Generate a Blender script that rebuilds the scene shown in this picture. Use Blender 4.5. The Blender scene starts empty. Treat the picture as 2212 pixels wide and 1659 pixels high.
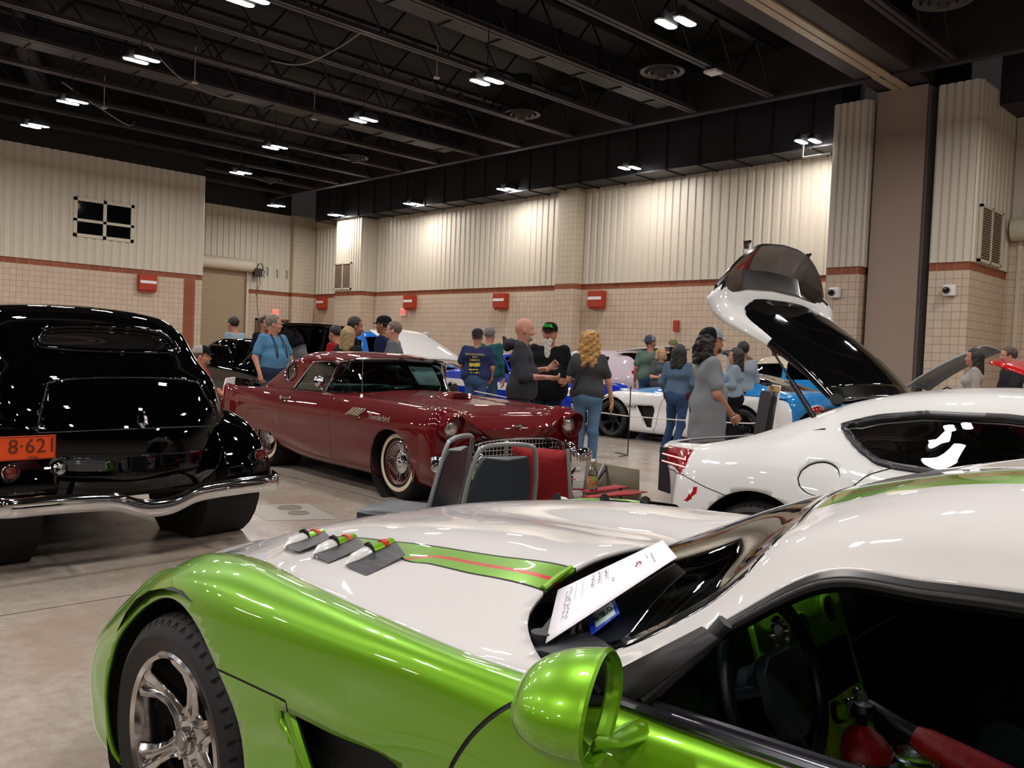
LAMP_E=255
import bpy, bmesh, math, random
import numpy as np
from mathutils import Vector, Matrix
PI=math.pi; R=math.radians
C=bpy.context.scene.collection
rnd=random.Random(7)
# ------------------------------------------------------------ materials
MATS={}
def lin(c):
    if isinstance(c,str):
        c=c.lstrip('#'); c=[int(c[i:i+2],16)/255 for i in (0,2,4)]
        c=[x/12.92 if x<=.04045 else ((x+.055)/1.055)**2.4 for x in c]
    return (*c[:3],1)
def mat(name,color='#808080',rough=.5,metal=0,coat=0,coatr=.03,spec=.5,emit=None,es=1,trans=0,ior=1.45,alpha=1,bump=None,var=None,sheen=0,flake=None,tex=None):
    if name in MATS: return MATS[name]
    m=bpy.data.materials.new(name); m.use_nodes=True; nt=m.node_tree; b=nt.nodes['Principled BSDF']
    I=b.inputs
    I['Base Color'].default_value=lin(color); I['Roughness'].default_value=rough; I['Metallic'].default_value=metal
    I['Coat Weight'].default_value=coat; I['Coat Roughness'].default_value=coatr; I['Specular IOR Level'].default_value=spec
    I['Transmission Weight'].default_value=trans; I['IOR'].default_value=ior; I['Alpha'].default_value=alpha
    I['Sheen Weight'].default_value=sheen
    if emit is not None:
        I['Emission Color'].default_value=lin(emit); I['Emission Strength'].default_value=es
    N=nt.nodes.new; L=nt.links.new
    if var or bump:
        tc=N('ShaderNodeTexCoord')
    if var:   # (scale, amount, second colour)
        n=N('ShaderNodeTexNoise'); n.inputs['Scale'].default_value=var[0]; n.inputs['Detail'].default_value=5
        L(tc.outputs['Object'],n.inputs['Vector'])
        mx=N('ShaderNodeMix'); mx.data_type='RGBA'; mx.inputs['A'].default_value=lin(color); mx.inputs['B'].default_value=lin(var[2])
        rp=N('ShaderNodeMapRange'); rp.inputs['From Min'].default_value=.35; rp.inputs['From Max'].default_value=.65; rp.inputs['To Max'].default_value=var[1]
        L(n.outputs['Fac'],rp.inputs['Value']); L(rp.outputs[0],mx.inputs['Factor']); L(mx.outputs['Result'],I['Base Color'])
    if bump:  # (scale, strength, distance)
        n=N('ShaderNodeTexNoise'); n.inputs['Scale'].default_value=bump[0]; n.inputs['Detail'].default_value=3
        L(tc.outputs['Object'],n.inputs['Vector'])
        bp=N('ShaderNodeBump'); bp.inputs['Strength'].default_value=bump[1]; bp.inputs['Distance'].default_value=bump[2] if len(bump)>2 else .01
        L(n.outputs['Fac'],bp.inputs['Height']); L(bp.outputs['Normal'],I['Normal'])
    if tex: tex(nt,b)
    MATS[name]=m; return m
def glass(name,tint='#dfe8e6',alpha=.25,rough=.0,spec=.5):
    """thin pane: clear see-through mixed with mirror reflection by angle"""
    if name in MATS: return MATS[name]
    m=bpy.data.materials.new(name); m.use_nodes=True; nt=m.node_tree; N=nt.nodes.new; L=nt.links.new
    for n in list(nt.nodes): nt.nodes.remove(n)
    o=N('ShaderNodeOutputMaterial'); mx=N('ShaderNodeMixShader'); t=N('ShaderNodeBsdfTransparent'); g=N('ShaderNodeBsdfGlossy')
    t.inputs['Color'].default_value=lin(tint); g.inputs['Roughness'].default_value=rough; g.inputs['Color'].default_value=(1,1,1,1)
    f=N('ShaderNodeFresnel'); f.inputs['IOR'].default_value=1.5
    mr=N('ShaderNodeMapRange'); mr.inputs['To Min'].default_value=alpha*.2; mr.inputs['To Max'].default_value=1
    L(f.outputs[0],mr.inputs['Value']); L(mr.outputs[0],mx.inputs['Fac']); L(t.outputs[0],mx.inputs[1]); L(g.outputs[0],mx.inputs[2]); L(mx.outputs[0],o.inputs['Surface'])
    MATS[name]=m; return m
# ------------------------------------------------------------ objects
def tag(o,label=None,cat=None,group=None,kind=None):
    if label: o['label']=label
    if cat: o['category']=cat
    if group: o['group']=group
    if kind: o['kind']=kind
    return o
def thing(name,label,cat,loc=(0,0,0),rz=0,group=None):
    o=bpy.data.objects.new(name,None); C.objects.link(o); o.location=loc; o.rotation_euler=(0,0,rz); o.empty_display_size=.1
    return tag(o,label,cat,group)
def mk(name,V,F,mats,parent=None,smooth=True,mi=None,loc=None,rot=None,auto=None):
    me=bpy.data.meshes.new(name); V=np.asarray(V,float)
    me.from_pydata(V.tolist(),[],[list(map(int,f)) for f in F])
    if not isinstance(mats,(list,tuple)): mats=[mats]
    for m in mats: me.materials.append(m)
    n=len(me.polygons)
    if mi is not None and n: me.polygons.foreach_set('material_index',np.asarray(mi,dtype=np.int32)[:n])
    if n: me.polygons.foreach_set('use_smooth',np.full(n,bool(smooth)))
    me.update()
    if auto and n:
        try: me.set_sharp_from_angle(angle=R(auto))
        except Exception: pass
    o=bpy.data.objects.new(name,me); C.objects.link(o)
    if loc is not None: o.location=loc
    if rot is not None: o.rotation_euler=rot
    if parent is not None: o.parent=parent
    return o
def solid(o,t,off=-1,bev=0):
    m=o.modifiers.new('s','SOLIDIFY'); m.thickness=t; m.offset=off; return o
def bevel(o,w,seg=2,ang=35):
    m=o.modifiers.new('b','BEVEL'); m.width=w; m.segments=seg; m.limit_method='ANGLE'; m.angle_limit=R(ang); return o
def subd(o,l=2):
    m=o.modifiers.new('u','SUBSURF'); m.levels=l; m.render_levels=l; return o
def frame(d,up=(0,0,1)):
    d=Vector(d).normalized(); u=Vector(up)
    if abs(d.dot(u))>.98: u=Vector((1,0,0)) if abs(d.x)<.9 else Vector((0,1,0))
    s=d.cross(u).normalized(); u=s.cross(d).normalized()
    return d,s,u
class G:
    """collects shapes that become ONE mesh"""
    def __init__(s): s.V=[];s.F=[];s.M=[];s.mx=None
    def add(s,V,F,m=0):
        k=len(s.V); V=[tuple(v) for v in V]
        if s.mx is not None: V=[tuple(s.mx@Vector(v)) for v in V]
        s.V+=V; s.F+=[[i+k for i in f] for f in F]
        s.M+= [m]*len(F) if isinstance(m,int) else list(m); return s
    def box(s,a,b,m=0):
        (x0,y0,z0),(x1,y1,z1)=a,b
        V=[(x,y,z) for x in (x0,x1) for y in (y0,y1) for z in (z0,z1)]
        return s.add(V,[(0,1,3,2),(4,6,7,5),(0,4,5,1),(2,3,7,6),(0,2,6,4),(1,5,7,3)],m)
    def cbox(s,c,sz,m=0,rz=0,mx=None):
        V=[Vector((x*sz[0]/2,y*sz[1]/2,z*sz[2]/2)) for x in (-1,1) for y in (-1,1) for z in (-1,1)]
        r=mx if mx is not None else Matrix.Rotation(rz,3,'Z'); V=[r@v+Vector(c) for v in V]
        return s.add(V,[(0,1,3,2),(4,6,7,5),(0,4,5,1),(2,3,7,6),(0,2,6,4),(1,5,7,3)],m)
    def ring(s,rings,closed=True,caps=True,m=0,loop=False):
        n=len(rings[0]); V=[v for r in rings for v in r]; F=[]; K=len(rings)
        for i in range(K if loop else K-1):
            for j in range(n if closed else n-1):
                a=i*n+j; b=i*n+(j+1)%n; i2=(i+1)%K; F.append((a,b,i2*n+(j+1)%n,i2*n+j))
        if caps and closed and not loop: F.append(tuple(range(n))[::-1]); F.append(tuple((K-1)*n+j for j in range(n)))
        return s.add(V,F,m)
    def tube(s,P,r,n=8,m=0,caps=True,up=(0,0,1),closed=False,sq=None):
        P=[Vector(p) for p in P]; rr=r if isinstance(r,(list,tuple)) else [r]*len(P); rings=[]
        pu=None
        for i,p in enumerate(P):
            if closed: d=P[(i+1)%len(P)]-P[i-1]
            else: d=P[min(i+1,len(P)-1)]-P[max(i-1,0)]
            d.normalize()
            if pu is None: _,sd,u=frame(d,up)
            else:
                u=(pu-d*pu.dot(d)); u=u.normalized() if u.length>1e-6 else frame(d,up)[2]; sd=d.cross(u)
            pu=u
            ra,rb=(rr[i],rr[i]) if not isinstance(rr[i],(list,tuple)) else rr[i]
            rings.append([tuple(p+sd*math.cos(2*PI*k/n+(PI/n if n==4 else 0))*ra+u*math.sin(2*PI*k/n+(PI/n if n==4 else 0))*rb) for k in range(n)])
        return s.ring(rings,True,caps,m,loop=closed)
    def cyl(s,a,b,r,n=16,m=0,r2=None,caps=True): return s.tube([a,b],[r,r if r2 is None else r2],n,m,caps)
    def lathe(s,prof,c=(0,0,0),ax=(0,0,1),n=24,m=0,caps=False,up=(1,0,0)):
        """prof: list of (radius, height along ax)"""
        d,sd,u=frame(ax,up); c=Vector(c); rings=[]
        for r,h in prof: rings.append([tuple(c+d*h+(sd*math.cos(2*PI*k/n)+u*math.sin(2*PI*k/n))*r) for k in range(n)])
        return s.ring(rings,True,caps,m)
    def disc(s,c,r,ax=(0,0,1),n=24,m=0):
        d,sd,u=frame(ax); c=Vector(c)
        return s.add([tuple(c+(sd*math.cos(2*PI*k/n)+u*math.sin(2*PI*k/n))*r) for k in range(n)],[tuple(range(n))],m)
    def ell(s,c,r,n=12,m=0,mx=None):
        V=[];F=[];k=n//2
        for i in range(k+1):
            t=PI*i/k
            for j in range(n):
                p=2*PI*j/n; v=Vector((r[0]*math.sin(t)*math.cos(p),r[1]*math.sin(t)*math.sin(p),r[2]*math.cos(t)))
                if mx is not None: v=mx@v
                V.append(tuple(v+Vector(c)))
        for i in range(k):
            for j in range(n): F.append((i*n+j,(i+1)*n+j,(i+1)*n+(j+1)%n,i*n+(j+1)%n))
        return s.add(V,F,m)
    def plate(s,poly,o,ex,ey,t,m=0):
        """extrude a 2d polygon lying in plane o+ex*x+ey*y by t along ex x ey"""
        o,ex,ey=Vector(o),Vector(ex),Vector(ey); nn=ex.cross(ey).normalized(); n=len(poly)
        a=[tuple(o+ex*p[0]+ey*p[1]) for p in poly]; b=[tuple(Vector(v)+nn*t) for v in a]
        return s.add(a+b,[tuple(range(n))[::-1],tuple(range(n,2*n))]+[(i,(i+1)%n,n+(i+1)%n,n+i) for i in range(n)],m)
    def obj(s,name,mats,parent=None,smooth=True,auto=40,loc=None,rot=None): return mk(name,s.V,s.F,mats,parent,smooth,s.M,loc,rot,auto)
def cr(P,n=8,closed=False):
    """dense Catmull-Rom polyline through points (any dimension)"""
    P=np.asarray(P,float); K=len(P); out=[]
    for i in range(K if closed else K-1):
        if closed: p0,p1,p2,p3=P[i-1],P[i],P[(i+1)%K],P[(i+2)%K]
        else: p0,p1,p2,p3=P[max(i-1,0)],P[i],P[i+1],P[min(i+2,K-1)]
        for k in range(n):
            t=k/n; out.append(.5*((2*p1)+(-p0+p2)*t+(2*p0-5*p1+4*p2-p3)*t*t+(-p0+3*p1-3*p2+p3)*t**3))
    if not closed: out.append(P[-1])
    return np.array(out)
def herm(P,n,axis=0,tt=None):
    """smooth interpolation of a cage along an axis to n samples (chord-length parameter)"""
    P=np.moveaxis(np.asarray(P,float),axis,0); K=len(P)
    if tt is None:
        d=np.linalg.norm(np.diff(P,axis=0),axis=-1); d=d.reshape(K-1,-1).mean(1)+1e-4; tt=np.concatenate([[0],np.cumsum(d)])
    h=np.diff(tt); s=np.diff(P,axis=0)/h.reshape(-1,*[1]*(P.ndim-1))
    T=np.zeros_like(P); T[0]=s[0];T[-1]=s[-1]
    for i in range(1,K-1): T[i]=(s[i-1]*h[i]+s[i]*h[i-1])/(h[i]+h[i-1])
    if isinstance(n,int):
        q=np.linspace(0,tt[-1],n)
    else: q=n
    i=np.clip(np.searchsorted(tt,q,side='right')-1,0,K-2); sh=[-1]+[1]*(P.ndim-1)
    u=((q-tt[i])/h[i]).reshape(sh); hh=h[i].reshape(sh)
    o=(2*u**3-3*u**2+1)*P[i]+(u**3-2*u**2+u)*hh*T[i]+(-2*u**3+3*u**2)*P[i+1]+(u**3-u**2)*hh*T[i+1]
    return np.moveaxis(o,0,axis)
class PM:
    """polygon soup surface that can be cut along curves and dealt out into parts"""
    def __init__(s,V,F): s.V=np.asarray(V,float); s.F=[tuple(f) for f in F]
    @staticmethod
    def grid(A):
        n,m=A.shape[:2]; V=A.reshape(-1,3); F=[(i*m+j,(i+1)*m+j,(i+1)*m+j+1,i*m+j+1) for i in range(n-1) for j in range(m-1)]
        return PM(V,F)
    def cut(s,fn):
        d=np.asarray(fn(s.V),float).copy(); d[np.abs(d)<1e-5]=1e-5; sg=d>0; out=[];new=[];cache={};n0=len(s.V)
        def mid(a,b):
            k=(a,b) if a<b else (b,a)
            if k not in cache:
                t=d[k[0]]/(d[k[0]]-d[k[1]]); new.append(s.V[k[0]]+(s.V[k[1]]-s.V[k[0]])*t); cache[k]=n0+len(new)-1
            return cache[k]
        sl=sg.tolist()
        for f in s.F:
            c=sum(sl[i] for i in f)
            if c==0 or c==len(f): out.append(f); continue
            A=[];B=[]
            for k in range(len(f)):
                a,b=f[k],f[(k+1)%len(f)]
                (A if sl[a] else B).append(a)
                if sl[a]!=sl[b]: m=mid(a,b); A.append(m); B.append(m)
            for q in (A,B):
                if len(q)>2: out.append(tuple(q))
        if new: s.V=np.vstack([s.V,np.array(new)])
        s.F=out; return s
    def cen(s): return np.array([s.V[list(f)].mean(0) for f in s.F])
    def part(s,mask): return [f for f,m in zip(s.F,mask) if m]
    def obj(s,name,mask,mats,parent,mi=None,th=0,smooth=True,auto=None,flip=False):
        idx=np.nonzero(mask)[0]
        if not len(idx): return None
        F=[s.F[i] for i in idx]; used=sorted({v for f in F for v in f}); mp={v:i for i,v in enumerate(used)}
        F=[tuple(mp[v] for v in f) for f in F]
        if flip: F=[f[::-1] for f in F]
        o=mk(name,s.V[used][:,:3],F,mats,parent,smooth,None if mi is None else np.asarray(mi)[idx],auto=auto)
        if th: solid(o,th)
        return o
def sdf(poly,ax=(0,2),dense=8,smooth=True,mask=None):
    """signed distance (negative inside) to a closed curve in a projection of the points"""
    P=cr(poly,dense,True) if smooth else np.asarray(poly,float)
    A=P; B=np.roll(P,-1,axis=0)
    def fn(V):
        Q=V[:,ax]; D=np.full(len(Q),1e9); S=np.zeros(len(Q),bool)
        for a,b in zip(A,B):
            e=b-a; w=Q-a; t=np.clip((w@e)/(e@e+1e-12),0,1); D=np.minimum(D,((w-t[:,None]*e)**2).sum(1))
            if a[1]!=b[1]:
                c=(a[1]>Q[:,1])!=(b[1]>Q[:,1]); S^=c&(Q[:,0]<(b[0]-a[0])*(Q[:,1]-a[1])/(b[1]-a[1])+a[0])
        D=np.sqrt(D)*np.where(S,-1,1)
        if mask is not None: D=np.where(mask(V),D,np.abs(D)+.001)
        return D
    return fn
def text(name,s,size,m,parent=None,loc=(0,0,0),rot=(0,0,0),ext=.001,align='CENTER',mx=None,shear=0,sx=1):
    cu=bpy.data.curves.new(name,'FONT'); cu.body=s; cu.size=size; cu.extrude=ext; cu.align_x=align; cu.align_y='CENTER'; cu.shear=shear; cu.resolution_u=2
    o=bpy.data.objects.new('tmp',cu); C.objects.link(o)
    me=bpy.data.meshes.new_from_object(o.evaluated_get(bpy.context.evaluated_depsgraph_get())); bpy.data.objects.remove(o)
    me.materials.clear(); me.materials.append(m)
    o=bpy.data.objects.new(name,me); C.objects.link(o); o.location=loc; o.rotation_euler=rot
    if mx is not None: o.matrix_world=mx
    if sx!=1: o.scale=(sx,1,1)
    if parent is not None: o.parent=parent
    return o
def tree_copy(o,parent=None,**kw):
    c=o.copy(); C.objects.link(c)
    if parent is not None: c.parent=parent; c.matrix_parent_inverse=o.matrix_parent_inverse
    for ch in KIDS(o): tree_copy(ch,c)
    return c
def KIDS(o): return [x for x in bpy.data.objects if x.parent==o]
def dense(cage,nu,nv,mirror=True,crease=None):
    """cage[i along][j across, y>=0 outward from the centre line] -> grid (.,.,5) with x,y,z,u,v (cage index coordinates, v signed by side)"""
    A=np.asarray(cage,float); nj=A.shape[1]; jv=np.arange(nj,dtype=float)
    if mirror:
        Bm=A[:,:0:-1].copy(); Bm[...,1]*=-1; A=np.concatenate([Bm,A],1); jv=np.concatenate([-jv[:0:-1],jv])
    def par(P,ax):
        d=np.linalg.norm(np.diff(P,axis=ax),axis=-1); d=d.mean(1-ax)+1e-4; return np.concatenate([[0],np.cumsum(d)])
    tu=par(A,0); tv=par(A,1)
    qu=np.unique(np.concatenate([np.linspace(0,tu[-1],nu),tu])); qv=np.unique(np.concatenate([np.linspace(0,tv[-1],nv),tv]))
    D=herm(herm(A,qu,0,tu),qv,1,tv)
    U=np.interp(qu,tu,np.arange(len(tu))); Vv=np.interp(qv,tv,jv)
    uu,vv=np.meshgrid(U,Vv,indexing='ij')
    return np.concatenate([D,uu[...,None],vv[...,None]],-1)
def gridpm(D):
    n,m=D.shape[:2]; F=[(i*m+j,i*m+j+1,(i+1)*m+j+1,(i+1)*m+j) for i in range(n-1) for j in range(m-1)]
    return PM(D.reshape(-1,D.shape[2]),F)
def lvl(ax,c): return lambda V:V[:,ax]-c
def ycurve(pts,inv=False):
    """signed: |y| minus y(x) given by points"""
    P=np.array(sorted(pts)); return lambda V:np.abs(V[:,1])-np.interp(V[:,0],P[:,0],P[:,1])
def wheel(parent,x,y,r,w,rim_r,side,style='spoke',n=6,m_rim=None,m_tyre=None,rimcol=None,ws=None,dish=.04,hub=None,name='wheel',lugs=True,tread=True):
    """wheel at (x,y centre of tyre,r); side=+1 left (outer face +y)"""
    t=thing(name,None,None,(x,y,r)); t.parent=parent; s=side; ax=(0,s,0)
    T=m_tyre or mat('tyre_rubber','#1b191a',rough=.62,bump=(160,.05,.001)); M=m_rim or mat('polished_rim','#c9c6c6',rough=.12,metal=1)
    h=w/2; ro=rim_r
    g=G(); prof=[(ro-.01,-h*.86),(ro+.012,-h*.92),(ro+(r-ro)*.45,-h),(r-.028,-h*.93),(r-.008,-h*.8),(r,-h*.62),(r,h*.62),(r-.008,h*.8),(r-.028,h*.93),(ro+(r-ro)*.45,h),(ro+.012,h*.92),(ro-.01,h*.86)]
    if style=='wire': prof=[(ro-.01,-h*.8)]+[(ro+(r-ro)*max(0.0,math.cos(a_))**.55,h*math.sin(a_)) for a_ in np.linspace(-1.35,1.35,15)]+[(ro-.01,h*.8)]
    g.lathe(prof,(0,0,0),ax,64)
    if ws:
        g.lathe([(ws[0],h*.985+.003),(ws[0]+.002,h+.004),(ws[1]-.002,h+.004),(ws[1],h*.985+.003)],(0,0,0),ax,64,1)
    if tread:
        for k in range(52):
            a=2*PI*k/52; c_,s_=math.cos(a),math.sin(a)
            for y0,y1 in ((h*.66,h*.9),(-h*.9,-h*.66)):
                P=[]
                for rr,yy,da in ((r+.0015,y0,-.012),(r+.0015,y0,.012),(r-.020,y1+.006*np.sign(y1),.03),(r-.020,y1+.006*np.sign(y1),.006)):
                    P.append((math.cos(a+da)*rr,yy*s,math.sin(a+da)*rr))
                g.add(P,[(0,1,2,3)],2)
    g.obj('tyre',[T,mat('whitewall','#d8c9ae',rough=.6),mat('tread_groove','#060606',rough=.9)],t)
    g=G(); g.lathe([(ro-.004,h*.88),(ro-.012,h*.92),(ro-.022,h*.86),(ro-.028,h*.6),(ro-.045,-h*.6),(ro-.02,-h*.9)],(0,0,0),ax,64); g.lathe([(ro-.04,-h*.3),(.05,-h*.34)],(0,0,0),ax,32,1); g.obj('rim_barrel',[M,mat('brake_dark','#141012',rough=.5,metal=.4)],t)
    if style=='spoke':
        fo=h*.80; fi=h*.80-dish
        for k in range(n):
            a=2*PI*k/n+PI/2; d=Vector((math.cos(a),0,math.sin(a))); q=Vector((-math.sin(a),0,math.cos(a))); Y=Vector((0,s,0)); g=G()
            rings=[]
            for rr,wd,off,th in ((.055,.042,fi,.035),(.09,.030,fi-.004,.034),(.13,.024,fi-.002,.03),(.17,.027,fi+.012,.028),(ro-.035,.046,fo-.004,.026),(ro-.018,.062,fo,.026)):
                c=d*rr+Y*off
                rings.append([tuple(c-q*wd),tuple(c-q*wd*.45+Y*.008),tuple(c-q*wd*.12-Y*.006),tuple(c+q*wd*.12-Y*.006),tuple(c+q*wd*.45+Y*.008),tuple(c+q*wd),tuple(c+q*wd*.8-Y*th),tuple(c-q*wd*.8-Y*th)])
            g.ring(rings); bevel(g.obj('spoke',M,t,auto=50),.003,2,50)
        g=G(); g.lathe([(0,fi+.022),(.03,fi+.022),(.036,fi+.016),(.036,fi+.006),(.075,fi+.002),(.085,fi-.006),(.085,fi-.05)],(0,0,0),ax,40); g.obj('hub',M,t)
        g=G(); g.lathe([(0,fi+.026),(.018,fi+.026),(.02,fi+.0225),(.026,fi+.0225),(.029,fi+.0255),(.031,fi+.022)],(0,0,0),ax,30); g.obj('centre_cap',mat('cap_grey','#8c8783',rough=.35,metal=.8),t)
        for k in range(n):
            a=2*PI*(k+.5)/n+PI/2; p=(math.cos(a)*.058,s*(fi-.02),math.sin(a)*.058)
            g=G(); g.lathe([(0,.034),(.008,.033),(.010,.028),(.0105,.0),(.016,.0),(.017,.012)],p,ax,12); g.obj('lug_nut',M,t)
    elif style=='mesh':   # simple twin spokes, matte
        fi=h*.7
        for k in range(n):
            for e in (-.12,.12):
                a=2*PI*k/n+PI/2+e; g=G(); g.tube([(math.cos(a-e)*.05,s*fi,math.sin(a-e)*.05),(math.cos(a)*.12,s*(fi-.01),math.sin(a)*.12),(math.cos(a)*(ro-.02),s*(fi+.02),math.sin(a)*(ro-.02))],[.022,.017,.02],6); g.obj('spoke',M,t)
        g=G(); g.lathe([(0,fi+.02),(.03,fi+.02),(.035,fi+.01),(.07,fi),(.075,fi-.03)],(0,0,0),ax,24); g.obj('hub',M,t)
        for k in range(n):
            a=2*PI*k/n; g=G(); g.lathe([(0,.02),(.008,.018),(.009,0)],(math.cos(a)*.052,s*(fi-.002),math.sin(a)*.052),ax,8); g.obj('lug_nut',mat('chrome'),t)
    elif style=='wire':   # wire style cover: radial fins around a domed cap
        g=G(); 
        for k in range(44):
            a=2*PI*k/44; p=[]
            for rr,yy,da in ((.095,h*.55,0),(.15,h*.66,0),(ro-.03,h*.8,0)): p.append((math.cos(a)*rr,s*yy,math.sin(a)*rr))
            g.tube(p,[.0045,.005,.006],4)
        g.obj('wire_fins',mat('chrome'),t)
        g=G(); g.lathe([(ro-.03,h*.72),(ro-.035,h*.62),(.09,h*.42)],(0,0,0),ax,40); g.obj('cover_dish',mat('wheel_maroon' if rimcol else 'dark_dish',rimcol or '#2b2624',rough=.35,coat=.5,metal=.3),t)
        g=G(); g.lathe([(0,h*.98),(.02,h*.97),(.035,h*.92),(.045,h*.78),(.05,h*.70),(.085,h*.66),(.1,h*.58),(.1,h*.5)],(0,0,0),ax,32); g.obj('hub_cap',mat('chrome'),t)
        if rimcol:
            g=G(); g.lathe([(ro-.004,h*.92),(ro-.02,h*.9),(ro-.032,h*.78)],(0,0,0),ax,48); g.obj('painted_rim',mat('wheel_maroon'),t)
    return t
M_chrome=mat('chrome','#d4d4d8',rough=.06,metal=1)
M_rubber=mat('black_rubber','#0c0c0e',rough=.55)
M_dark=mat('dark_interior','#0b0b0d',rough=.7)
M_blkgl=mat('gloss_black','#050506',rough=.12,coat=1,spec=.6)
def rowlines(S,XS=None):
    """S: list of (X, [(y,z) or (y,z,dx)...])"""
    return [[(X+(p[2] if len(p)>2 else 0),p[0],p[1]) for p in row] for X,row in S]
# ------------------------------------------------------------ camera
sc=bpy.context.scene
yaw,pitch,roll=R(-45.5226),R(-1.96),R(2.373)
cy_,sy_,cp_,sp_,cr_,sr_=math.cos(yaw),math.sin(yaw),math.cos(pitch),math.sin(pitch),math.cos(roll),math.sin(roll)
Fw=Vector((sy_*cp_,cy_*cp_,sp_)); Rt=Vector((cy_,-sy_,0)); Up=Rt.cross(Fw)
rr_=Rt*cr_+Up*sr_; uu_=-Rt*sr_+Up*cr_
cd=bpy.data.cameras.new('camera'); cd.sensor_width=36; cd.lens=1868.9/2212*36; cd.clip_start=.05; cd.clip_end=200
cam=bpy.data.objects.new('camera',cd); C.objects.link(cam)
cam.matrix_world=Matrix(((rr_.x,uu_.x,-Fw.x,0),(rr_.y,uu_.y,-Fw.y,0),(rr_.z,uu_.z,-Fw.z,1.35),(0,0,0,1)))
sc.camera=cam
vs=sc.view_settings; vs.view_transform='Standard'; vs.look='None'; vs.gamma=1; vs.exposure=0
sc.cycles.max_bounces=8; sc.cycles.diffuse_bounces=3; sc.cycles.glossy_bounces=4; sc.cycles.transparent_max_bounces=16
sc.cycles.caustics_reflective=False; sc.cycles.caustics_refractive=False; sc.cycles.sample_clamp_indirect=6
w=bpy.data.worlds.new('hall_air'); sc.world=w; w.use_nodes=True
w.node_tree.nodes['Background'].inputs[0].default_value=(.9,.85,.8,1); w.node_tree.nodes['Background'].inputs[1].default_value=.02
# ------------------------------------------------------------ hall
def block_tex(ax,cols=('#cdb9a5','#c6b19c','#94806b')):
    def f(nt,b):
        N=nt.nodes.new; L=nt.links.new
        g=N('ShaderNodeNewGeometry'); s=N('ShaderNodeSeparateXYZ'); c=N('ShaderNodeCombineXYZ'); L(g.outputs['Position'],s.inputs[0])
        L(s.outputs['X' if ax==0 else 'Y'],c.inputs[0]); L(s.outputs['Z'],c.inputs[1])
        br=N('ShaderNodeTexBrick'); L(c.outputs[0],br.inputs['Vector']); br.offset=0; br.squash=1
        I=br.inputs; I['Scale'].default_value=1; I['Brick Width'].default_value=.2032; I['Row Height'].default_value=.2032; I['Mortar Size'].default_value=.0065; I['Mortar Smooth'].default_value=.3
        I['Color1'].default_value=lin(cols[0]); I['Color2'].default_value=lin(cols[1]); I['Mortar'].default_value=lin(cols[2])
        L(br.outputs['Color'],b.inputs['Base Color'])
        bp=N('ShaderNodeBump'); bp.invert=True; bp.inputs['Strength'].default_value=.6; bp.inputs['Distance'].default_value=.006; L(br.outputs['Fac'],bp.inputs['Height']); L(bp.outputs[0],b.inputs['Normal'])
    return f
def band_tex(ax):
    def f(nt,b):
        N=nt.nodes.new; L=nt.links.new
        g=N('ShaderNodeNewGeometry'); s=N('ShaderNodeSeparateXYZ'); c=N('ShaderNodeCombineXYZ'); L(g.outputs['Position'],s.inputs[0])
        L(s.outputs['X' if ax==0 else 'Y'],c.inputs[0]); L(s.outputs['Z'],c.inputs[1])
        br=N('ShaderNodeTexBrick'); L(c.outputs[0],br.inputs['Vector']); br.offset=0
        I=br.inputs; I['Scale'].default_value=1; I['Brick Width'].default_value=.4064; I['Row Height'].default_value=.2032; I['Mortar Size'].default_value=.006
        I['Color1'].default_value=lin('#a0583a'); I['Color2'].default_value=lin('#924d32'); I['Mortar'].default_value=lin('#b8977d')
        n=N('ShaderNodeTexNoise'); n.inputs['Scale'].default_value=9; L(g.outputs['Position'],n.inputs['Vector'])
        mx=N('ShaderNodeMix'); mx.data_type='RGBA'; mx.blend_type='MULTIPLY'; mx.inputs['Factor'].default_value=.35
        L(br.outputs['Color'],mx.inputs['A']); L(n.outputs['Fac'],mx.inputs['B']); L(mx.outputs['Result'],b.inputs['Base Color'])
    return f
M_blk=[mat('painted_block_x',rough=.65,tex=block_tex(0)),mat('painted_block_y',rough=.65,tex=block_tex(1))]
M_band=[mat('terracotta_block_x',rough=.6,tex=band_tex(0)),mat('terracotta_block_y',rough=.6,tex=band_tex(1))]
M_corr=mat('cream_ribbed_metal','#cfc6b6',rough=.42)
M_blkp=mat('cream_trim_paint','#cdc3ae',rough=.5)
M_black=mat('black_ceiling_paint','#0a0a0e',rough=.6)
M_joist=mat('black_joist_paint','#2c2628',rough=.5)
M_duct=mat('black_duct_paint','#1e1d24',rough=.5)
M_white=mat('white_plastic','#e8e6e4',rough=.4)
ZB=3.86; ZT=4.063
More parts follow.
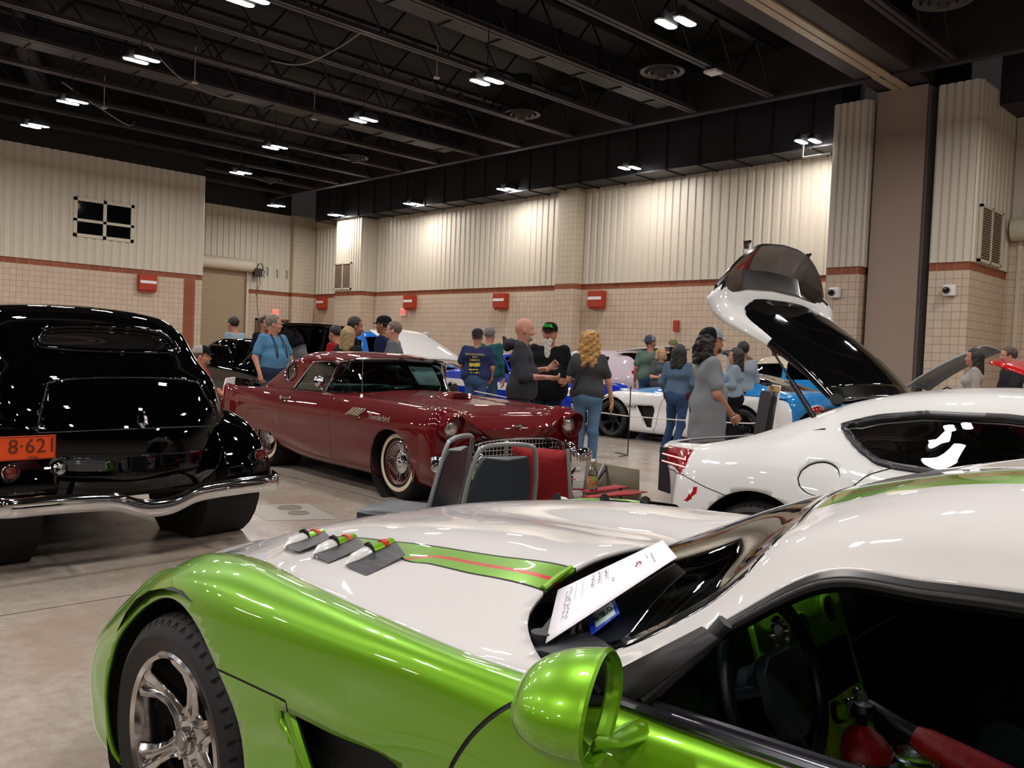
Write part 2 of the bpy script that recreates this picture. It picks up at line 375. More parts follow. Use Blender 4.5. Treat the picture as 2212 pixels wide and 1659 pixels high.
def wall(name,ax,c,a0,a1,top=8.1,face=-1,ztop_blk=ZB,band=True,corr=True,pitch=.305,z0=0,black=True,parent=None,depth=.12):
    """wall plane: ax=1 plane y=c spanning x a0..a1 ; ax=0 plane x=c spanning y a0..a1; face = direction (sign) it faces"""
    g=G(); P=(lambda a,d,z:(a,c+d*face,z)) if ax==1 else (lambda a,d,z:(c+d*face,a,z))
    def quad(z0,z1,m,d=0): g.add([P(a0,d,z0),P(a1,d,z0),P(a1,d,z1),P(a0,d,z1)],[(0,1,2,3)],m)
    quad(z0,ztop_blk,0)
    zt=ztop_blk
    if band: quad(ztop_blk,ZT,1,.004); zt=ZT
    if corr:
        n=max(2,int(round((a1-a0)/pitch))); w=(a1-a0)/n; prof=[]
        for i in range(n):
            a=a0+i*w; prof+=[(a,.0),(a+w*.16,.0),(a+w*.26,.045),(a+w*.84,.045),(a+w*.94,.0)]
        prof.append((a1,0)); k=len(prof)
        V=[P(a,d+.005,zt) for a,d in prof]+[P(a,d+.005,top) for a,d in prof]
        g.add(V,[(i,i+1,k+i+1,k+i) for i in range(k-1)],2)
        g.add([P(a0,0,zt),P(a1,0,zt),P(a1,.055,zt),P(a0,.055,zt)],[(0,1,2,3)],2)
    elif top>zt: quad(zt,top,2)
    if black: quad(top,10.6,3,0)
    o=g.obj(name,[M_blk[0 if ax==1 else 1],M_band[0 if ax==1 else 1],M_corr,M_black],smooth=False,auto=None)
    tag(o,kind='structure'); return o
# left projecting block, back-left wall, long back wall, projecting box, pilasters
wall('wall_left',0,-34.5,-30,15.78,8.1,1)
wall('wall_left_return',1,15.78,-40.3,-34.5,8.1,1)
wall('wall_rear_left',0,-40.3,20.86,23.1,8.0,1)
wall('wall_rear_left_above',0,-40.3,15.78,20.86,8.0,1,band=False,ztop_blk=5.15,z0=5.15)
wall('wall_back',1,24.4,-39.9,-11.0,10.6,-1,black=False)
wall('wall_back_box',1,23.6,-36.75,-34.55,10.6,-1,pitch=.2,black=False)
wall('wall_back_box_side',0,-34.55,23.6,24.4,10.6,1,pitch=.27,black=False)

CC=('#c9bda6','#c4b8a1','#a2937c')
M_cblk=[mat('cream_block_x',rough=.6,tex=block_tex(0,CC)),mat('cream_block_y',rough=.6,tex=block_tex(1,CC))]
def pilaster(name,x0,x1,y0,y1,top,faces,corr=()):
    g=G()
    def q(ax,c,a0,a1,z0,z1,m):
        P=[(a0,c,z0),(a1,c,z0),(a1,c,z1),(a0,c,z1)] if ax==1 else [(c,a0,z0),(c,a1,z0),(c,a1,z1),(c,a0,z1)]
        g.add(P,[(0,1,2,3)],m)
    for fc in faces:
        ax,c,a0,a1={'f':(1,y0,x0,x1),'l':(0,x0,y0,y1),'r':(0,x1,y0,y1),'b':(1,y1,x0,x1)}[fc]; k=0 if ax==1 else 1
        q(ax,c,a0,a1,0,ZB,k); q(ax,c,a0,a1,ZB,ZT,2+k); q(ax,c,a0,a1,ZT,top,4+k)
    g.add([(x0,y0,top),(x1,y0,top),(x1,y1,top),(x0,y1,top)],[(0,1,2,3)],4)
    o=g.obj(name,M_blk+M_band+M_cblk,smooth=False,auto=None); tag(o,kind='structure'); return o
pilaster('wall_corner_pilaster',-40.3,-39.95,23.1,24.5,8.0,'fr')
pilaster('wall_back_pilaster',-22.3,-21.35,23.95,24.45,7.6,'flr')
# tall ribbed piers either side of the folded partition
wall('wall_pier_left',1,22.63,-11.0,-10.08,8.45,-1,pitch=.2,black=False)
wall('wall_pier_left_side',0,-10.08,22.63,24.4,8.45,1,pitch=.5,black=False)
wall('wall_pier_left_outer',0,-11.0,22.63,24.4,8.45,-1,pitch=.5,black=False)
wall('wall_pier_right',1,22.63,-8.31,-7.36,8.46,-1,pitch=.2,black=False)
wall('wall_pier_right_side',0,-7.36,22.63,25.4,8.46,1,pitch=.3,black=False)
wall('wall_pier_right_outer',0,-8.31,22.63,24.4,8.46,-1,pitch=.5,black=False)
wall('wall_right_rear',1,25.4,-7.36,12,8.1,-1,pitch=.3,ztop_blk=5.4,band=False)
o=G().box((-10.1,24.3,0),(-8.2,24.5,10.6)).obj('wall_partition_pocket',M_black,smooth=False); tag(o,kind='structure')
wall('wall_far_right',0,14,-30,25.4,8.1,-1)
wall('wall_near',1,-30,-40,14,8.1,1)
# folded moving partition standing in its pocket
t=thing('folding_partition','tall beige moving wall panels stacked between two ribbed piers','partition',(-9.3,23.5,0))
M_pan=mat('beige_partition_cloth','#a08c7f',rough=.85,bump=(60,.15,.003))
G().box((-.67,-.6,.03),(.62,-.5,8.66)).obj('front_panel',M_pan,t,smooth=False)
for k in range(12):
    G().box((.0,-.48+.088*k,.04),(.66,-.48+.088*k+.07,8.64)).obj('pleat_panel',mat('grey_pleat_vinyl','#8d888d',rough=.6),t,smooth=False)
G().box((.60,-.53,3.0),(.64,-.5,3.12)).obj('latch',mat('latch_metal','#86817e',rough=.4,metal=.6),t,smooth=False)
# header the partition hangs from
g=G(); g.box((-10.05,-20,8.72),(-8.65,23.2,9.6),0)
o=g.obj('partition_header',[mat('dark_header_paint','#3b3233',rough=.6)],smooth=False)
tag(o,'wide dark beam above the partition running along the ceiling','beam')
g=G(); g.box((-9.58,-20,8.67),(-9.40,22.9,8.72),0); g.box((-9.36,-20,8.67),(-9.18,22.9,8.72),0); g.box((-9.40,-20,8.70),(-9.36,22.9,8.72),1)
g.box((-9.36,20.9,8.655),(-9.14,22.9,8.67),0); g.box((-9.60,21.6,8.655),(-9.42,22.9,8.67),0)
o=g.obj('partition_track',[mat('cream_track_steel','#b5a287',rough=.4),M_black],smooth=False); tag(o,'cream steel track under the dark beam leading to the partition','track')
# ------------------------------------------------------------ roller doors, louvres, window
M_roll=mat('tan_slat_steel','#a8957c',rough=.5)
def roller(name,ax,c,a0,a1,zt,face,label,hood=True,slat=.075):
    t=thing(name,label,'roller door',(0,0,0)); P=(lambda a,d,z:(a,c+d*face,z)) if ax==1 else (lambda a,d,z:(c+d*face,a,z))
    g=G(); prof=[]; z=0
    while z<zt: prof+=[(0,z),(.012,z+slat*.3),(.012,z+slat*.75),(0,z+slat*.95)]; z+=slat
    V=[P(a0,d-.1,q) for d,q in prof]+[P(a1,d-.1,q) for d,q in prof]; k=len(prof)
    g.add(V,[(i,i+1,k+i+1,k+i) for i in range(k-1)]); g.obj('slat_curtain',M_roll,t,smooth=False,auto=None)
    for a in (a0,a1):
        g=G(); A=P(a-.05,-.02,0); B=P(a+.05,.05,zt); g.box([min(x,y) for x,y in zip(A,B)],[max(x,y) for x,y in zip(A,B)]); g.obj('side_rail',M_blkp,t,smooth=False)
    if hood:
        g=G(); g.tube([P(a0-.15,.22,zt+.25),P(a1+.15,.22,zt+.25)],.3,20); g.obj('barrel_hood',M_blkp,t)
    return t
roller('roller_door',0,-40.3,16.0,20.78,4.95,1,'tan roller shutter beside the left projecting wall with a cream drum')
roller('roller_door',1,25.4,-7.05,-3.2,4.9,-1,'tan roller shutter at the right edge behind the red hood')
# chain hoist, hooks
t=thing('chain_hoist','dark chain hoist hung at the end of the left roller drum','hoist',(-40.0,21.15,4.9))
g=G(); g.box((-.05,-.25,-.2),(.2,.15,.2)); g.tube([(.1,-.1,.2),(.1,0,.42),(.1,.15,.46),(.1,.25,.3),(.1,.22,.1)],.025,6); g.obj('motor_box',mat('dark_iron','#2c211c',rough=.5),t,smooth=False)
g=G(); g.tube([(.1,-.05,-.2),(.1,-.02,-1.5),(.1,.1,-2.4)],.02,5); g.tube([(.1,.05,-.2),(.1,.12,-.5),(.1,.02,-.75),(.1,-.1,-1.2)],.02,5); g.obj('chain',mat('chain_steel','#6f6254',rough=.5),t)
for i,(y,z) in enumerate(((21.55,4.95),(21.75,5.05),(22.3,5.0),(22.85,5.0))):
    g=G(); g.tube([(-40.2,y,z+.2),(-40.12,y+.05,z+.05),(-40.12,y,z-.1),(-40.2,y+.08,z-.25)],.018,5); o=g.obj('wall_bracket',mat('dark_iron'),None); tag(o,'small dark bracket on the ribbed wall beside the corner pilaster','bracket','brackets on the ribbed wall')
def louvre(ax,c,a0,a1,z0,z1,face,label):
    t=thing('wall_louvre',label,'louvre',(0,0,0)); P=(lambda a,d,z:(a,c+d*face,z)) if ax==1 else (lambda a,d,z:(c+d*face,a,z))
    def bx(g,a,b,zz0,zz1,d0,d1,m=0):
        A=P(a,d0,zz0);B=P(b,d1,zz1); g.box([min(x,y) for x,y in zip(A,B)],[max(x,y) for x,y in zip(A,B)],m)
    g=G(); am=(a0+a1)/2
    for a,b in ((a0,a0+.07),(am-.03,am+.03),(a1-.07,a1)): bx(g,a,b,z0,z1,.04,.11)
    for a,b in ((z0,z0+.07),(z1-.07,z1)): bx(g,a0,a1,a,b,.04,.11)
    g.obj('frame',M_blkp,t,smooth=False)
    for s,e in ((a0+.06,am-.02),(am+.02,a1-.06)):
        g=G(); z=z0+.06
        bx(g,s,e,z0+.04,z1-.04,.03,.05)
        while z<z1-.07: bx(g,s,e,z,z+.035,.05,.09); z+=.06
        g.obj('grille',mat('taupe_grille','#8a7868',rough=.6),t,smooth=False)
louvre(1,23.6,-36.75,-35.25,4.15,5.45,-1,'twin panel louvre on the small projecting wall box at the far end')
louvre(0,-7.36,22.95,24.6,4.1,5.5,1,'twin panel louvre on the side of the pier at the right edge')
t=thing('window_1',None,None,(-34.5,0,0)); tag(t,kind='structure')
g=G()
for y0,y1,z0,z1 in ((10.78,10.9,5.05,6.5),(11.82,11.94,5.05,6.5),(12.84,12.96,5.05,6.5),(10.78,12.96,5.05,5.17),(10.78,12.96,6.38,6.5),(10.78,12.96,5.62,5.72)): g.box((.03,y0,z0),(.1,y1,z1))
g.obj('window_frame',M_blkp,t,smooth=False)
for y0,y1 in ((10.9,11.82),(11.94,12.84)):
    for z0,z1 in ((5.17,5.62),(5.72,6.38)): G().box((.06,y0,z0),(.066,y1,z1)).obj('window_pane',mat('dark_window_glass','#05070a',rough=.05,spec=.6),t,smooth=False)
g=G()
for z in np.arange(0,ZB-.01,.2032): g.box((-34.499,15.02,z+.006),(-34.49,15.5,z+.198))
o=g.obj('trim_terracotta_strip',M_band[1],smooth=False); tag(o,kind='structure')
# ------------------------------------------------------------ signs and wall fittings
M_red=mat('sign_red_paint','#a8371c',rough=.5); M_sw=mat('sign_white_paint','#efeaf0',rough=.4)
def bay_sign(ax,c,a,z,face,label,w=.68):
    P=(lambda u,d,q:(a+u,c+d*face,z+q)) if ax==1 else (lambda u,d,q:(c+d*face,a+u,z+q))
    t=thing('bay_sign',label,'sign',(0,0,0),group=None)
    def bx(n,u0,u1,q0,q1,d0,d1,m):
        A=P(u0,d0,q0);B=P(u1,d1,q1); G().box([min(x,y) for x,y in zip(A,B)],[max(x,y) for x,y in zip(A,B)]).obj(n,m,t,smooth=False)
    bx('sign_box',-w/2,w/2,-.28,.30,.02,.28,M_red); bx('white_bar',-w/2+.03,w/2-.03,-.02,.09,.25,.29,M_sw); bx('lower_lip',-w/2+.04,w/2-.02,-.36,-.28,.05,.22,M_red)
bay_sign(0,-34.5,13.5,3.55,1,'red box sign with a white bar on the left projecting wall')
bay_sign(1,24.4,-38.95,3.6,-1,'red box sign with a white bar at the left end of the back wall')
bay_sign(1,24.4,-31.55,3.54,-1,'red box sign with a white bar just right of the wall box')
bay_sign(1,24.4,-25.55,3.5,-1,'red box sign with a white bar above the bald man and bearded man')
bay_sign(1,24.4,-20.48,3.48,-1,'red box sign with a white bar right of the block pilaster')
M_ex=mat('exit_sign_red','#ff5a6a',rough=.4,emit='#ff3a4a',es=.8)
for k,(ax,c,a,z,f,lab) in enumerate(((0,-40.27,22.34,2.99,1,'small lit red exit sign above the far left door'),(1,24.37,-32.15,3.09,-1,'small lit red exit sign on the long back wall'))):
    t=thing('exit_sign',lab,'exit sign',(0,0,0)); P=(lambda u,d,q:(a+u,c+d*f,z+q)) if ax==1 else (lambda u,d,q:(c+d*f,a+u,z+q))
    A=P(-.19,0,-.17);B=P(.19,.05,.17); G().box([min(x,y) for x,y in zip(A,B)],[max(x,y) for x,y in zip(A,B)]).obj('sign_case',mat('exit_case','#e9b0a6',rough=.5,emit='#ff9a90',es=.25),t,smooth=False)
    text('exit_lettering','EXIT',.17,M_ex,t,P(0,.056,0),(PI/2,0,0 if ax==1 else PI/2),.004)
o=G().box((-40.28,21.35,0),(-40.25,23.0,2.55)).obj('door_1',mat('brown_door','#5d4638',rough=.5),smooth=False); tag(o,kind='structure')
g=G(); g.box((-40.28,21.25,0),(-40.2,21.35,2.62)); g.box((-40.28,23.0,0),(-40.2,23.1,2.62)); g.box((-40.28,21.25,2.55),(-40.2,23.1,2.65)); o=g.obj('trim_1',mat('brown_frame','#6d5442',rough=.5),smooth=False); tag(o,kind='structure')
for x,lab in ((-10.68,'white dome camera housing on the left ribbed pier'),(-7.76,'white dome camera housing on the right ribbed pier')):
    t=thing('camera_housing',lab,'security camera',(x,22.6,3.36))
    bevel(G().box((-.13,-.16,-.13),(.14,.0,.14)).obj('housing',M_white,t,smooth=False),.02)
    g=G(); g.lathe([(.0,-.13),(.05,-.12),(.08,-.07),(.085,0)],(-.04,-.17,0),(0,1,0),16); g.obj('dome',mat('smoked_dome','#151515',rough=.1),t)
g=G(); g.box((-17.12,24.3,2.35),(-16.92,24.38,2.72),0); o=g.obj('extinguisher_sign',[M_red],smooth=False); tag(o,'small red round fire point sign on the back wall','sign')
for x,z in ((-11.4,2.3),): pass
# ------------------------------------------------------------ ceiling
o=G().add([(-41,-30,10.5),(14,-30,10.5),(14,26,10.5),(-41,26,10.5)],[(0,1,2,3)]).obj('ceiling',M_black,smooth=False); tag(o,kind='structure')
XJ=[-38.4,-36.0,-33.8,-31.4,-29.2,-26.8,-24.4,-22.2,-19.75,-17.25,-14.9,-12.4,-7.7,-5.3,-2.9,-.5,1.9,4.3]
for i,x in enumerate(XJ):
    t=thing('roof_joist','black open web roof joist spanning toward the back wall','joist',(x,0,0),group='parallel roof joists')
    y0=-22 if x>-34.5 else 15.9
    g=G(); g.box((-.13,y0,8.7),(-.02,21.9,8.80)); g.box((.02,y0,8.7),(.13,21.9,8.80)); g.obj('bottom_chord',M_joist,t,smooth=False)
    g=G(); g.box((-.12,y0,9.95),(.12,23,10.05)); g.obj('top_chord',M_black,t,smooth=False)
    g=G(); y=y0; up=True
    while y<21.5:
        g.tube([(0,y,8.76 if up else 9.98),(0,y+.95,9.98 if up else 8.76)],.03,4); y+=.95; up=not up
    g.obj('web_bars',M_black,t,smooth=False)
g=G(); g.box((-41,21.7,8.66),(14,21.95,8.78)); g.box((-41,21.72,8.78),(14,21.93,10)); o=g.obj('girder',M_joist,smooth=False); tag(o,'dark girder running along the back of the roof above the duct','girder')
g=G()
for x in (-27.9,-18.5,-13.6,-8.9+4,-32.4):
    pass
# ducts
def boxduct(name,label,x0,x1,y0,y1,z0,z1,ax,step):
    t=thing(name,label,'duct',(0,0,0)); G().box((x0,y0,z0),(x1,y1,z1)).obj('duct_body',M_duct,t,smooth=False); g=G()
    a,b=(x0,x1) if ax==0 else (y0,y1); k=a+step
    while k<b-.2:
        if ax==0: g.box((k-.02,y0-.035,z0-.035),(k+.02,y1+.035,z1+.035))
        else: g.box((x0-.035,k-.02,z0-.035),(x1+.035,k+.02,z1+.035))
        k+=step
    g.obj('duct_flanges',M_black,t,smooth=False); return t
boxduct('wall_duct','long black rectangular duct running along the top of the back wall',-38.2,-11.1,23.25,24.36,7.56,9.6,0,1.25)
boxduct('wall_duct','black rectangular duct over the roller shutter at the right edge',-7.3,13,23.9,25.3,8.1,9.7,0,1.25)
boxduct('ceiling_duct','wide flat black duct beside the joists above the centre of the hall',-16.0,-15.05,2,21.4,8.95,9.5,1,1.55)
boxduct('ceiling_duct','flat black duct between joists over the red coupe',-25.9,-25.0,4,21.3,8.95,9.4,1,1.4)
t=thing('round_duct','fat black round duct snaking above the joists at upper left','duct',(0,0,0)); 
g=G(); g.tube([(-34,9.5,9.9),(-26,6.5,9.9),(-17.5,1.5,9.9)],.3,14); g.obj('duct_tube',M_duct,t)
# diffusers
for x,y,lab in ((-13.6,18.3,'round black ceiling diffuser nearest the partition'),(-19.3,18.9,'round black ceiling diffuser in the middle of the row'),(-28.9,19.2,'round black ceiling diffuser above the far wall box'),(-6.7,18.2,'round black ceiling diffuser at the upper right edge'),(-36,19.5,'round black ceiling diffuser at the far left corner')):
    t=thing('ceiling_diffuser',lab,'diffuser',(x,y,8.75)); M_df=mat('diffuser_paint','#35312f',rough=.45)
    g=G(); g.lathe([(.3,.3),(.52,.12),(.58,.02),(.56,0),(.45,.03)],n=24); g.obj('outer_cone',M_df,t)
    g=G(); g.lathe([(.4,.06),(.38,-.03),(.3,.0)],n=24); g.lathe([(.26,.03),(.22,-.1),(.12,-.05)],n=20); g.lathe([(.12,-.02),(.08,-.17),(0,-.18)],n=16); g.obj('inner_cones',M_df,t)
    g=G(); g.cyl((0,0,.3),(0,0,1.2),.28,16); g.obj('neck',M_black,t)
# high bay lamps
M_lamp=mat('lamp_glow','#ffffff',emit='#fffaf6',es=LAMP_E); M_hous=mat('lamp_housing','#2a2a2c',rough=.5)
def lamp_proto(label,loc,group):
    t=thing('high_bay_lamp',label,'ceiling lamp',loc,group=group)
    for sx,sy in ((-.17,-.06),(.17,.06)):
        n=16; P=[(sx+.1*math.cos(2*PI*k/n),sy+(.17 if math.sin(2*PI*k/n)>0 else -.17)*1+.1*math.sin(2*PI*k/n)) for k in range(n)]
        g=G(); g.add([(x,y,0) for x,y in P],[tuple(range(n))[::-1]]); g.obj('diffuser_lens',M_lamp,t,smooth=False)
        g=G(); g.ring([[(sx+(x-sx)*s,sy+(y-sy)*s,z) for x,y in P] for s,z in ((1.0,.004),(1.12,.03),(.8,.2))],True,True); g.obj('reflector',M_hous,t)
    g=G(); g.box((-.2,-.06,.2),(.2,.06,.27)); g.obj('ballast_bar',M_hous,t,smooth=False)
    g=G(); g.cyl((0,0,.27),(0,0,1.25),.012,5); g.obj('hanger',M_black,t)
    return t
LX=[(-14.79,7.46,'high bay lamp at the top edge left of centre'),(-19.73,7.5,'high bay lamp at upper left, largest of the left row'),(-24.73,7.65,'second high bay lamp down the left row'),(-28.5,7.8,'high bay lamp just above the ribbed left wall'),
(-9.51,13.13,'large twin high bay lamp at upper right beside the diffuser'),(-14.76,13.3,'high bay lamp over the middle beside a joist'),(-19.87,13.47,'high bay lamp right of the thin flat duct'),(-24.88,13.62,'high bay lamp in the middle row above the red coupe'),(-29.63,14.89,'high bay lamp above the end of the ribbed left wall'),
(-35.16,19.4,'farthest high bay lamp over the roller shutter'),(-35.01,22.4,'far high bay lamp at the left end of the wall duct'),(-29.35,22.5,'second high bay lamp from the left along the wall duct'),(-23.63,22.5,'third high bay lamp from the left along the wall duct'),(-17.62,22.2,'fourth high bay lamp along the wall duct above the block pilaster'),(-11.58,22.33,'high bay lamp beside the left ribbed pier')]
P0=None
for x,y,lab in LX:
    zl=7.5
    if y>22: x,y,zl=x*1.0195,y*1.0195,7.62
    if P0 is None: P0=lamp_proto(lab,(x,y,zl),None)
    else: c=tree_copy(P0); c.location=(x,y,zl); c['label']=lab
LAMPS_HIDDEN=[(x,y) for x in (-30,-24.7,-19.7,-14.8,-9.5,-4.3,1.0,6.2) for y in (-10,-4,1.7)]+[(x,y) for x in (-4.3,1.0,6.2) for y in (7.5,13.3,19.5)]+[(-9.5,7.5),(-30,-17),(-19.7,-17),(-9.5,-17),(1,-17)]
for x,y in LAMPS_HIDDEN:
    c=tree_copy(P0); c.location=(x,y,7.5); c.location.z=7.5; c['label']='high bay lamp hanging behind or above the view'; c['group']='high bay lamps out of view'
# small ceiling fittings
for x,y,lab in ((-13.9,11.2,'small pale sprinkler rose'),(-18.2,14.6,'small pale sprinkler rose'),(-9.4,15.0,'small pale sprinkler rose'),(-24,10.6,'small pale sprinkler rose'),(-29.0,9.9,'small pale sprinkler rose'),(-24.6,14.8,'small pale sprinkler rose')):
    g=G(); g.lathe([(0,-.03),(.09,-.02),(.09,.02),(.02,.05)],(x,y,8.6),n=12); g.cyl((x,y,8.62),(x,y,9.6),.015,5); o=g.obj('sprinkler',mat('sprinkler_metal','#b9aea4',rough=.4)); tag(o,'small pale sprinkler rose hanging among the black joists','sprinkler','ceiling sprinklers')
g=G(); g.box((-12.55,18.6,8.6),(-12.2,18.95,8.66)); o=g.obj('access_point',M_white,smooth=False); tag(o,'flat white square box under a joist near the upper right diffuser','wireless box')
for P_,lab in (([(-22.2,8.6,8.7),(-22.6,9.6,8.2),(-23.2,11,8.15),(-24.4,12.5,8.68)],'thin grey cable sagging between joists at left'),([(-17.3,11.6,8.72),(-17.9,11.2,8.3),(-18.8,10.9,8.1),(-19.7,10.6,8.3)],'looped grey cable hanging from the joist left of centre'),([(-27.5,8.2,8.7),(-27.9,9.4,8.3),(-28.9,10.6,8.2),(-29.9,11.2,8.6)],'thin grey cable dropping toward the ribbed left wall')):
    g=G(); g.tube([tuple(p) for p in cr(P_,8)],.018,5); o=g.obj('hanging_cable',mat('grey_cable','#8c867f',rough=.6)); tag(o,lab,'cable')
g=G(); g.tube([(-11.75,22.4,7.45),(-11.75,22.4,7.1),(-10.95,22.4,7.1),(-10.95,22.4,7.0)],.03,8); o=g.obj('white_conduit',M_white); tag(o,'white conduit bracket below the lamp beside the left pier','conduit')
# ------------------------------------------------------------ floor
def floor_tex(nt,b):
    N=nt.nodes.new; L=nt.links.new
    tc=N('ShaderNodeTexCoord')
    def noise(s,d=6,r=.55,off=0):
        mp=N('ShaderNodeMapping'); mp.inputs['Location'].default_value=(off,off,0); L(tc.outputs['Object'],mp.inputs[0]); n=N('ShaderNodeTexNoise'); n.inputs['Scale'].default_value=s; n.inputs['Detail'].default_value=d; n.inputs['Roughness'].default_value=r; L(mp.outputs[0],n.inputs['Vector']); return n.outputs['Fac']
    def ramp(v,a,b_):
        m=N('ShaderNodeMapRange'); m.inputs['From Min'].default_value=a; m.inputs['From Max'].default_value=b_; L(v,m.inputs['Value']); return m.outputs[0]
    def mix(f,a,c,t='MIX'):
        m=N('ShaderNodeMix'); m.data_type='RGBA'; m.blend_type=t
        if hasattr(f,'links'): L(f,m.inputs['Factor'])
        else: m.inputs['Factor'].default_value=f
        for v,k in ((a,'A'),(c,'B')):
            if isinstance(v,str): m.inputs[k].default_value=lin(v)
            else: L(v,m.inputs[k])
        return m.outputs['Result']
    base=mix(ramp(noise(.5),.35,.7),'#a09488','#b8aea2')
    base=mix(ramp(noise(.9,7,.6,5),.52,.72),base,'#98806a')
    base=mix(ramp(noise(14,8,.7),.3,.75),base,'#8d8176')
    # saw cut joints
    br=N('ShaderNodeTexBrick'); br.offset=0; br.inputs['Scale'].default_value=1; br.inputs['Brick Width'].default_value=4.6; br.inputs['Row Height'].default_value=4.6; br.inputs['Mortar Size'].default_value=.006; L(tc.outputs['Object'],br.inputs['Vector'])
    base=mix(br.outputs['Fac'],base,'#4c443c')
    L(base,b.inputs['Base Color'])
    r=N('ShaderNodeMapRange'); L(noise(3,6,.6,2),r.inputs['Value']); r.inputs['From Min'].default_value=.3; r.inputs['From Max'].default_value=.7; r.inputs['To Min'].default_value=.16; r.inputs['To Max'].default_value=.3; L(r.outputs[0],b.inputs['Roughness'])
    bp=N('ShaderNodeBump'); bp.inputs['Strength'].default_value=.05; bp.inputs['Distance'].default_value=.01; L(noise(5,6),bp.inputs['Height']); L(bp.outputs[0],b.inputs['Normal'])
M_floor=mat('polished_concrete',rough=.25,spec=.5,tex=floor_tex)
o=G().add([(-41,-30,0),(14,-30,0),(14,26,0),(-41,26,0)],[(0,1,2,3)]).obj('floor',M_floor,smooth=False); tag(o,kind='structure')
# ------------------------------------------------------------ green and white coupe in front
M_green=mat('lime_green_paint','#6fa80c',rough=.34,metal=.55,coat=1,coatr=.02)
M_wht=mat('white_car_paint','#d2cecc',rough=.5,coat=1,coatr=.02,spec=.1)
M_redline=mat('red_pinstripe','#d01408',rough=.3,coat=1)
M_seam=mat('seam_black','#030303',rough=.7)
def viper(th,o,label,detail=True,MG=None,MW=None,stripe='green',name='sports_coupe',cat='car'):
    MG=MG or M_green; MW=MW or M_wht
    t=thing(name,label,cat,(o[0],o[1],0),R(th))
    S=[(.95,[(0,.46),(.2,.46,-.01),(.36,.455,-.04),(.45,.45,-.07),(.54,.445,-.11),(.62,.44,-.16),(.68,.43,-.22),(.72,.42,-.28),(.74,.38,-.31),(.745,.32,-.31),(.745,.25,-.31),(.72,.17,-.30),(.6,.15,-.2)]),
    (.80,[(0,.60),(.22,.60),(.38,.59,-.02),(.48,.575,-.04),(.57,.57,-.07),(.66,.555,-.1),(.72,.53,-.14),(.79,.49,-.18),(.83,.44,-.2),(.84,.37,-.2),(.84,.28,-.2),(.82,.16,-.18),(.7,.14,-.1)]),
    (.5,[(0,.69),(.22,.688),(.39,.68),(.49,.665),(.58,.655),(.66,.64),(.73,.605),(.81,.56),(.88,.49),(.91,.40),(.91,.29),(.88,.16),(.75,.14)]),
    (.3,[(0,.765),(.22,.763),(.39,.752),(.49,.735),(.58,.722),(.68,.712),(.76,.70),(.85,.655),(.915,.56),(.93,.45),(.93,.32),(.90,.16),(.75,.14)]),
    (.1,[(0,.818),(.22,.816),(.39,.803),(.49,.785),(.58,.772),(.69,.768),(.785,.775),(.87,.73),(.93,.61),(.942,.48),(.94,.33),(.90,.16),(.75,.14)]),
    (-.12,[(0,.85),(.22,.852),(.39,.842),(.49,.822),(.59,.805),(.735,.795),(.82,.806),(.895,.762),(.94,.64),(.945,.49),(.94,.33),(.90,.16),(.75,.14)]),
    (-.4,[(0,.872),(.22,.885),(.40,.878),(.49,.860),(.60,.843),(.77,.803),(.85,.808),(.91,.765),(.94,.655),(.935,.50),(.94,.33),(.90,.16),(.75,.14)]),
    (-.7,[(0,.882),(.22,.902),(.40,.897),(.49,.880),(.60,.866),(.80,.806),(.87,.808),(.918,.77),(.935,.66),(.92,.50),(.935,.33),(.90,.16),(.75,.14)]),
    (-.93,[(0,.885),(.22,.903),(.40,.90),(.49,.889),(.60,.872),(.82,.808),(.885,.809),(.922,.772),(.93,.66),(.91,.50),(.93,.33),(.90,.16),(.75,.14)]),
    (-1.25,[(0,.80),(.22,.80),(.40,.80),(.50,.80),(.62,.80),(.80,.815),(.885,.815),(.925,.775),(.935,.66),(.91,.50),(.93,.33),(.90,.16),(.75,.14)]),
    (-1.7,[(0,.80),(.22,.80),(.40,.80),(.50,.80),(.62,.80),(.76,.82),(.85,.826),(.905,.79),(.935,.67),(.92,.50),(.935,.33),(.90,.16),(.75,.14)]),
    (-2.1,[(0,.83),(.22,.83),(.40,.83),(.50,.83),(.62,.83),(.76,.84),(.85,.845),(.92,.80),(.955,.68),(.95,.50),(.95,.33),(.91,.16),(.75,.14)]),
    (-2.5,[(0,.88),(.22,.88),(.40,.88),(.50,.88),(.62,.88),(.74,.88),(.84,.875),(.935,.82),(.975,.68),(.975,.50),(.96,.33),(.92,.18),(.75,.16)]),
    (-3.0,[(0,.91),(.22,.91),(.40,.905),(.50,.90),(.60,.895),(.70,.89),(.80,.88),(.89,.82),(.94,.68),(.95,.50),(.94,.33),(.90,.22),(.7,.2)]),
    (-3.4,[(0,.93,-.04),(.22,.93,-.03),(.40,.925),(.50,.92),(.58,.91),(.66,.90),(.73,.88,.03),(.80,.80,.08),(.85,.66,.1),(.86,.50,.1),(.85,.35,.1),(.80,.25,.1),(.6,.24)]),
    (-3.5,[(0,.74),(.22,.74),(.38,.735,.01),(.48,.73,.02),(.56,.72,.04),(.64,.70,.06),(.70,.66,.09),(.75,.60,.13),(.78,.53,.16),(.79,.46,.16),(.78,.38,.16),(.74,.30,.16),(.55,.28)])]
    D=dense(rowlines(S),170,170) if detail else dense(rowlines(S),80,80); pm=gridpm(D)
    side=lambda V:np.abs(V[:,1])>.55
    arF=sdf([( -.025+.385*math.cos(a),.325+.375*math.sin(a)) for a in np.linspace(0,2*PI,24,endpoint=False)],(0,2),4,True,side)
    arR=sdf([( -2.51+.40*math.cos(a),.345+.395*math.sin(a)) for a in np.linspace(0,2*PI,24,endpoint=False)],(0,2),4,True,side)
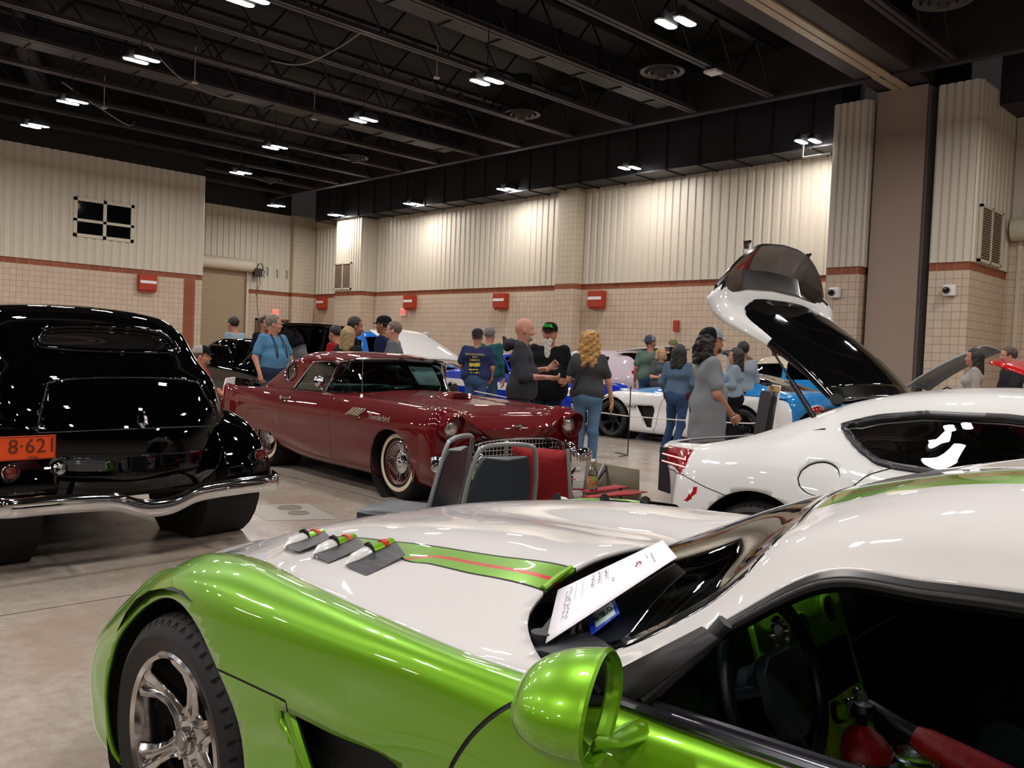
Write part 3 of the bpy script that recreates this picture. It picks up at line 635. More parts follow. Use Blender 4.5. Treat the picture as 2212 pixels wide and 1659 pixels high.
    cock=lambda V:np.where((V[:,0]<-.5),sdf([(-.915,0),(-.915,.3),(-.925,.5),(-.95,.62),(-.975,.68),(-1.03,.735),(-1.11,.787),(-1.2,.825),(-1.45,.80),(-1.9,.80),(-2.2,.80),(-2.3,.70),(-2.35,.4),(-2.36,0),(-2.35,-.4),(-2.3,-.70),(-2.2,-.80),(-1.9,-.80),(-1.45,-.80),(-1.2,-.825),(-1.11,-.787),(-1.03,-.735),(-.975,-.68),(-.95,-.62),(-.925,-.5),(-.915,-.3)],(0,1),4)(V),1)*np.where(V[:,2]<.6,0,1)+np.where(V[:,2]<.6,1,0)
    vent=sdf([(-.52,.585),(-.70,.592),(-.86,.60),(-.90,.56),(-.88,.40),(-.86,.27),(-.80,.24),(-.72,.27),(-.64,.40),(-.565,.52)],(0,2),5,True,side)
    for f in (arF,arR,cock,vent): pm.cut(f)
    white=ycurve([(.95,.60),(.5,.64),(.3,.70),(0,.72),(-.15,.742),(-.37,.785),(-.57,.81),(-.86,.835),(-1.1,.852),(-1.3,.86)])
    pm.cut(white)
    chan=None
    if detail:
        cp=[(-.13,.486),(-.22,.49),(-.33,.502),(-.63,.494),(-.91,.474),(-.99,.468),(-.99,.592),(-.935,.594),(-.74,.602),(-.594,.597),(-.55,.605),(-.51,.60),(-.40,.54),(-.33,.575),(-.225,.53),(-.13,.54),(-.03,.487)]
        chan0=sdf(cp,(0,1),4,False); chan=lambda V:chan0(np.column_stack([V[:,0],np.abs(V[:,1])]))
        chan2=lambda V:chan(V)-.007
        rx=np.array([-.99,-.93,-.75,-.60,-.565,-.53,-.50]); ry=np.array([.545,.547,.552,.553,.556,.585,.62]); red=lambda V:np.abs(V[:,1])-np.interp(V[:,0],rx,ry)
        for q in (-.0085,.0085): pm.cut(lambda V,q=q:red(V)-q)
        pm.cut(chan); pm.cut(chan2)
    doorP=sdf([(-1.24,.86),(-1.189,.812),(-1.15,.786),(-1.117,.757),(-1.08,.716),(-1.048,.671),(-1.025,.63),(-1.0,.56),(-.97,.45),(-.96,.30),(-.96,.10),(-1.93,.10),(-1.95,.3),(-2.0,.5),(-2.08,.7),(-2.05,.87)],(0,2),5,True,side)
    gillP=sdf([(-.15,.602),(-.35,.609),(-.545,.613),(-.6,.3),(-.3,.2),(-.1,.3)],(0,2),2,False,side)
    hoodP=lambda V:V[:,0]*0+1
    for f,w_ in ((doorP,.0045),(gillP,.0028)):
        for q in (-w_,0,w_): pm.cut(lambda V,f=f,q=q:f(V)-q)
    c=pm.cen(); gone=(arF(c)<0)|(arR(c)<0)|(cock(c)<0)|(vent(c)<0)
    mi=np.where((white(c)<0)&(c[:,2]>.4),1,0)
    if detail:
        ok=(c[:,2]>.5)&(np.abs(c[:,1])<.75)&(c[:,0]>-1.1)
        mi=np.where(ok&(chan2(c)<0),2,mi); mi=np.where(ok&(chan(c)<0),0,mi); mi=np.where(ok&(chan(c)<-.001)&(np.abs(red(c))<.0085)&(c[:,0]<-.5),3,mi)
    mi=np.where((np.abs(doorP(c))<.0045)&(c[:,2]>.14)|(np.abs(gillP(c))<.0028)&(c[:,2]>.598),2,mi)
    mats=[MG,MW,M_seam,M_redline]
    v=pm.V; 
    door=(doorP(c)<0)&(np.abs(c[:,1])>.8)
    hood=(c[:,0]>-1.25)&(c[:,2]>.45)&(np.abs(c[:,1])<.9)&(white(c)<0)
    body=~gone&~door&~hood
    pm.obj('body_shell',body,mats,t,mi,.012)
    pm.obj('hood',~gone&hood&~door,mats,t,mi,.012)
    pm.obj('door',~gone&door&(c[:,1]>0),mats,t,mi,.012); pm.obj('door',~gone&door&(c[:,1]<0),mats,t,mi,.012)
    # liners
    g=G()
    for sx in (-1,1):
        for xc,rc,zc in ((-.025,.40,.325),(-2.51,.42,.345)):
            g.lathe([(rc,.92),(rc,.55),(.1,.55)],(xc,0,zc),(0,sx,0),32)
        g.box((-1.0,min(sx*.62,sx*.86),.14),(-.5,max(sx*.62,sx*.86),.66))
    g.obj('wheel_well_liners',M_dark,t)
    for sx in (1,-1):
        y=.79*sx
        wheel(t,0,y,.325,.275,.238,sx,'spoke',6)
        wheel(t,-2.51,.78*sx,.345,.345,.25,sx,'spoke',6)
        # gill lip
        g=G(); g.tube([(-.515,.915*sx,.592),(-.565,.915*sx,.52),(-.635,.905*sx,.40),(-.715,.90*sx,.27),(-.76,.89*sx,.2)],[(.012,.018)]*5,8); g.obj('gill_lip',MG,t)
    # ---------------- greenhouse
    L=[[(-.86,0,.872),(-1.03,0,.95),(-1.2,0,1.03),(-1.38,0,1.105),(-1.62,0,1.163),(-1.95,0,1.188),(-2.35,0,1.165),(-2.8,0,1.05),(-3.2,0,.935)],
    [(-.89,.26,.866),(-1.06,.255,.944),(-1.225,.25,1.027),(-1.39,.245,1.10),(-1.62,.25,1.168),(-1.95,.26,1.203),(-2.35,.28,1.172),(-2.8,.32,1.047),(-3.2,.36,.925)],
    [(-.97,.5,.845),(-1.13,.48,.905),(-1.285,.46,.99),(-1.42,.44,1.08),(-1.62,.44,1.148),(-1.95,.45,1.175),(-2.35,.47,1.14),(-2.8,.52,1.02),(-3.2,.6,.915)],
    [(-1.12,.735,.80),(-1.21,.68,.838),(-1.335,.637,.93),(-1.455,.588,1.048),(-1.63,.58,1.095),(-1.95,.585,1.118),(-2.35,.61,1.08),(-2.8,.68,.98),(-3.2,.76,.90)],
    [(-1.21,.82,.818),(-1.30,.755,.858),(-1.40,.695,.938),(-1.525,.635,1.031),(-1.68,.63,1.05),(-1.95,.635,1.064),(-2.35,.665,1.03),(-2.8,.74,.94),(-3.2,.82,.88)],
    [(-1.26,.82,.815),(-1.34,.81,.84),(-1.43,.785,.885),(-1.56,.755,.935),(-1.72,.75,.945),(-1.98,.75,.955),(-2.35,.77,.95),(-2.8,.81,.915),(-3.2,.855,.88)],
    [(-1.30,.85,.818),(-1.37,.85,.822),(-1.45,.85,.824),(-1.6,.848,.827),(-1.76,.845,.829),(-2.0,.845,.835),(-2.35,.855,.86),(-2.8,.875,.88),(-3.2,.88,.875)]]
    D=dense(np.array(L).transpose(1,0,2),110,110) if detail else dense(np.array(L).transpose(1,0,2),60,60); gh=gridpm(D)
    uv=lambda V:np.column_stack([V[:,3],np.abs(V[:,4])])
    def band(a,b):   # inside a<=av<=b
        return lambda V:np.maximum(a-np.abs(V[:,4]),np.abs(V[:,4])-b)
    cuts={'g':sdf([(-.5,-3),(3.04,-3),(3.03,1),(3.0,2.3),(2.9,2.8),(2.7,2.97),(2,3.0),(-.5,3.0)],(3,4),1,False)}
    gl0=sdf([(-.5,-.5),(3.0,-.5),(2.98,1.2),(2.93,2.2),(2.82,2.7),(2.55,2.93),(-.5,2.95)],(0,1),1,False)
    glass_=lambda V:gl0(uv(V))
    fr0=sdf([(.12,-.5),(2.82,-.5),(2.80,1.2),(2.74,2.15),(2.55,2.55),(2.2,2.72),(1,2.78),(.3,2.72),(.12,2.4)],(0,1),1,False); clear_=lambda V:fr0(uv(V))
    r0=sdf([(4.9,-.5),(5.7,-.5),(7.6,-.5),(7.7,1.5),(7.4,2.4),(6.4,2.6),(5.9,2.2),(5.75,1)],(0,1),2,False); rear_=lambda V:r0(uv(V))
    win0=sdf([(-.5,4.0),(5.6,4.0),(6.1,5.0),(6.0,6.5),(-.5,6.5)],(0,1),1,False); win_=lambda V:win0(uv(V))
    op0=sdf([(1.1,4.2),(5.2,4.2),(5.6,5.1),(5.5,5.93),(.9,5.93),(1.0,5.0)],(0,1),1,False); open_=lambda V:op0(uv(V))
    seam_=lambda V:np.maximum(np.abs(V[:,3]-3.25)-.012,2.0-np.abs(V[:,4]))
    st0=lambda V:np.maximum(.20-np.abs(V[:,1]),np.abs(V[:,1])-.385)
    st1=lambda V:np.maximum(.275-np.abs(V[:,1]),np.abs(V[:,1])-.29)
    for f in (glass_,clear_,rear_,win_,open_,seam_): gh.cut(f)
    if detail:
        gh.cut(st0); gh.cut(st1)
    c=gh.cen(); gl=glass_(c)<0; cl=clear_(c)<0; rg=rear_(c)<0; wi=win_(c)<0; op=open_(c)<0
    mi=np.where(seam_(c)<0,2,1)
    if detail:
        ok=(c[:,3]>3.05)
        mi=np.where(ok&(st0(c)<0),0,mi); mi=np.where(ok&(st1(c)<0),3,mi)
    gh.obj('roof',~gl&~rg&~wi,mats,t,mi,.015)
    gh.obj('windshield_border',gl&~cl,M_blkgl,t,None,.005)
    gh.obj('windshield',gl&cl,glass('windshield_glass','#a9bdb8',.3),t)
    gh.obj('rear_window',rg,mat('tinted_glass','#060708',rough=.03,spec=.8),t)
    for sx in (1,-1):
        gh.obj('window_frame',wi&~op&(c[:,1]*sx>0),mat('black_window_trim','#0d0c0e',rough=.3),t,None,.018)
    gh.obj('side_window',op&(c[:,1]<0),glass('side_glass','#8d9a98',.3),t)
    if detail: viper_detail(t,pm,gh)
    return t,pm,gh
def viper_detail(t,pm,gh):
    M_carbon=mat('punched_grille','#14161c',rough=.45,tex=dots_tex)
    LV=[[(-.051,.630,.797),(.0,.556,.800),(-.03,.487,.816),(-.138,.541,.826),(-.145,.648,.806)],[(-.232,.665,.812),(-.220,.590,.830),(-.232,.528,.842),(-.335,.577,.847),(-.317,.678,.814)],[(-.388,.681,.818),(-.408,.602,.850),(-.405,.540,.862),(-.514,.599,.860),(-.493,.698,.820)]]
    for sy in (1,-1):
        for P in LV:
            P=[Vector((p[0],p[1]*sy,p[2]+.003)) for p in P]
            lo,mid,inn,rin,rlo=P
            g=G(); n=6; top=[];bot=[]
            fr=[lo+(inn-lo)*(k/n) for k in range(n+1)]; re=[rlo+(rin-rlo)*(k/n) for k in range(n+1)]
            V=[tuple(a+Vector((0,0,.006))) for a in fr]+[tuple(b-Vector((0,0,-.001))) for b in re]
            g.add(V,[(k,k+1,n+2+k,n+1+k) for k in range(n)]); o=g.obj('hood_louvre_mesh',M_carbon,t,smooth=False)
            # raised slat ahead of the opening
            g=G(); q1=lo+(inn-lo)*.52
            g.tube([tuple(lo+Vector((.004,0,-.004))),tuple(lo+(q1-lo)*.5+Vector((.012,0,.008))),tuple(q1+Vector((.012,0,.009)))],[(.004,.004),(.020,.009),(.020,.010)],8,0,up=(0,0,1)); g.obj('hood_louvre_slat',M_wht,t)
            g=G(); g.tube([tuple(q1+Vector((.012,0,.009))),tuple(q1+(inn-q1)*.08+Vector((.012,0,.009)))],(.021),8); g.obj('hood_louvre_edge',M_seam,t)
            if sy<0: continue
            g=G(); a=q1+(inn-q1)*.08; b=inn
            g.tube([tuple(a+Vector((.012,0,.007))),tuple(b+Vector((.012,0,.004)))],[(.019,.010),(.015,.008)],8); g.obj('hood_louvre_slat',M_green,t)
            g=G(); a=q1+(inn-q1)*.55; b=q1+(inn-q1)*.72
            g.tube([tuple(a+Vector((.012,0,.0075))),tuple(b+Vector((.012,0,.0065)))],[(.0195,.0112),(.0185,.0108)],8); g.obj('hood_louvre_mark',M_redline,t)
        # channel end lip
        g=G(); g.tube([(-.915,.474*sy,.893),(-.925,.53*sy,.885),(-.938,.594*sy,.874)],.007,8); g.obj('channel_end_lip',M_green,t)
    # cowl, dash top, wipers
    g=G(); V=[];
    X0=[(-.86,0),(-.90,.3),(-.92,.5),(-.95,.64),(-1.03,.73),(-1.17,.80)]; X1=[(-1.0,0),(-1.03,.3),(-1.1,.5),(-1.18,.62),(-1.22,.70),(-1.25,.76)]
    for (a,b) in zip(X0,X1): V+= [(a[0],a[1],.80-.05*(a[1]/.8)),(b[0],b[1],.79-.03*(b[1]/.8))]
    for (a,b) in zip(X0,X1): V+= [(a[0],-a[1],.80-.05*(a[1]/.8)),(b[0],-b[1],.79-.03*(b[1]/.8))]
    F=[(2*i,2*i+2,2*i+3,2*i+1) for i in range(5)]+[(12+2*i,12+2*i+1,12+2*i+3,12+2*i+2) for i in range(5)]
    g.add(V,F); g.obj('cowl_cover',mat('cowl_plastic','#2b2b33',rough=.5),t,smooth=False)
    M_wp=mat('wiper_plastic','#26262c',rough=.45)
    for (a,b,c_) in (((-1.03,.70,.81),(-.985,.56,.85),(-.99,.20,.905)),((-.99,.08,.89),(-.955,-.1,.895),(-1.02,-.42,.885))):
        w=thing('wiper',None,None,(0,0,0)); w.parent=t
        g=G(); g.tube([a,b],[(.02,.012),(.014,.010)],8); g.tube([b,tuple(Vector(b)+(Vector(c_)-Vector(b))*.6)],[(.014,.010),(.008,.006)],8); g.cyl(tuple(Vector(a)-Vector((0,0,.03))),tuple(Vector(a)+Vector((0,0,.02))),.022,12); g.obj('arm',M_wp,w)
        g=G(); m_=Vector(b)+(Vector(c_)-Vector(b))*.1; e=Vector(c_); g.tube([tuple(m_+Vector((-.045,0,-.0))),tuple((m_+e)/2+Vector((-.05,0,.002))),tuple(e+Vector((-.045,0,.0)))],[(.006,.011)]*3,6); g.obj('blade',M_rubber,w)
    # door belt moulding
    g=G()
    for sy in (1,-1):
        P=[(-1.31,.853,.826),(-1.42,.857,.830),(-1.56,.856,.833),(-1.75,.852,.836),(-1.98,.850,.842)]
        g.tube([(x,y*sy,z) for x,y,z in P],[(.010,.008)]*5,8); g.tube([(x,(y-.024)*sy,z) for x,y,z in P],[(.008,.009)]*5,8)
    g.obj('belt_moulding',mat('belt_chrome_black','#3a3a40',rough=.2,metal=.7),t)
    g=G()
    for sy in (1,-1): g.add([(-1.265,.81*sy,.835),(-1.43,.80*sy,.955),(-1.455,.80*sy,.945),(-1.345,.845*sy,.828)],[(0,1,2,3)])
    solid(g.obj('mirror_sail_panel',mat('sail_plastic','#1d1b1f',rough=.5),t,smooth=False),.012)
    g=G(); g.tube([(-1.35,.835,.835),(-1.42,.80,.92),(-1.452,.785,.968)],[(.016,.012)]*3,10); g.obj('vent_post',mat('sail_plastic'),t)
    # door mirrors
    for sy,lab in ((1,'left'),(-1,'right')):
        m=thing('door_mirror',None,None,(-1.385,1.0*sy,.878)); m.parent=t
        n=Vector((-.93,-.37*sy,0)).normalized(); u=Vector((0,0,1)); w_=n.cross(u)
        rings=[]
        for k in range(13):
            q=k/12; dd=.118*math.sin(q*PI/2)-.002; rr=math.cos(q*PI/2)**.72 if k<12 else .02
            ce=-n*dd*1.0+Vector((0,-.0*sy,-.012*q)); rings.append([tuple(ce+w_*math.cos(a)*.098*rr*(1+.12*math.cos(2*a))+u*math.sin(a)*.078*rr) for a in np.linspace(0,2*PI,32,endpoint=False)])
        g=G(); g.ring(rings,True,False); g.obj('mirror_housing',M_green,m)
        g=G(); rim=lambda k,d,off:[tuple(n*off+w_*math.cos(a)*(.098*(1+.12*math.cos(2*a))-d)+u*math.sin(a)*(.078-d)) for a in np.linspace(0,2*PI,32,endpoint=False)]
        g.ring([rim(0,.0,-.002),rim(0,-.001,.004),rim(0,.004,.008),rim(0,.009,.004),rim(0,.012,-.02)],True,False); g.obj('mirror_rim',M_green,m)
        g=G(); g.add(rim(0,.011,-.005),[tuple(range(32))]); g.obj('mirror_glass',mat('mirror_glass','#9aa0a0',rough=.01,metal=1),m,smooth=False)
        g=G(); g.tube([(.02,.0,-.055),(.015,-.06*sy,-.072),(.01,-.14*sy,-.07)],[(.02,.012),(.018,.010),(.03,.012)],10); g.obj('mirror_foot',M_green,m)
    # ---------------- interior
    Mi=mat('charcoal_vinyl','#1d1f24',rough=.5); Mi2=mat('black_leather','#0e0f12',rough=.4,bump=(120,.1,.002))
    inn=thing('cabin',None,None,(0,0,0)); inn.parent=t
    g=G(); g.box((-2.3,-.78,.16),(-1.0,.78,.2)); g.box((-2.34,-.76,.2),(-2.3,.76,.82)); g.box((-1.05,-.78,.2),(-1.0,.78,.74)); g.obj('cabin_tub',M_dark,inn,smooth=False)
    for sy in (1,-1): 
        g=G(); g.box((-2.2,min(.765*sy,.80*sy),.2),(-1.08,max(.765*sy,.80*sy),.812)); bevel(g.obj('door_card',Mi,inn,smooth=False),.015)
    # dashboard: rounded top, face at x=-1.22
    g=G(); rings=[]
    for y in np.linspace(-.76,.76,25):
        b=.045*math.exp(-((y-.41)/.17)**2); rings.append([(-1.0,y,.55),(-1.0,y,.80),(-1.08,y,.82+b*.6),(-1.16,y,.822+b),(-1.215,y,.81+b),(-1.245,y,.775+b*.7),(-1.25,y,.70),(-1.22,y,.60),(-1.16,y,.52)])
    g.ring(rings,True,True); g.obj('dashboard',Mi,inn)
    # green centre stack
    M_gi=mat('green_trim_gloss','#8fd01c',rough=.25,metal=.1,coat=1)
    def slab(name,pts,th,m,par=inn,bev=.006):
        """pts: outline in (y, s) on the sloping face; s runs down the face"""
        a=Vector((-1.252,0,.80)); d=Vector((-1.352,0,.50))-a
        g=G(); fr=[a+d*s+Vector((0,y,0)) for y,s in pts]; nn=Vector((-d.z*-1,0,d.x*-1)).normalized(); nn=Vector((-.95,0,.316))
        V=[tuple(p) for p in fr]+[tuple(p+nn*th) for p in fr]; n=len(pts)
        g.add(V,[tuple(range(n)),tuple(range(n,2*n))[::-1]]+[(i,i+1-n*(i==n-1),n+i+1-n*(i==n-1),n+i) for i in range(n)]); return bevel(g.obj(name,m,par,smooth=False),bev)
    slab('centre_stack',[(.30,-.03),(.10,-.07),(-.07,-.07),(-.115,.0),(-.12,.4),(-.125,1.0),(.115,1.0),(.11,.4),(.13,.30),(.30,.26)],.014,M_gi)
    def face(y,s,off=.016): a=Vector((-1.252,y,.80)); return a+Vector((-.1,0,-.30))*s+Vector((-.95,0,.316))*off
    nn=Vector((-.95,0,.316))
    for y,s,r_ in ((.115,.10,.038),(-.035,.05,.034),(-.62,.12,.038)):
        v=thing('air_vent',None,None,(0,0,0)); v.parent=inn; c_=face(y,s,.018)
        if y<-.5: c_=Vector((-1.262,-.60,.725))
        g=G(); g.lathe([(r_,-.01),(r_,.004),(r_-.005,.007),(r_-.008,-.004)],tuple(c_),tuple(nn),28); g.obj('vent_ring',M_gi if y>-.5 else Mi,v)
        g=G(); g.lathe([(r_-.006,-.004),(0,-.004)],tuple(c_),tuple(nn),24); g.obj('vent_well',M_rubber,v)
        for k in range(6):
            q=(-.8+k*.32)*r_; hw=math.sqrt(max(r_*r_-q*q,1e-6))-.006; uz=Vector((.316,0,.95))
            g=G(); p=c_+uz*q+nn*.002; g.tube([tuple(p+Vector((0,-hw,0))),tuple(p+Vector((0,hw,0)))],.0022,5); g.obj('vent_slat',mat('vent_slat_plastic','#2c2e34',rough=.4),v)
    for y,s in ((.225,.06),):
        c_=face(y,s,.016); v=thing('gauge',None,None,(0,0,0)); v.parent=inn
        g=G(); g.lathe([(.034,0),(.036,.008),(.031,.013),(.027,.006)],tuple(c_),tuple(nn),28); g.obj('bezel',M_chrome,v)
        g=G(); g.lathe([(.028,.004),(0,.004)],tuple(c_),tuple(nn),24); g.obj('dial',mat('pale_dial','#b9bdb6',rough=.4),v)
    slab('radio_panel',[(.08,.28),(-.085,.28),(-.09,.60),(.085,.60)],.022,mat('radio_black','#050507',rough=.2,coat=.5))
    for y,s in ((.045,.72),(-.01,.74),(-.07,.72)):
        c_=face(y,s,.014); v=thing('climate_knob',None,None,(0,0,0)); v.parent=inn
        g=G(); g.lathe([(.024,0),(.024,.008),(.019,.012)],tuple(c_),tuple(nn),20); g.obj('bezel',M_chrome if y<.03 else M_rubber,v)
        g=G(); g.lathe([(.017,.0),(.016,.022),(0,.024)],tuple(c_),tuple(nn),16); g.obj('knob',M_gi if y>.03 else mat('knob_grey','#8d918c',rough=.35),v)
    # console
    g=G(); rings=[]
    for x,z,w_ in ((-1.31,.475,.125),(-1.38,.487,.13),(-1.5,.49,.13),(-1.7,.50,.125),(-2.0,.52,.12),(-2.28,.53,.12)): rings.append([(x,w_,.2),(x,w_,z-.03),(x,w_-.02,z),(x,-w_+.02,z),(x,-w_,z-.03),(x,-w_,.2)])
    g.ring(rings); g.obj('centre_console',M_gi,inn)
    M_rl=mat('red_leather','#a5101c',rough=.45,bump=(70,.3,.004))
    v=thing('gear_lever',None,None,(-1.385,.01,.492)); v.parent=inn
    g=G(); g.lathe([(.075,0),(.08,.008),(.074,.016),(.068,.006)],n=32); g.obj('boot_ring',mat('dimpled_chrome','#b5b7ba',rough=.15,metal=1,bump=(220,.6,.002)),v)
    g=G(); g.lathe([(.068,.006),(.062,.03),(.045,.05),(.025,.065),(.012,.075)],n=14); g.obj('boot',M_rl,v)
    g=G(); g.lathe([(.010,.07),(.010,.085),(.02,.09),(.026,.105),(.02,.12),(0,.125)],n=16); g.obj('knob',Mi2,v)
    g=G(); g.lathe([(.048,0),(.052,.008),(.046,.014),(.040,.006),(.038,-.03),(0,-.03)],(-1.48,-.05,.50),n=28); g.obj('cup_holder_ring',mat('dimpled_chrome'),inn)
    v=thing('parking_brake',None,None,(0,0,0)); v.parent=inn
    g=G(); g.tube([(-1.33,-.1,.565),(-1.355,-.1,.563),(-1.47,-.1,.53)],[.012,.022,.022],12); g.obj('grip',Mi2,v)
    g=G(); g.tube([(-1.315,-.1,.565),(-1.335,-.1,.565)],.008,8); g.obj('button',M_chrome,v)
    g=G(); g.tube([(-1.46,-.1,.533),(-1.49,-.1,.525),(-1.58,-.1,.505),(-1.70,-.1,.495)],[(.024,.024),(.036,.032),(.05,.035),(.055,.02)],12); g.obj('boot',M_rl,v)
    # passenger side door details
    g=G(); g.tube([(-1.30,-.755,.715),(-1.36,-.74,.70),(-1.44,-.745,.705)],[(.004,.006),(.008,.016),(.004,.008)],8); g.obj('inner_door_handle',mat('satin_handle','#6c7276',rough=.3,metal=.6),inn)
    g=G(); g.tube([(-1.44,-.74,.66),(-1.45,-.71,.63),(-1.49,-.70,.53),(-1.51,-.73,.47)],[(.02,.012)]*4,8); g.obj('pull_strap',mat('strap_grey','#33373a',rough=.4),inn)
    g=G(); g.tube([(-1.256,-.13,.655),(-1.262,-.35,.672),(-1.262,-.60,.668)],.004,6); g.obj('dash_trim_line',mat('strap_grey'),inn)
    # seats
    for sy in (1,-1):
        v=thing('seat',None,None,(-1.78,.40*sy,.2)); v.parent=inn
        g=G(); rings=[]
        for x,z,h in ((.30,.17,.06),(.26,.20,.09),(.0,.17,.10),(-.22,.14,.10)): rings.append([(x,-.24,z-h),(x,-.25,z+.03),(x,-.19,z+.045),(x,-.12,z),(x,.12,z),(x,.19,z+.045),(x,.25,z+.03),(x,.24,z-h)])
        g.ring(rings); g.obj('seat_cushion',Mi2,v)
        g=G(); rings=[]
        for x,z,w_ in ((-.20,.12,.25),(-.26,.3,.26),(-.34,.5,.25),(-.38,.62,.18),(-.41,.74,.14),(-.42,.78,.11)): rings.append([(x-.07,-w_,z),(x+.05,-w_,z),(x+.06,-w_*.8,z),(x,-w_*.5,z),(x,w_*.5,z),(x+.06,w_*.8,z),(x+.05,w_,z),(x-.07,w_,z)])
        g.ring(rings); subd(g.obj('seat_back',Mi2,v),1)
    # steering wheel
    v=thing('steering_wheel',None,None,(-1.345,.37,.73)); v.parent=inn
    n=Vector((-.94,0,.34)); u=Vector((.34,0,.94)); w_=Vector((0,1,0)); k_=40
    g=G(); g.tube([tuple(w_*math.cos(a)*.178+u*math.sin(a)*.172) for a in np.linspace(0,2*PI,k_,endpoint=False)],[(.0165,.0145)]*k_,10,closed=True,caps=False); g.obj('wheel_rim',mat('wheel_leather','#1a1b1f',rough=.38),v)
    g=G(); rings=[]
    for d_,sc_ in ((-.02,.75),(.015,1.0),(.03,.92),(.036,.6)): rings.append([tuple(n*d_+w_*y*sc_+u*z*sc_) for y,z in ((-.085,.045),(-.05,.07),(.05,.07),(.085,.045),(.088,-.02),(.06,-.08),(.02,-.10),(-.02,-.10),(-.06,-.08),(-.088,-.02))])
    g.ring(rings); g.obj('airbag_hub',mat('hub_vinyl','#2c2e34',rough=.5),v)
    for a in (.15,PI-.15,-PI/2-.35,-PI/2+.35):
        g=G(); g.tube([tuple(w_*math.cos(a)*.07+u*math.sin(a)*.065),tuple(w_*math.cos(a)*.17+u*math.sin(a)*.165-n*.004)],[(.022,.01),(.014,.009)],8); g.obj('wheel_spoke',mat('hub_vinyl'),v)
    g=G(); g.add([tuple(n*.039+w_*y*.016+u*z*.02) for y,z in ((-.6,1),(-.9,.3),(-.6,-.4),(0,-1.1),(.6,-.4),(.9,.3),(.6,1),(.15,.5),(-.15,.5))],[tuple(range(9))]); g.obj('hub_emblem',mat('emblem_grey','#55575b',rough=.3,metal=.8),v,smooth=False)
    g=G(); g.tube([tuple(-n*.02+Vector((0,0,0))),(.17,0,-.06)],.045,12); g.obj('steering_column',Mi,v)
# sheets and sticker
def dots_tex(nt,b):
    N=nt.nodes.new; L=nt.links.new; tc=N('ShaderNodeTexCoord'); mp=N('ShaderNodeMapping'); mp.inputs['Scale'].default_value=(120,120,120); L(tc.outputs['Object'],mp.inputs[0])
    v=N('ShaderNodeTexVoronoi'); v.inputs['Scale'].default_value=1; v.inputs['Randomness'].default_value=0; L(mp.outputs[0],v.inputs['Vector'])
    c=N('ShaderNodeMath'); c.operation='LESS_THAN'; c.inputs[1].default_value=.2; L(v.outputs['Distance'],c.inputs[0])
    mx=N('ShaderNodeMix'); mx.data_type='RGBA'; mx.inputs['A'].default_value=lin('#15161c'); mx.inputs['B'].default_value=lin('#6c6e76'); L(c.outputs[0],mx.inputs['Factor']); L(mx.outputs['Result'],b.inputs['Base Color'])
t_v,_,_=viper(183,(-2.1644,1.8318),'lime green sports coupe with white centre stripes in the foreground')
CV=Matrix.Translation((-2.1644,1.8318,0))@Matrix.Rotation(R(183),4,'Z')
def sheet(name,corners,m,n=5,sag=0.0,th=.0006,parent=None):
    a,b,c,d=[Vector(p) for p in corners]; g=G(); V=[]
    for i in range(n+1):
        for j in range(n+1):
            u=i/n;v=j/n; p=a*(1-u)*(1-v)+b*u*(1-v)+c*u*v+d*(1-u)*v+Vector((0,0,sag*math.sin(PI*u)*math.sin(PI*v))); V.append(tuple(p))
    g.add(V,[(i*(n+1)+j,(i+1)*(n+1)+j,(i+1)*(n+1)+j+1,i*(n+1)+j+1) for i in range(n) for j in range(n)])
    return solid(g.obj(name,m,parent),th)
M_paper=mat('paper_white','#ece7ee',rough=.7); M_ink=mat('pen_ink','#55555e',rough=.7)
t=thing('entry_sheet','white show entry sheet tucked under the wiper of the green coupe','paper',(0,0,0)); t.matrix_world=CV
cs=[(-.950,.560,.868),(-1.062,.728,.822),(-1.150,.430,.955),(-1.045,.320,.957)]
sheet('sheet',cs,M_paper,6,.004,parent=t)
# handwriting strokes and rules on the sheet
def onsheet(u,v,lift=.0035):
    a,b,c,d=[Vector(p) for p in cs]; return a*(1-u)*(1-v)+b*u*(1-v)+c*u*v+d*(1-u)*v+Vector((0,0,.004*math.sin(PI*u)*math.sin(PI*v)+lift))
g=G(); rnd.seed(3)
def scrib(g,v,u0,u1,h,r_=.0005,m=0):
    P=[]; n=int((u1-u0)*70)
    for k in range(n+1): P.append(tuple(onsheet(u0+(u1-u0)*k/n,v+h*(rnd.random()-.5))))
    g.tube(P,r_,3,m)
for v,u0,u1 in ((.44,.12,.42),(.38,.10,.45),(.32,.12,.44)): scrib(g,v,u0,u1,.022)
scrib(g,.50,.5,.62,.02); scrib(g,.70,.45,.6,.03,.0007,1); scrib(g,.73,.45,.6,.03,.0007,1); scrib(g,.84,.35,.75,.015); scrib(g,.80,.3,.5,.01); scrib(g,.10,.2,.75,.03,.0004); scrib(g,.13,.15,.8,.03,.0004)
for v in (.46,.40,.34,.24,.18): g.tube([tuple(onsheet(.1,v)),tuple(onsheet(.5,v))],.0003,3)
g.obj('handwriting',[M_ink,mat('stamp_red','#9b2a35',rough=.7)],t)
t=thing('registration_sticker','blue edged windshield sticker reading 03 24 beside the entry sheet','sticker',(0,0,0)); t.matrix_world=CV
sc_=[(-1.073,.532,.871),(-1.040,.577,.838),(-1.100,.640,.826),(-1.117,.575,.860)]
ss=[Vector(p) for p in sc_]
def onst(u,v,l=0): a,b,c,d=ss; return a*(1-u)*(1-v)+b*u*(1-v)+c*u*v+d*(1-u)*v+Vector((-.2,.5,.8)).normalized()*(.002+l)
sheet('sticker_border',[tuple(onst(u,v)) for u,v in ((0,0),(1,0),(1,1),(0,1))],mat('sticker_blue','#1436b8',rough=.4),2,parent=t)
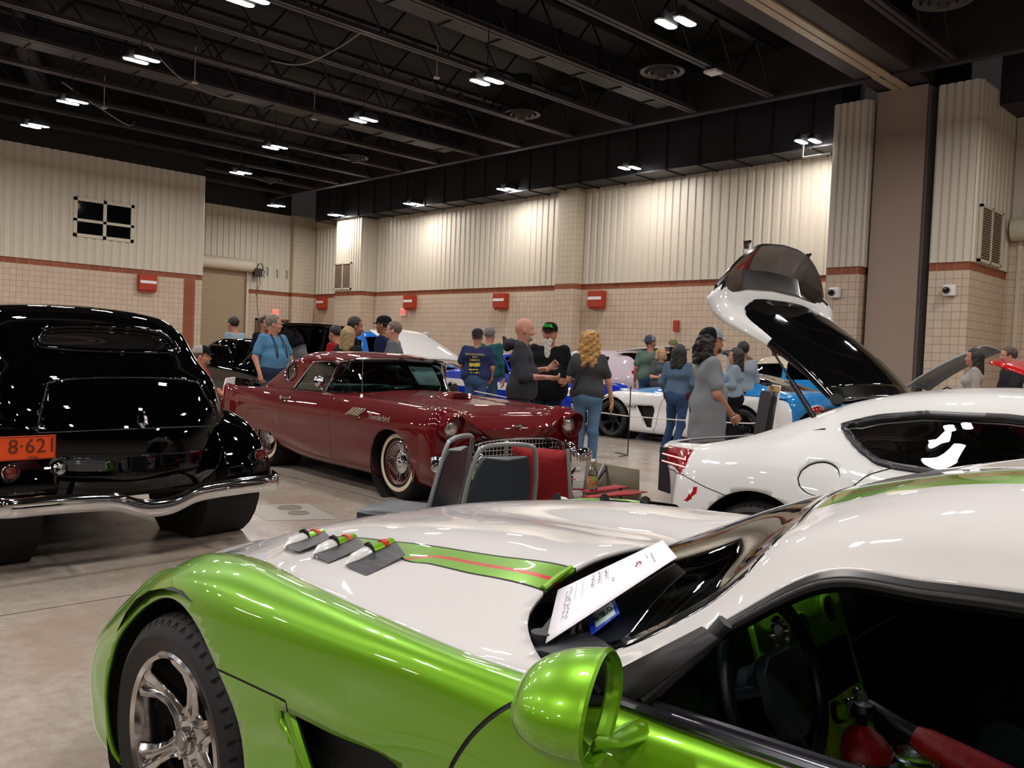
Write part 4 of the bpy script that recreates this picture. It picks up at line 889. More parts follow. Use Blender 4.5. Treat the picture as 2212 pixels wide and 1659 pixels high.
sheet('sticker_field',[tuple(onst(u,v,.0012)) for u,v in ((.12,.12),(.8,.05),(.8,.85),(.12,.9))],mat('sticker_green','#b9d2c8',rough=.4),2,parent=t)
e1=(onst(1,.5)-onst(0,.5)).normalized(); e2=(onst(.5,0)-onst(.5,1)); e2=(e2-e1*e2.dot(e1)).normalized(); e3=e1.cross(e2)
mt=Matrix(((e1.x,e2.x,e3.x,0),(e1.y,e2.y,e3.y,0),(e1.z,e2.z,e3.z,0),(0,0,0,1)))
for s_,u_ in (('03',.34),('24',.62)):
    p=onst(u_,.5,.0035); o=text('sticker_date',s_,.026,mat('sticker_ink','#111316',rough=.5),None,ext=.0003); o.matrix_world=CV@Matrix.Translation(p)@mt; o.parent=t; o.matrix_parent_inverse=CV.inverted()
# ------------------------------------------------------------ dark red hardtop convertible
def circ(x,z,r,rz=None,n=24): return [(x+r*math.cos(a),z+(rz or r)*math.sin(a)) for a in np.linspace(0,2*PI,n,endpoint=False)]
def liner(g,x,z,r,y0,y1,n=28,deep=True):
    for s in (-1,1):
        g.lathe([(r,y1),(r,y0)]+([(.05,y0)] if deep else []),(x,0,z),(0,s,0),n)
def grille_grid(name,parent,poly,x,dy,dz,bar,m,tilt=0,back=None):
    P=np.array(poly); f=sdf(poly,(0,1),6,True)
    yl,yh,zl,zh=P[:,0].min(),P[:,0].max(),P[:,1].min(),P[:,1].max(); g=G()
    def seg(a,b):
        n=40; run=[]
        for k in range(n+1):
            p=a+(b-a)*k/n; ins=f(p[None])[0]<0
            if ins: run.append(p)
            if (not ins or k==n) and len(run)>1:
                q0,q1=run[0],run[-1]; g.tube([(x-abs(q0[0])**2*tilt,q0[0],q0[1]),(x-abs((q0[0]+q1[0])/2)**2*tilt,(q0[0]+q1[0])/2,(q0[1]+q1[1])/2),(x-abs(q1[0])**2*tilt,q1[0],q1[1])],bar,4)
            if not ins: run=[]
    y=yl+dy/2
    while y<yh: seg(np.array([y,zl]),np.array([y,zh])); y+=dy
    z=zl+dz/2
    while z<zh: seg(np.array([yl,z]),np.array([yh,z])); z+=dz
    return g.obj(name,m,parent)
M_dred=mat('deep_red_paint','#5a0309',rough=.5,coat=.9,coatr=.015,spec=.05)
M_lens=mat('headlamp_glass','#c9c8c0',rough=.12,metal=.75,bump=(60,.5,.003))
def ringobj(name,P,r,m,par,n=8): g=G(); g.tube(P,[r]*len(P),n,closed=True,caps=False); return g.obj(name,m,par)
def tbird(th,o,label):
    t=thing('hardtop_convertible',label,'car',(o[0],o[1],0),R(th))
    z_=.42
    def face(k,x): return [(y*k,z_+(z-z_)*k,dx) for y,z,dx in E0]
    E0=[(0,.69,.02),(.25,.69,.02),(.46,.70,.0),(.56,.76,-.02),(.68,.80,-.03),(.79,.785,-.05),(.855,.68,-.06),(.865,.5,-.06),(.85,.35,-.05),(.80,.24,-.03),(.6,.22,0)]
    S=[(.70,face(.03,.7)),(.70,face(.35,.7)),(.70,face(.7,.7)),(.70,face(.95,.7)),(.70,E0),
    (.62,[(0,.775),(.25,.775),(.46,.78),(.56,.815),(.68,.85),(.80,.835),(.875,.70),(.88,.5),(.865,.35),(.81,.21),(.6,.2)]),
    (.4,[(0,.852),(.25,.85),(.46,.835),(.56,.838),(.68,.863),(.80,.845),(.885,.71),(.88,.5),(.865,.35),(.82,.2),(.6,.19)]),
    (.1,[(0,.885),(.25,.882),(.46,.862),(.56,.855),(.69,.870),(.80,.852),(.888,.70),(.88,.5),(.865,.35),(.82,.2),(.6,.18)]),
    (-.3,[(0,.912),(.25,.908),(.46,.885),(.56,.872),(.70,.880),(.80,.862),(.888,.70),(.875,.5),(.86,.35),(.82,.2),(.6,.18)]),
    (-.7,[(0,.93),(.25,.926),(.46,.905),(.56,.892),(.70,.89),(.80,.87),(.888,.70),(.872,.5),(.858,.35),(.82,.2),(.6,.18)]),
    (-1.0,[(0,.935),(.25,.93),(.46,.912),(.56,.902),(.70,.895),(.80,.875),(.888,.695),(.87,.5),(.857,.35),(.82,.2),(.6,.18)]),
    (-1.3,[(0,.87),(.25,.87),(.46,.87),(.58,.875),(.70,.88),(.80,.872),(.888,.69),(.87,.5),(.857,.35),(.82,.2),(.6,.18)]),
    (-1.8,[(0,.85),(.25,.85),(.46,.85),(.60,.86),(.71,.872),(.80,.865),(.888,.69),(.87,.5),(.857,.35),(.82,.215),(.6,.18)]),
    (-2.2,[(0,.84),(.25,.84),(.46,.845),(.60,.85),(.71,.865),(.80,.86),(.89,.70),(.875,.5),(.86,.36),(.82,.25),(.6,.2)]),
    (-2.6,[(0,.85),(.25,.848),(.46,.84),(.60,.835),(.71,.85),(.80,.858),(.888,.71),(.88,.52),(.868,.38),(.82,.27),(.6,.22)]),
    (-3.0,[(0,.825),(.25,.822),(.46,.81),(.60,.80),(.72,.83),(.80,.853),(.875,.715),(.878,.54),(.865,.40),(.82,.29),(.6,.25)]),
    (-3.4,[(0,.77),(.25,.767),(.46,.755),(.60,.75),(.72,.80),(.795,.845),(.86,.715),(.87,.56),(.85,.43),(.81,.33),(.6,.3)]),
    (-3.68,[(0,.70),(.25,.70),(.46,.69),(.60,.70),(.70,.78),(.79,.838,-.05),(.845,.71),(.85,.58,-.06),(.84,.47,-.05),(.79,.38),(.6,.35)]),
    (-3.76,[(0,.60),(.25,.60),(.46,.60),(.60,.62),(.69,.70),(.76,.77),(.80,.69),(.80,.58),(.79,.49),(.74,.42),(.5,.40)])]
    D=dense(rowlines(S),150,96); pm=gridpm(D)
    side=lambda V:np.abs(V[:,1])>.55
    aF=sdf(circ(-.02,.335,.325,.30),(0,2),3,True,side); aR=sdf([(-2.97,.05),(-2.97,.33),(-2.90,.372),(-2.63,.382),(-2.38,.37),(-2.31,.32),(-2.28,.05)],(0,2),5,True,side)
    front=lambda V:V[:,0]>.45
    gp=[(-.575,.44),(-.56,.535),(-.45,.568),(-.25,.588),(0,.596),(.25,.588),(.45,.568),(.56,.535),(.575,.44),(.53,.335),(.3,.305),(0,.30),(-.3,.305),(-.53,.335)]
    gr=sdf(gp,(1,2),4,True,front)
    ck=sdf([(-.93,0),(-.96,.35),(-1.10,.58),(-1.40,.70),(-2.1,.72),(-2.75,.66),(-2.80,0),(-2.75,-.66),(-2.1,-.72),(-1.40,-.70),(-1.10,-.58),(-.96,-.35)],(0,1),5,True,lambda V:V[:,2]>.7)
    dr=sdf([(-1.08,.90),(-1.083,.5),(-1.083,.1),(-2.13,.1),(-2.13,.5),(-2.13,.90)],(0,2),1,False,side)
    sk=sdf([(-2.975,.2),(-2.965,.45),(-2.93,.56),(-2.84,.615),(-2.6,.632),(-2.42,.615),(-2.32,.56),(-2.285,.45),(-2.30,.2)],(0,2),4,True,side)
    hd=sdf([(.66,.50),(.4,.52),(-.4,.56),(-.85,.58),(-.90,.3),(-.90,-.3),(-.85,-.58),(-.4,-.56),(.4,-.52),(.66,-.50)],(0,1),1,False,lambda V:V[:,2]>.80)
    for f in (aF,aR,gr,ck): pm.cut(f)
    for f in (dr,sk,hd):
        for q in (-.003,.003): pm.cut(lambda V,f=f,q=q:f(V)-q)
    c=pm.cen(); gone=(aF(c)<0)|(aR(c)<0)|(gr(c)<0)|(ck(c)<0)
    seam=(np.abs(dr(c))<.003)&(c[:,2]>.2)|(np.abs(sk(c))<.003)&(c[:,2]>.375)|(np.abs(hd(c))<.003)
    mi=seam.astype(int); M2=[M_dred,M_seam]
    door=(dr(c)<0)&(np.abs(c[:,1])>.6); hood=(hd(c)<0)
    pm.obj('body_shell',~gone&~door&~hood,M2,t,mi,.012); pm.obj('hood',~gone&hood,M2,t,mi,.01)
    for s in (1,-1): pm.obj('door',~gone&door&(c[:,1]*s>0),M2,t,mi,.012)
    for s in (1,-1):
        g=G(); g.lathe([(.36,.86),(.36,.5),(.05,.5)],(0,0,.335),(0,s,0),28); g.obj('wheel_well',M_dark,t)
        g=G(); g.lathe([(.37,.855),(.37,.5),(.05,.5)],(-2.6,0,.335),(0,s,0),28); g.obj('wheel_well',M_dark,t)
    g=G(); g.box((-3.3,-.6,.16),(.55,.6,.3)); g.obj('underbody',M_dark,t,smooth=False)
    for s in (1,-1):
        wheel(t,0,.71*s,.333,.18,.205,s,'wire',ws=(.225,.262),rimcol='#5d1015'); wheel(t,-2.59,.70*s,.333,.18,.205,s,'wire',ws=(.225,.262),rimcol='#5d1015')
    # front end
    grille_grid('grille_mesh',t,gp,.675,.043,.043,.0042,M_chrome)
    g=G(); g.box((.35,-.56,.28),(.42,.56,.62)); g.obj('grille_back',M_dark,t,smooth=False)
    top=cr([(-.60,.47),(-.575,.53),(-.45,.573),(-.25,.594),(0,.602),(.25,.594),(.45,.573),(.575,.53),(.60,.47)],6)
    g=G(); g.tube([(.705,y,z) for y,z in top],[(.018,.016)]*len(top),8); g.obj('grille_moulding',M_chrome,t)
    for s in (1,-1):
        l=thing('headlamp',None,None,(.63,.715*s,.70)); l.parent=t
        g=G(); g.lathe([(.0,.045),(.05,.04),(.085,.012),(.09,0)],(0,0,0),(1,0,0),32); g.obj('lens',M_lens,l)
        g=G(); g.lathe([(.088,.0),(.094,.012),(.10,.008),(.102,-.02)],(0,0,0),(1,0,0),36); g.obj('chrome_bezel',M_chrome,l)
        # eyebrow: deep painted hood that reaches further forward at the top
        rings=[]
        for k in range(36):
            a=2*PI*k/36; f=.05+.075*max(0,math.sin(a))+.03*max(0,math.cos(a)*s); 
            rings.append([(-.12,math.cos(a)*.14,math.sin(a)*.14),(f-.03,math.cos(a)*.135,math.sin(a)*.13),(f,math.cos(a)*.125,math.sin(a)*.12),(f+.003,math.cos(a)*.115,math.sin(a)*.11),(-.01,math.cos(a)*.10,math.sin(a)*.10)])
        g=G(); g.ring(rings,False,False,loop=True); g.obj('headlamp_hood',M_dred,l)
        # bumper end
        b=thing('bumper_end',None,None,(0,0,0)); b.parent=t
        g=G(); rings=[]
        for y,x,z0,z1,d in ((.56,.80,.33,.47,.10),(.62,.86,.315,.475,.13),(.72,.875,.31,.485,.16),(.82,.86,.315,.49,.18),(.90,.80,.33,.48,.14),(.92,.72,.35,.46,.06)):
            rings.append([(x-d,y*s,z0+.02),(x-.03,y*s,z0),(x,y*s,z0+.03),(x+.005,y*s,(z0+z1)/2+.03),(x-.01,y*s,z1-.02),(x-.05,y*s,z1),(x-d,y*s,z1-.01)])
        g.ring(rings); g.obj('end_casting',M_chrome,b,auto=60)
        g=G(); g.box((.868,min(.66*s,.80*s),.365),(.885,max(.66*s,.80*s),.425)); bevel(g.obj('parking_lamp_frame',M_chrome,b,smooth=False),.006)
        g=G(); g.box((.884,min(.675*s,.785*s),.375),(.888,max(.675*s,.785*s),.415)); g.obj('parking_lamp_lens',mat('amber_white_lens','#7d7468',rough=.25),b,smooth=False)
        g=G(); g.tube([(.80,.60*s,.30),(.86,.58*s,.36),(.87,.57*s,.44),(.84,.56*s,.52),(.78,.56*s,.56)],[.03,.042,.045,.035,.02],12); g.obj('bumper_guard',M_chrome,b)
    cb=[(.74,-.60,.40),(.80,-.56,.33),(.83,-.40,.285),(.84,0,.275),(.83,.40,.285),(.80,.56,.33),(.74,.60,.40)]
    g=G(); P=cr(cb,6); g.tube([tuple(p) for p in P],[(.035,.045)]*len(P),10); g.obj('bumper_bar',M_chrome,t)
    g=G(); g.tube([(.72,-.075,.712),(.735,0,.716),(.72,.075,.712)],[(.004,.003),(.010,.012),(.004,.003)],6); g.tube([(.73,0,.73),(.738,.004,.70),(.735,.008,.67)],[.005,.012,.004],6); g.obj('hood_emblem',M_chrome,t)
    # hood scoop
    g=G(); rings=[]
    for x,w_,h in ((-.10,.10,.012),(-.12,.135,.052),(-.2,.145,.058),(-.35,.13,.045),(-.5,.09,.015)): rings.append([(x,y*w_,.90+.0*x+h*(1-abs(y)**3)+(-x*.03)) for y in np.linspace(-1,1,9)])
    g.ring(rings,False,False); g.obj('hood_scoop',M_dred,t)
    for z in (.915,.935,.95):
        g=G(); g.tube([(-.10,-.11,z-.008),(-.085,0,z),(-.10,.11,z-.008)],.0055,5); g.obj('scoop_chrome_bar',M_chrome,t)
    g=G(); g.box((-.13,-.10,.90),(-.12,.10,.945)); g.obj('scoop_mouth',M_seam,t,smooth=False)
    # greenhouse
    L=[[(-1.14,0,1.245),(-1.45,0,1.298),(-1.85,0,1.312),(-2.15,0,1.285),(-2.4,0,1.19),(-2.62,0,1.04),(-2.82,0,.86)],
    [(-1.16,.33,1.24),(-1.46,.34,1.292),(-1.85,.35,1.305),(-2.15,.36,1.278),(-2.4,.37,1.185),(-2.63,.38,1.035),(-2.84,.39,.855)],
    [(-1.20,.55,1.222),(-1.47,.56,1.268),(-1.85,.57,1.28),(-2.15,.58,1.25),(-2.4,.6,1.16),(-2.64,.62,1.02),(-2.87,.64,.85)],
    [(-1.25,.655,1.195),(-1.45,.67,1.222),(-1.80,.685,1.225),(-2.10,.70,1.185),(-2.34,.71,1.10),(-2.6,.72,.98),(-2.88,.73,.85)],
    [(-1.32,.70,1.04),(-1.5,.712,1.05),(-1.8,.722,1.05),(-2.08,.73,1.04),(-2.32,.74,1.0),(-2.55,.75,.93),(-2.85,.76,.85)],
    [(-1.40,.735,.88),(-1.55,.745,.88),(-1.8,.755,.872),(-2.08,.765,.868),(-2.32,.77,.862),(-2.52,.775,.858),(-2.8,.78,.85)]]
    D=dense(np.array(L).transpose(1,0,2),80,80); gh=gridpm(D); side=lambda V:np.abs(V[:,1])>.6
    sg=sdf([(-1.30,.70),(-1.375,.886),(-1.315,1.05),(-1.26,1.18),(-1.45,1.196),(-1.72,1.182),(-1.79,1.15),(-1.93,1.01),(-2.065,.872),(-2.0,.7)],(0,2),1,False,side)
    po=sdf(circ(-2.195,1.075,.098,.098),(0,2),3,True,side)
    rw=sdf([(-2.30,-.45),(-2.62,-.48),(-2.62,.48),(-2.30,.45)],(0,1),3,True,lambda V:V[:,2]>.9)
    for f in (sg,po,rw): gh.cut(f)
    c=gh.cen(); gl=(sg(c)<0)|(c[:,0]>-1.42)&(c[:,2]<1.17)&(np.abs(c[:,1])>.66); hole=(po(c)<0)
    gh.obj('hardtop',~gl&~hole&~(rw(c)<0),M_dred,t,None,.02)
    GL=glass('teal_glass','#a9c4bd',.3)
    gh.obj('side_window',gl&(c[:,1]<0),GL,t); gh.obj('side_window',gl&(c[:,1]>0),GL,t)
    for s in (1,-1): gh.obj('porthole_glass',hole&(c[:,1]*s>0),GL,t)
    gh.obj('rear_window',rw(c)<0,GL,t)
    for s in (1,-1):
        yy=lambda x,z:s*(.735-(z-.88)*.16+.012)
        ringobj('porthole_trim',[(x,s*(.727-(z-1.04)*.22+.022),z) for x,z in circ(-2.195,1.075,.102,.102,24)],.008,M_chrome,t)
        g=G(); P=[(-2.065,.875),(-1.93,1.012),(-1.79,1.155),(-1.72,1.19),(-1.45,1.205),(-1.27,1.19)]; P=[tuple(p) for p in cr([(x,s*np.interp(z,[.87,1.04,1.2],[.772,.735,.692]),z) for x,z in P],4)]
        g.tube(P,.007,6); g.tube([(-2.08,.775*s,.882),(-1.7,.765*s,.886),(-1.40,.752*s,.892)],.007,6); g.obj('window_trim',M_chrome,t)
    # windscreen
    W=[[(-.87,0,.925),(-1.0,0,1.08),(-1.13,0,1.235)],[(-.90,.33,.92),(-1.03,.33,1.075),(-1.155,.33,1.23)],[(-1.02,.57,.905),(-1.12,.56,1.06),(-1.20,.55,1.212)],[(-1.19,.675,.893),(-1.25,.65,1.05),(-1.24,.62,1.198)],[(-1.38,.735,.885),(-1.32,.70,1.04),(-1.262,.655,1.185)]]
    wp=gridpm(dense(np.array(W).transpose(1,0,2),20,50)); c=wp.cen(); wp.obj('windshield',c[:,0]<9,GL,t)
    fr=[(-1.395,.742,.885),(-1.33,.708,1.04),(-1.27,.665,1.19),(-1.235,.61,1.212),(-1.20,.55,1.226),(-1.155,.33,1.243),(-1.135,0,1.25)]
    fr=fr+[(x,-y,z) for x,y,z in fr[-2::-1]]; g=G(); P=cr(fr,5); g.tube([tuple(p) for p in P],[(.020,.016)]*len(P),8); g.obj('windshield_frame',M_chrome,t)
    fb=[(-1.40,.745,.885),(-1.19,.69,.893),(-1.02,.59,.905),(-.90,.34,.92),(-.865,0,.928)]; fb=fb+[(x,-y,z) for x,y,z in fb[-2::-1]]; g=G(); P=cr(fb,5); g.tube([tuple(p) for p in P],[(.016,.010)]*len(P),6); g.obj('cowl_moulding',M_chrome,t)
    # cabin
    inn=thing('cabin',None,None,(0,0,0)); inn.parent=t
    g=G(); g.box((-2.75,-.70,.25),(-1.0,.70,.3)); g.box((-2.75,-.68,.3),(-2.6,.68,.86)); g.obj('cabin_floor',M_dark,inn,smooth=False)
    g=G(); g.box((-1.15,-.68,.55),(-.95,.68,.875)); bevel(g.obj('dashboard',mat('grey_vinyl','#23272a',rough=.5),inn,smooth=False),.04)
    Ms=mat('pale_seat_vinyl','#6f7a76',rough=.5)
    g=G(); g.box((-2.2,-.62,.45),(-1.6,.62,.58)); bevel(g.obj('bench_seat',Ms,inn,smooth=False),.04)
    g=G(); g.box((-2.38,-.62,.5),(-2.2,.62,.93)); bevel(g.obj('bench_back',Ms,inn,smooth=False),.05)
    g=G(); k_=28; n=Vector((-.9,0,.43)); u=Vector((.43,0,.9)); g.tube([tuple(Vector((-1.42,.36,.80))+Vector((0,1,0))*math.cos(a)*.2+u*math.sin(a)*.2) for a in np.linspace(0,2*PI,k_,endpoint=False)],[.012]*k_,8,closed=True,caps=False); g.tube([(-1.42,.17,.80),(-1.40,.36,.79),(-1.42,.55,.80)],.012,6); g.obj('steering_wheel',mat('black_leather'),inn)
    g=G(); g.box((-1.30,-.11,1.13),(-1.28,.11,1.18)); g.tube([(-1.18,0,1.235),(-1.25,0,1.20),(-1.29,0,1.165)],.008,6); bevel(g.obj('rear_view_mirror',M_chrome,inn,smooth=False),.008)
    # wipers, antenna, mirror, handles, trims
    for y0,y1 in ((-.28,-.02),(.30,.56)):
        g=G(); xs=np.interp([abs(y0),abs(y1)],[0,.33,.57],[-.90,-.93,-1.05]); g.tube([(xs[0]+.06,y0,.925),(xs[0]-.01,y0+.05,.955),(xs[1]-.03,y1,.965)],[.010,.008,.005],6); g.obj('wiper_arm',M_chrome,t)
        g=G(); g.tube([(xs[0]-.03,y0-.08,.965),(xs[1]-.045,y1+.02,.98)],[.007,.005],5); g.obj('wiper_blade',mat('grey_blade','#55555a',rough=.4),t)
    g=G(); g.cyl((-.70,-.76,.875),(-.70,-.76,.91),.022,12,r2=.012); g.obj('antenna_base',M_chrome,t)
    g=G(); g.tube([(-.70,-.76,.90),(-.705,-.765,1.5)],[.0055,.003],6); g.obj('antenna_mast',M_chrome,t)
    m=thing('door_mirror',None,None,(-1.27,-.90,1.0)); m.parent=t
    g=G(); g.lathe([(.0,.045),(.03,.04),(.05,.02),(.06,0),(.058,-.008),(0,-.008)],(0,0,0),(1,0,0),24); g.obj('mirror_head',M_chrome,m)
    g=G(); g.tube([(0,.01,-.05),(.04,.03,-.09),(.085,.10,-.128)],[.010,.008,.012],8); g.obj('mirror_stalk',M_chrome,m)
    for s in (1,-1):
        g=G(); g.tube([(-2.08,.885*s,.79),(-1.90,.905*s,.795),(-1.89,.885*s,.795)],[(.014,.012),(.010,.009),(.01,.01)],8); g.cyl((-2.08,.86*s,.79),(-2.08,.905*s,.79),.022,14); g.obj('door_handle',M_chrome,t)
        for k in range(9):
            x=-.655+.026*k; g=G(); g.tube([(x,.878*s,.782),(x-.105,.895*s,.715)],[(.006,.009)]*2,6); g.obj('fender_louvre',M_chrome if k%2==0 else mat('louvre_tan','#a48a6c',rough=.3,metal=.7),t)
        g=G(); g.tube([(-.72,.903*s,.712),(-.55,.903*s,.700),(-.49,.903*s,.702),(-.41,.893*s,.78)],.005,6); g.obj('louvre_frame',M_dred,t)
        mx=Matrix.Translation((-.19,.896*s,.725))@Matrix.Rotation(PI if s>0 else 0,4,'Z')@Matrix.Rotation(PI/2,4,'X')@Matrix.Rotation(-.05,4,'Y')@Matrix.Scale(1,4)
        e=text('fender_script','Thunderbird',.075,M_chrome,None,ext=.002,shear=.3); e.parent=t; e.matrix_local=mx
    # tail
    for s in (1,-1):
        g=G(); g.lathe([(0,.035),(.06,.03),(.085,0),(.09,-.05)],(-3.77,.70*s,.66),(-1,0,0),24); g.obj('tail_lamp',mat('tail_red_glass','#8d0a10',rough=.15,coat=1),t)
    g=G(); g.tube([(-3.55,-.88,.46),(-3.78,-.84,.46),(-3.86,-.5,.44),(-3.88,0,.44),(-3.86,.5,.44),(-3.78,.84,.46),(-3.55,.88,.46)],[(.05,.06)]*7,10); g.obj('rear_bumper',M_chrome,t)
    return t
TB=((-6.2055,5.5242),-2.58)
t_tb=tbird(TB[1],TB[0],'dark red vintage two seat hardtop with porthole windows and whitewall tyres')
MTB=Matrix.Translation((TB[0][0],TB[0][1],0))@Matrix.Rotation(R(TB[1]),4,'Z')
t=thing('entry_sheet','white entry sheet standing inside the dark red hardtop windshield','paper',(0,0,0)); t.matrix_world=MTB
cs2=[(-1.10,.20,.985),(-1.13,.52,.975),(-1.24,.47,1.17),(-1.21,.12,1.18)]
sheet('sheet',cs2,M_paper,2,parent=t)
g=G(); rnd.seed(5)
def on2(u,v): a,b,c,d=[Vector(p) for p in cs2]; return a*(1-u)*(1-v)+b*u*(1-v)+c*u*v+d*(1-u)*v+Vector((.004,0,.002))
for v,u0,u1,h in ((.85,.3,.8,.05),(.68,.3,.6,.03),(.42,.3,.8,.05),(.33,.3,.85,.06),(.25,.35,.8,.05),(.18,.4,.85,.04),(.75,.06,.16,.25)):
    g.tube([tuple(on2(u0+(u1-u0)*k/24,v+h*(rnd.random()-.5))) for k in range(25)],.0012,3)
g.obj('handwriting',[M_ink],t)
# ------------------------------------------------------------ black 1930s sedan seen from behind
M_bpaint=mat('deep_black_paint','#020203',rough=.6,coat=1,coatr=.01,spec=0)
def sedan34(th,o,label):
    t=thing('vintage_sedan',label,'car',(o[0],o[1],0),R(th))
    lev=[(.42,-.52,.68),(.50,-.56,.71),(.60,-.56,.73),(.80,-.52,.745),(.95,-.46,.745),(1.10,-.36,.725),(1.19,-.26,.69),(1.29,-.15,.682),(1.39,-.05,.665),(1.47,.07,.61),(1.515,.20,.50),(1.54,.36,.34),(1.555,.60,.15),(1.556,.80,.0)]
    cage=[]
    for k,(z,xr,w) in enumerate(lev):
        row=[]
        for f,q in ((0,0),(.02,.32),(.07,.62),(.17,.86),(.36,.985),(.65,1.0),(1.0,1.0),(1.5,.99),(1.95,.93),(2.25,.80)):
            x=xr+f if f<.7 else f+max(xr+.1,0)*.0
            x=max(x,xr+f*.9)
            if k>=9: x=min(x,1.75-(k-9)*.14) if f>.7 else x
            elif z>1.19: x=min(x,2.0-(z-1.19)*.7)
            zz=z-(.05*max(0,x-1.0)**2 if z>1.4 else 0)
            row.append((x,w*q,zz))
        cage.append(row)
    D=dense(np.array(cage),120,150)
    pm=gridpm(D)
    rear=lambda V:V[:,0]<.35
    win=sdf([(-.42,1.275),(-.425,1.31),(-.38,1.365),(-.25,1.39),(0,1.398),(.25,1.39),(.38,1.365),(.425,1.31),(.42,1.275),(.2,1.262),(-.2,1.262)],(1,2),4,True,rear)
    win2=lambda V:win(V)-.018
    sw=[sdf(p,(0,2),3,True,lambda V:np.abs(V[:,1])>.45) for p in ([(.55,1.2),(.52,1.3),(.6,1.42),(.95,1.43),(1.0,1.35),(1.0,1.2)],[(1.1,1.2),(1.1,1.42),(1.45,1.42),(1.6,1.36),(1.68,1.2)])]
    tr=sdf([(-.52,.655),(-.56,.79),(-.50,1.0),(-.42,1.08),(0,1.10),(.42,1.08),(.50,1.0),(.56,.79),(.52,.655),(0,.64)],(1,2),4,True,rear)
    t2=lambda V:np.where(rear(V),V[:,2]-.79-.01*(1-V[:,1]**2*4),1)
    ridge=lambda V:np.abs(V[:,1])-np.interp(V[:,2],[.4,.6,.85,1.0,1.15],[.60,.56,.50,.48,.45])
    pm.cut(win); pm.cut(win2)
    for s_ in sw: pm.cut(s_)
    for q in (-.003,.003): pm.cut(lambda V,q=q:tr(V)-q); pm.cut(lambda V,q=q:t2(V)-q)
    c=pm.cen(); gl=win(c)<0; fr=(win2(c)<0)&~gl; sd=(sw[0](c)<0)|(sw[1](c)<0)
    mi=((np.abs(tr(c))<.003)&(c[:,0]<.3)|(np.abs(t2(c))<.0025)&(np.abs(c[:,1])<.54)&(c[:,0]<.3)).astype(int)
    lid=(tr(c)<0)&(c[:,0]<.3)
    pm.obj('body_shell',~gl&~sd&~lid&~fr,[M_bpaint,mat('gap_grey','#15151a',rough=.3)],t,mi,.012); pm.obj('boot_lid',lid,[M_bpaint,mat('gap_grey')],t,mi,.01)
    o_=pm.obj('rear_window_frame',fr,M_bpaint,t,None,.03)
    pm.obj('rear_window',gl,glass('old_glass','#8fa0a0',.3),t); pm.obj('side_window',sd,glass('old_glass'),t)
    # rear wings
    arc=[(-.60,.36),(-.615,.47),(-.565,.62),(-.43,.77),(-.22,.865),(.03,.885),(.28,.82),(.46,.68),(.58,.50),(.72,.38),(.95,.34)]
    def wing(arc,c0,s,name,w0=.53,w1=.0):
        cage=[]
        for (x,z) in arc:
            d=np.array([c0[0]-x,c0[1]-z]); d=d/np.linalg.norm(d); r=[]
            for y,f in ((w0,.0),(w0+.13,-.005),(w0+.25,.012),(w0+.34,.05),(w0+.395,.11),(w0+.405,.17),(w0+.39,.19)): r.append((x+d[0]*f,(y+w1)*s,z+d[1]*f))
            cage.append(r)
        D=dense(cage,60,30,mirror=False); p=gridpm(D); c=p.cen(); return p.obj(name,c[:,0]<99,M_bpaint,t,None,.01,flip=s<0)
    for s in (1,-1):
        wing(arc,(.0,.30),s,'rear_wing'); 
        fa=[(x+2.85,z) for x,z in [(-.95,.33),(-.72,.36),(-.55,.50),(-.40,.68),(-.2,.80),(.05,.84),(.30,.78),(.48,.62),(.58,.44),(.6,.34)]]
        wing(fa,(2.85,.32),s,'front_wing',.50)
        g=G(); g.box((.6,min(.6*s,.88*s),.33),(2.2,max(.6*s,.88*s),.37)); g.obj('running_board',M_bpaint,t,smooth=False)
        wheel(t,0,.72*s,.35,.19,.215,s,'wire'); wheel(t,2.85,.70*s,.35,.17,.215,s,'wire')
        g=G(); g.lathe([(.40,.93),(.42,.52),(.05,.52)],(0,0,.36),(0,s,0),24); g.obj('wheel_well',M_dark,t)
        # tail lamp
        l=thing('tail_lamp',None,None,(-.625,-.0+.775*s,.60)); l.parent=t
        g=G(); g.lathe([(.0,.008),(.03,.004),(.034,-.004)],(0,0,0),(-1,0,0),24); g.obj('lens',mat('ruby_glass','#5d0d12',rough=.2,coat=1),l)
        g=G(); g.lathe([(.034,-.006),(.042,.006),(.046,.0),(.044,-.02),(.025,-.06),(0,-.075)],(0,0,0),(-1,0,0),28); g.obj('chrome_rim',M_chrome,l)
        g=G(); g.tube([(.05,0,0),(.10,-.06*s,.01),(.15,-.08*s,.01)],[.014,.012,.016],10); g.obj('stalk',M_bpaint,l)
    # front half: bonnet, shell
    g=G(); rings=[]
    for x,w_,zt in ((1.9,.58,1.12),(2.4,.42,1.08),(2.9,.28,1.06),(3.15,.22,1.04)): rings.append([(x,w_*math.cos(a),.5+(zt-.5)*math.sin(a)**.8) for a in np.linspace(0.0,PI,13)])
    g.ring(rings,False,False); g.obj('bonnet',M_bpaint,t)
    g=G(); g.ring([[(3.15+.06*math.cos(b),.22*math.cos(a)*k,.5+.54*max(math.sin(a),0)**.8*k) for a in np.linspace(0,PI,13)] for b,k in ((PI/2,1),(0,.9),(0,.2))],False,False); g.obj('radiator_shell',M_chrome,t)
    g=G(); g.box((-.45,-.55,.38),(3.1,.55,.5)); g.obj('chassis',M_dark,t,smooth=False)
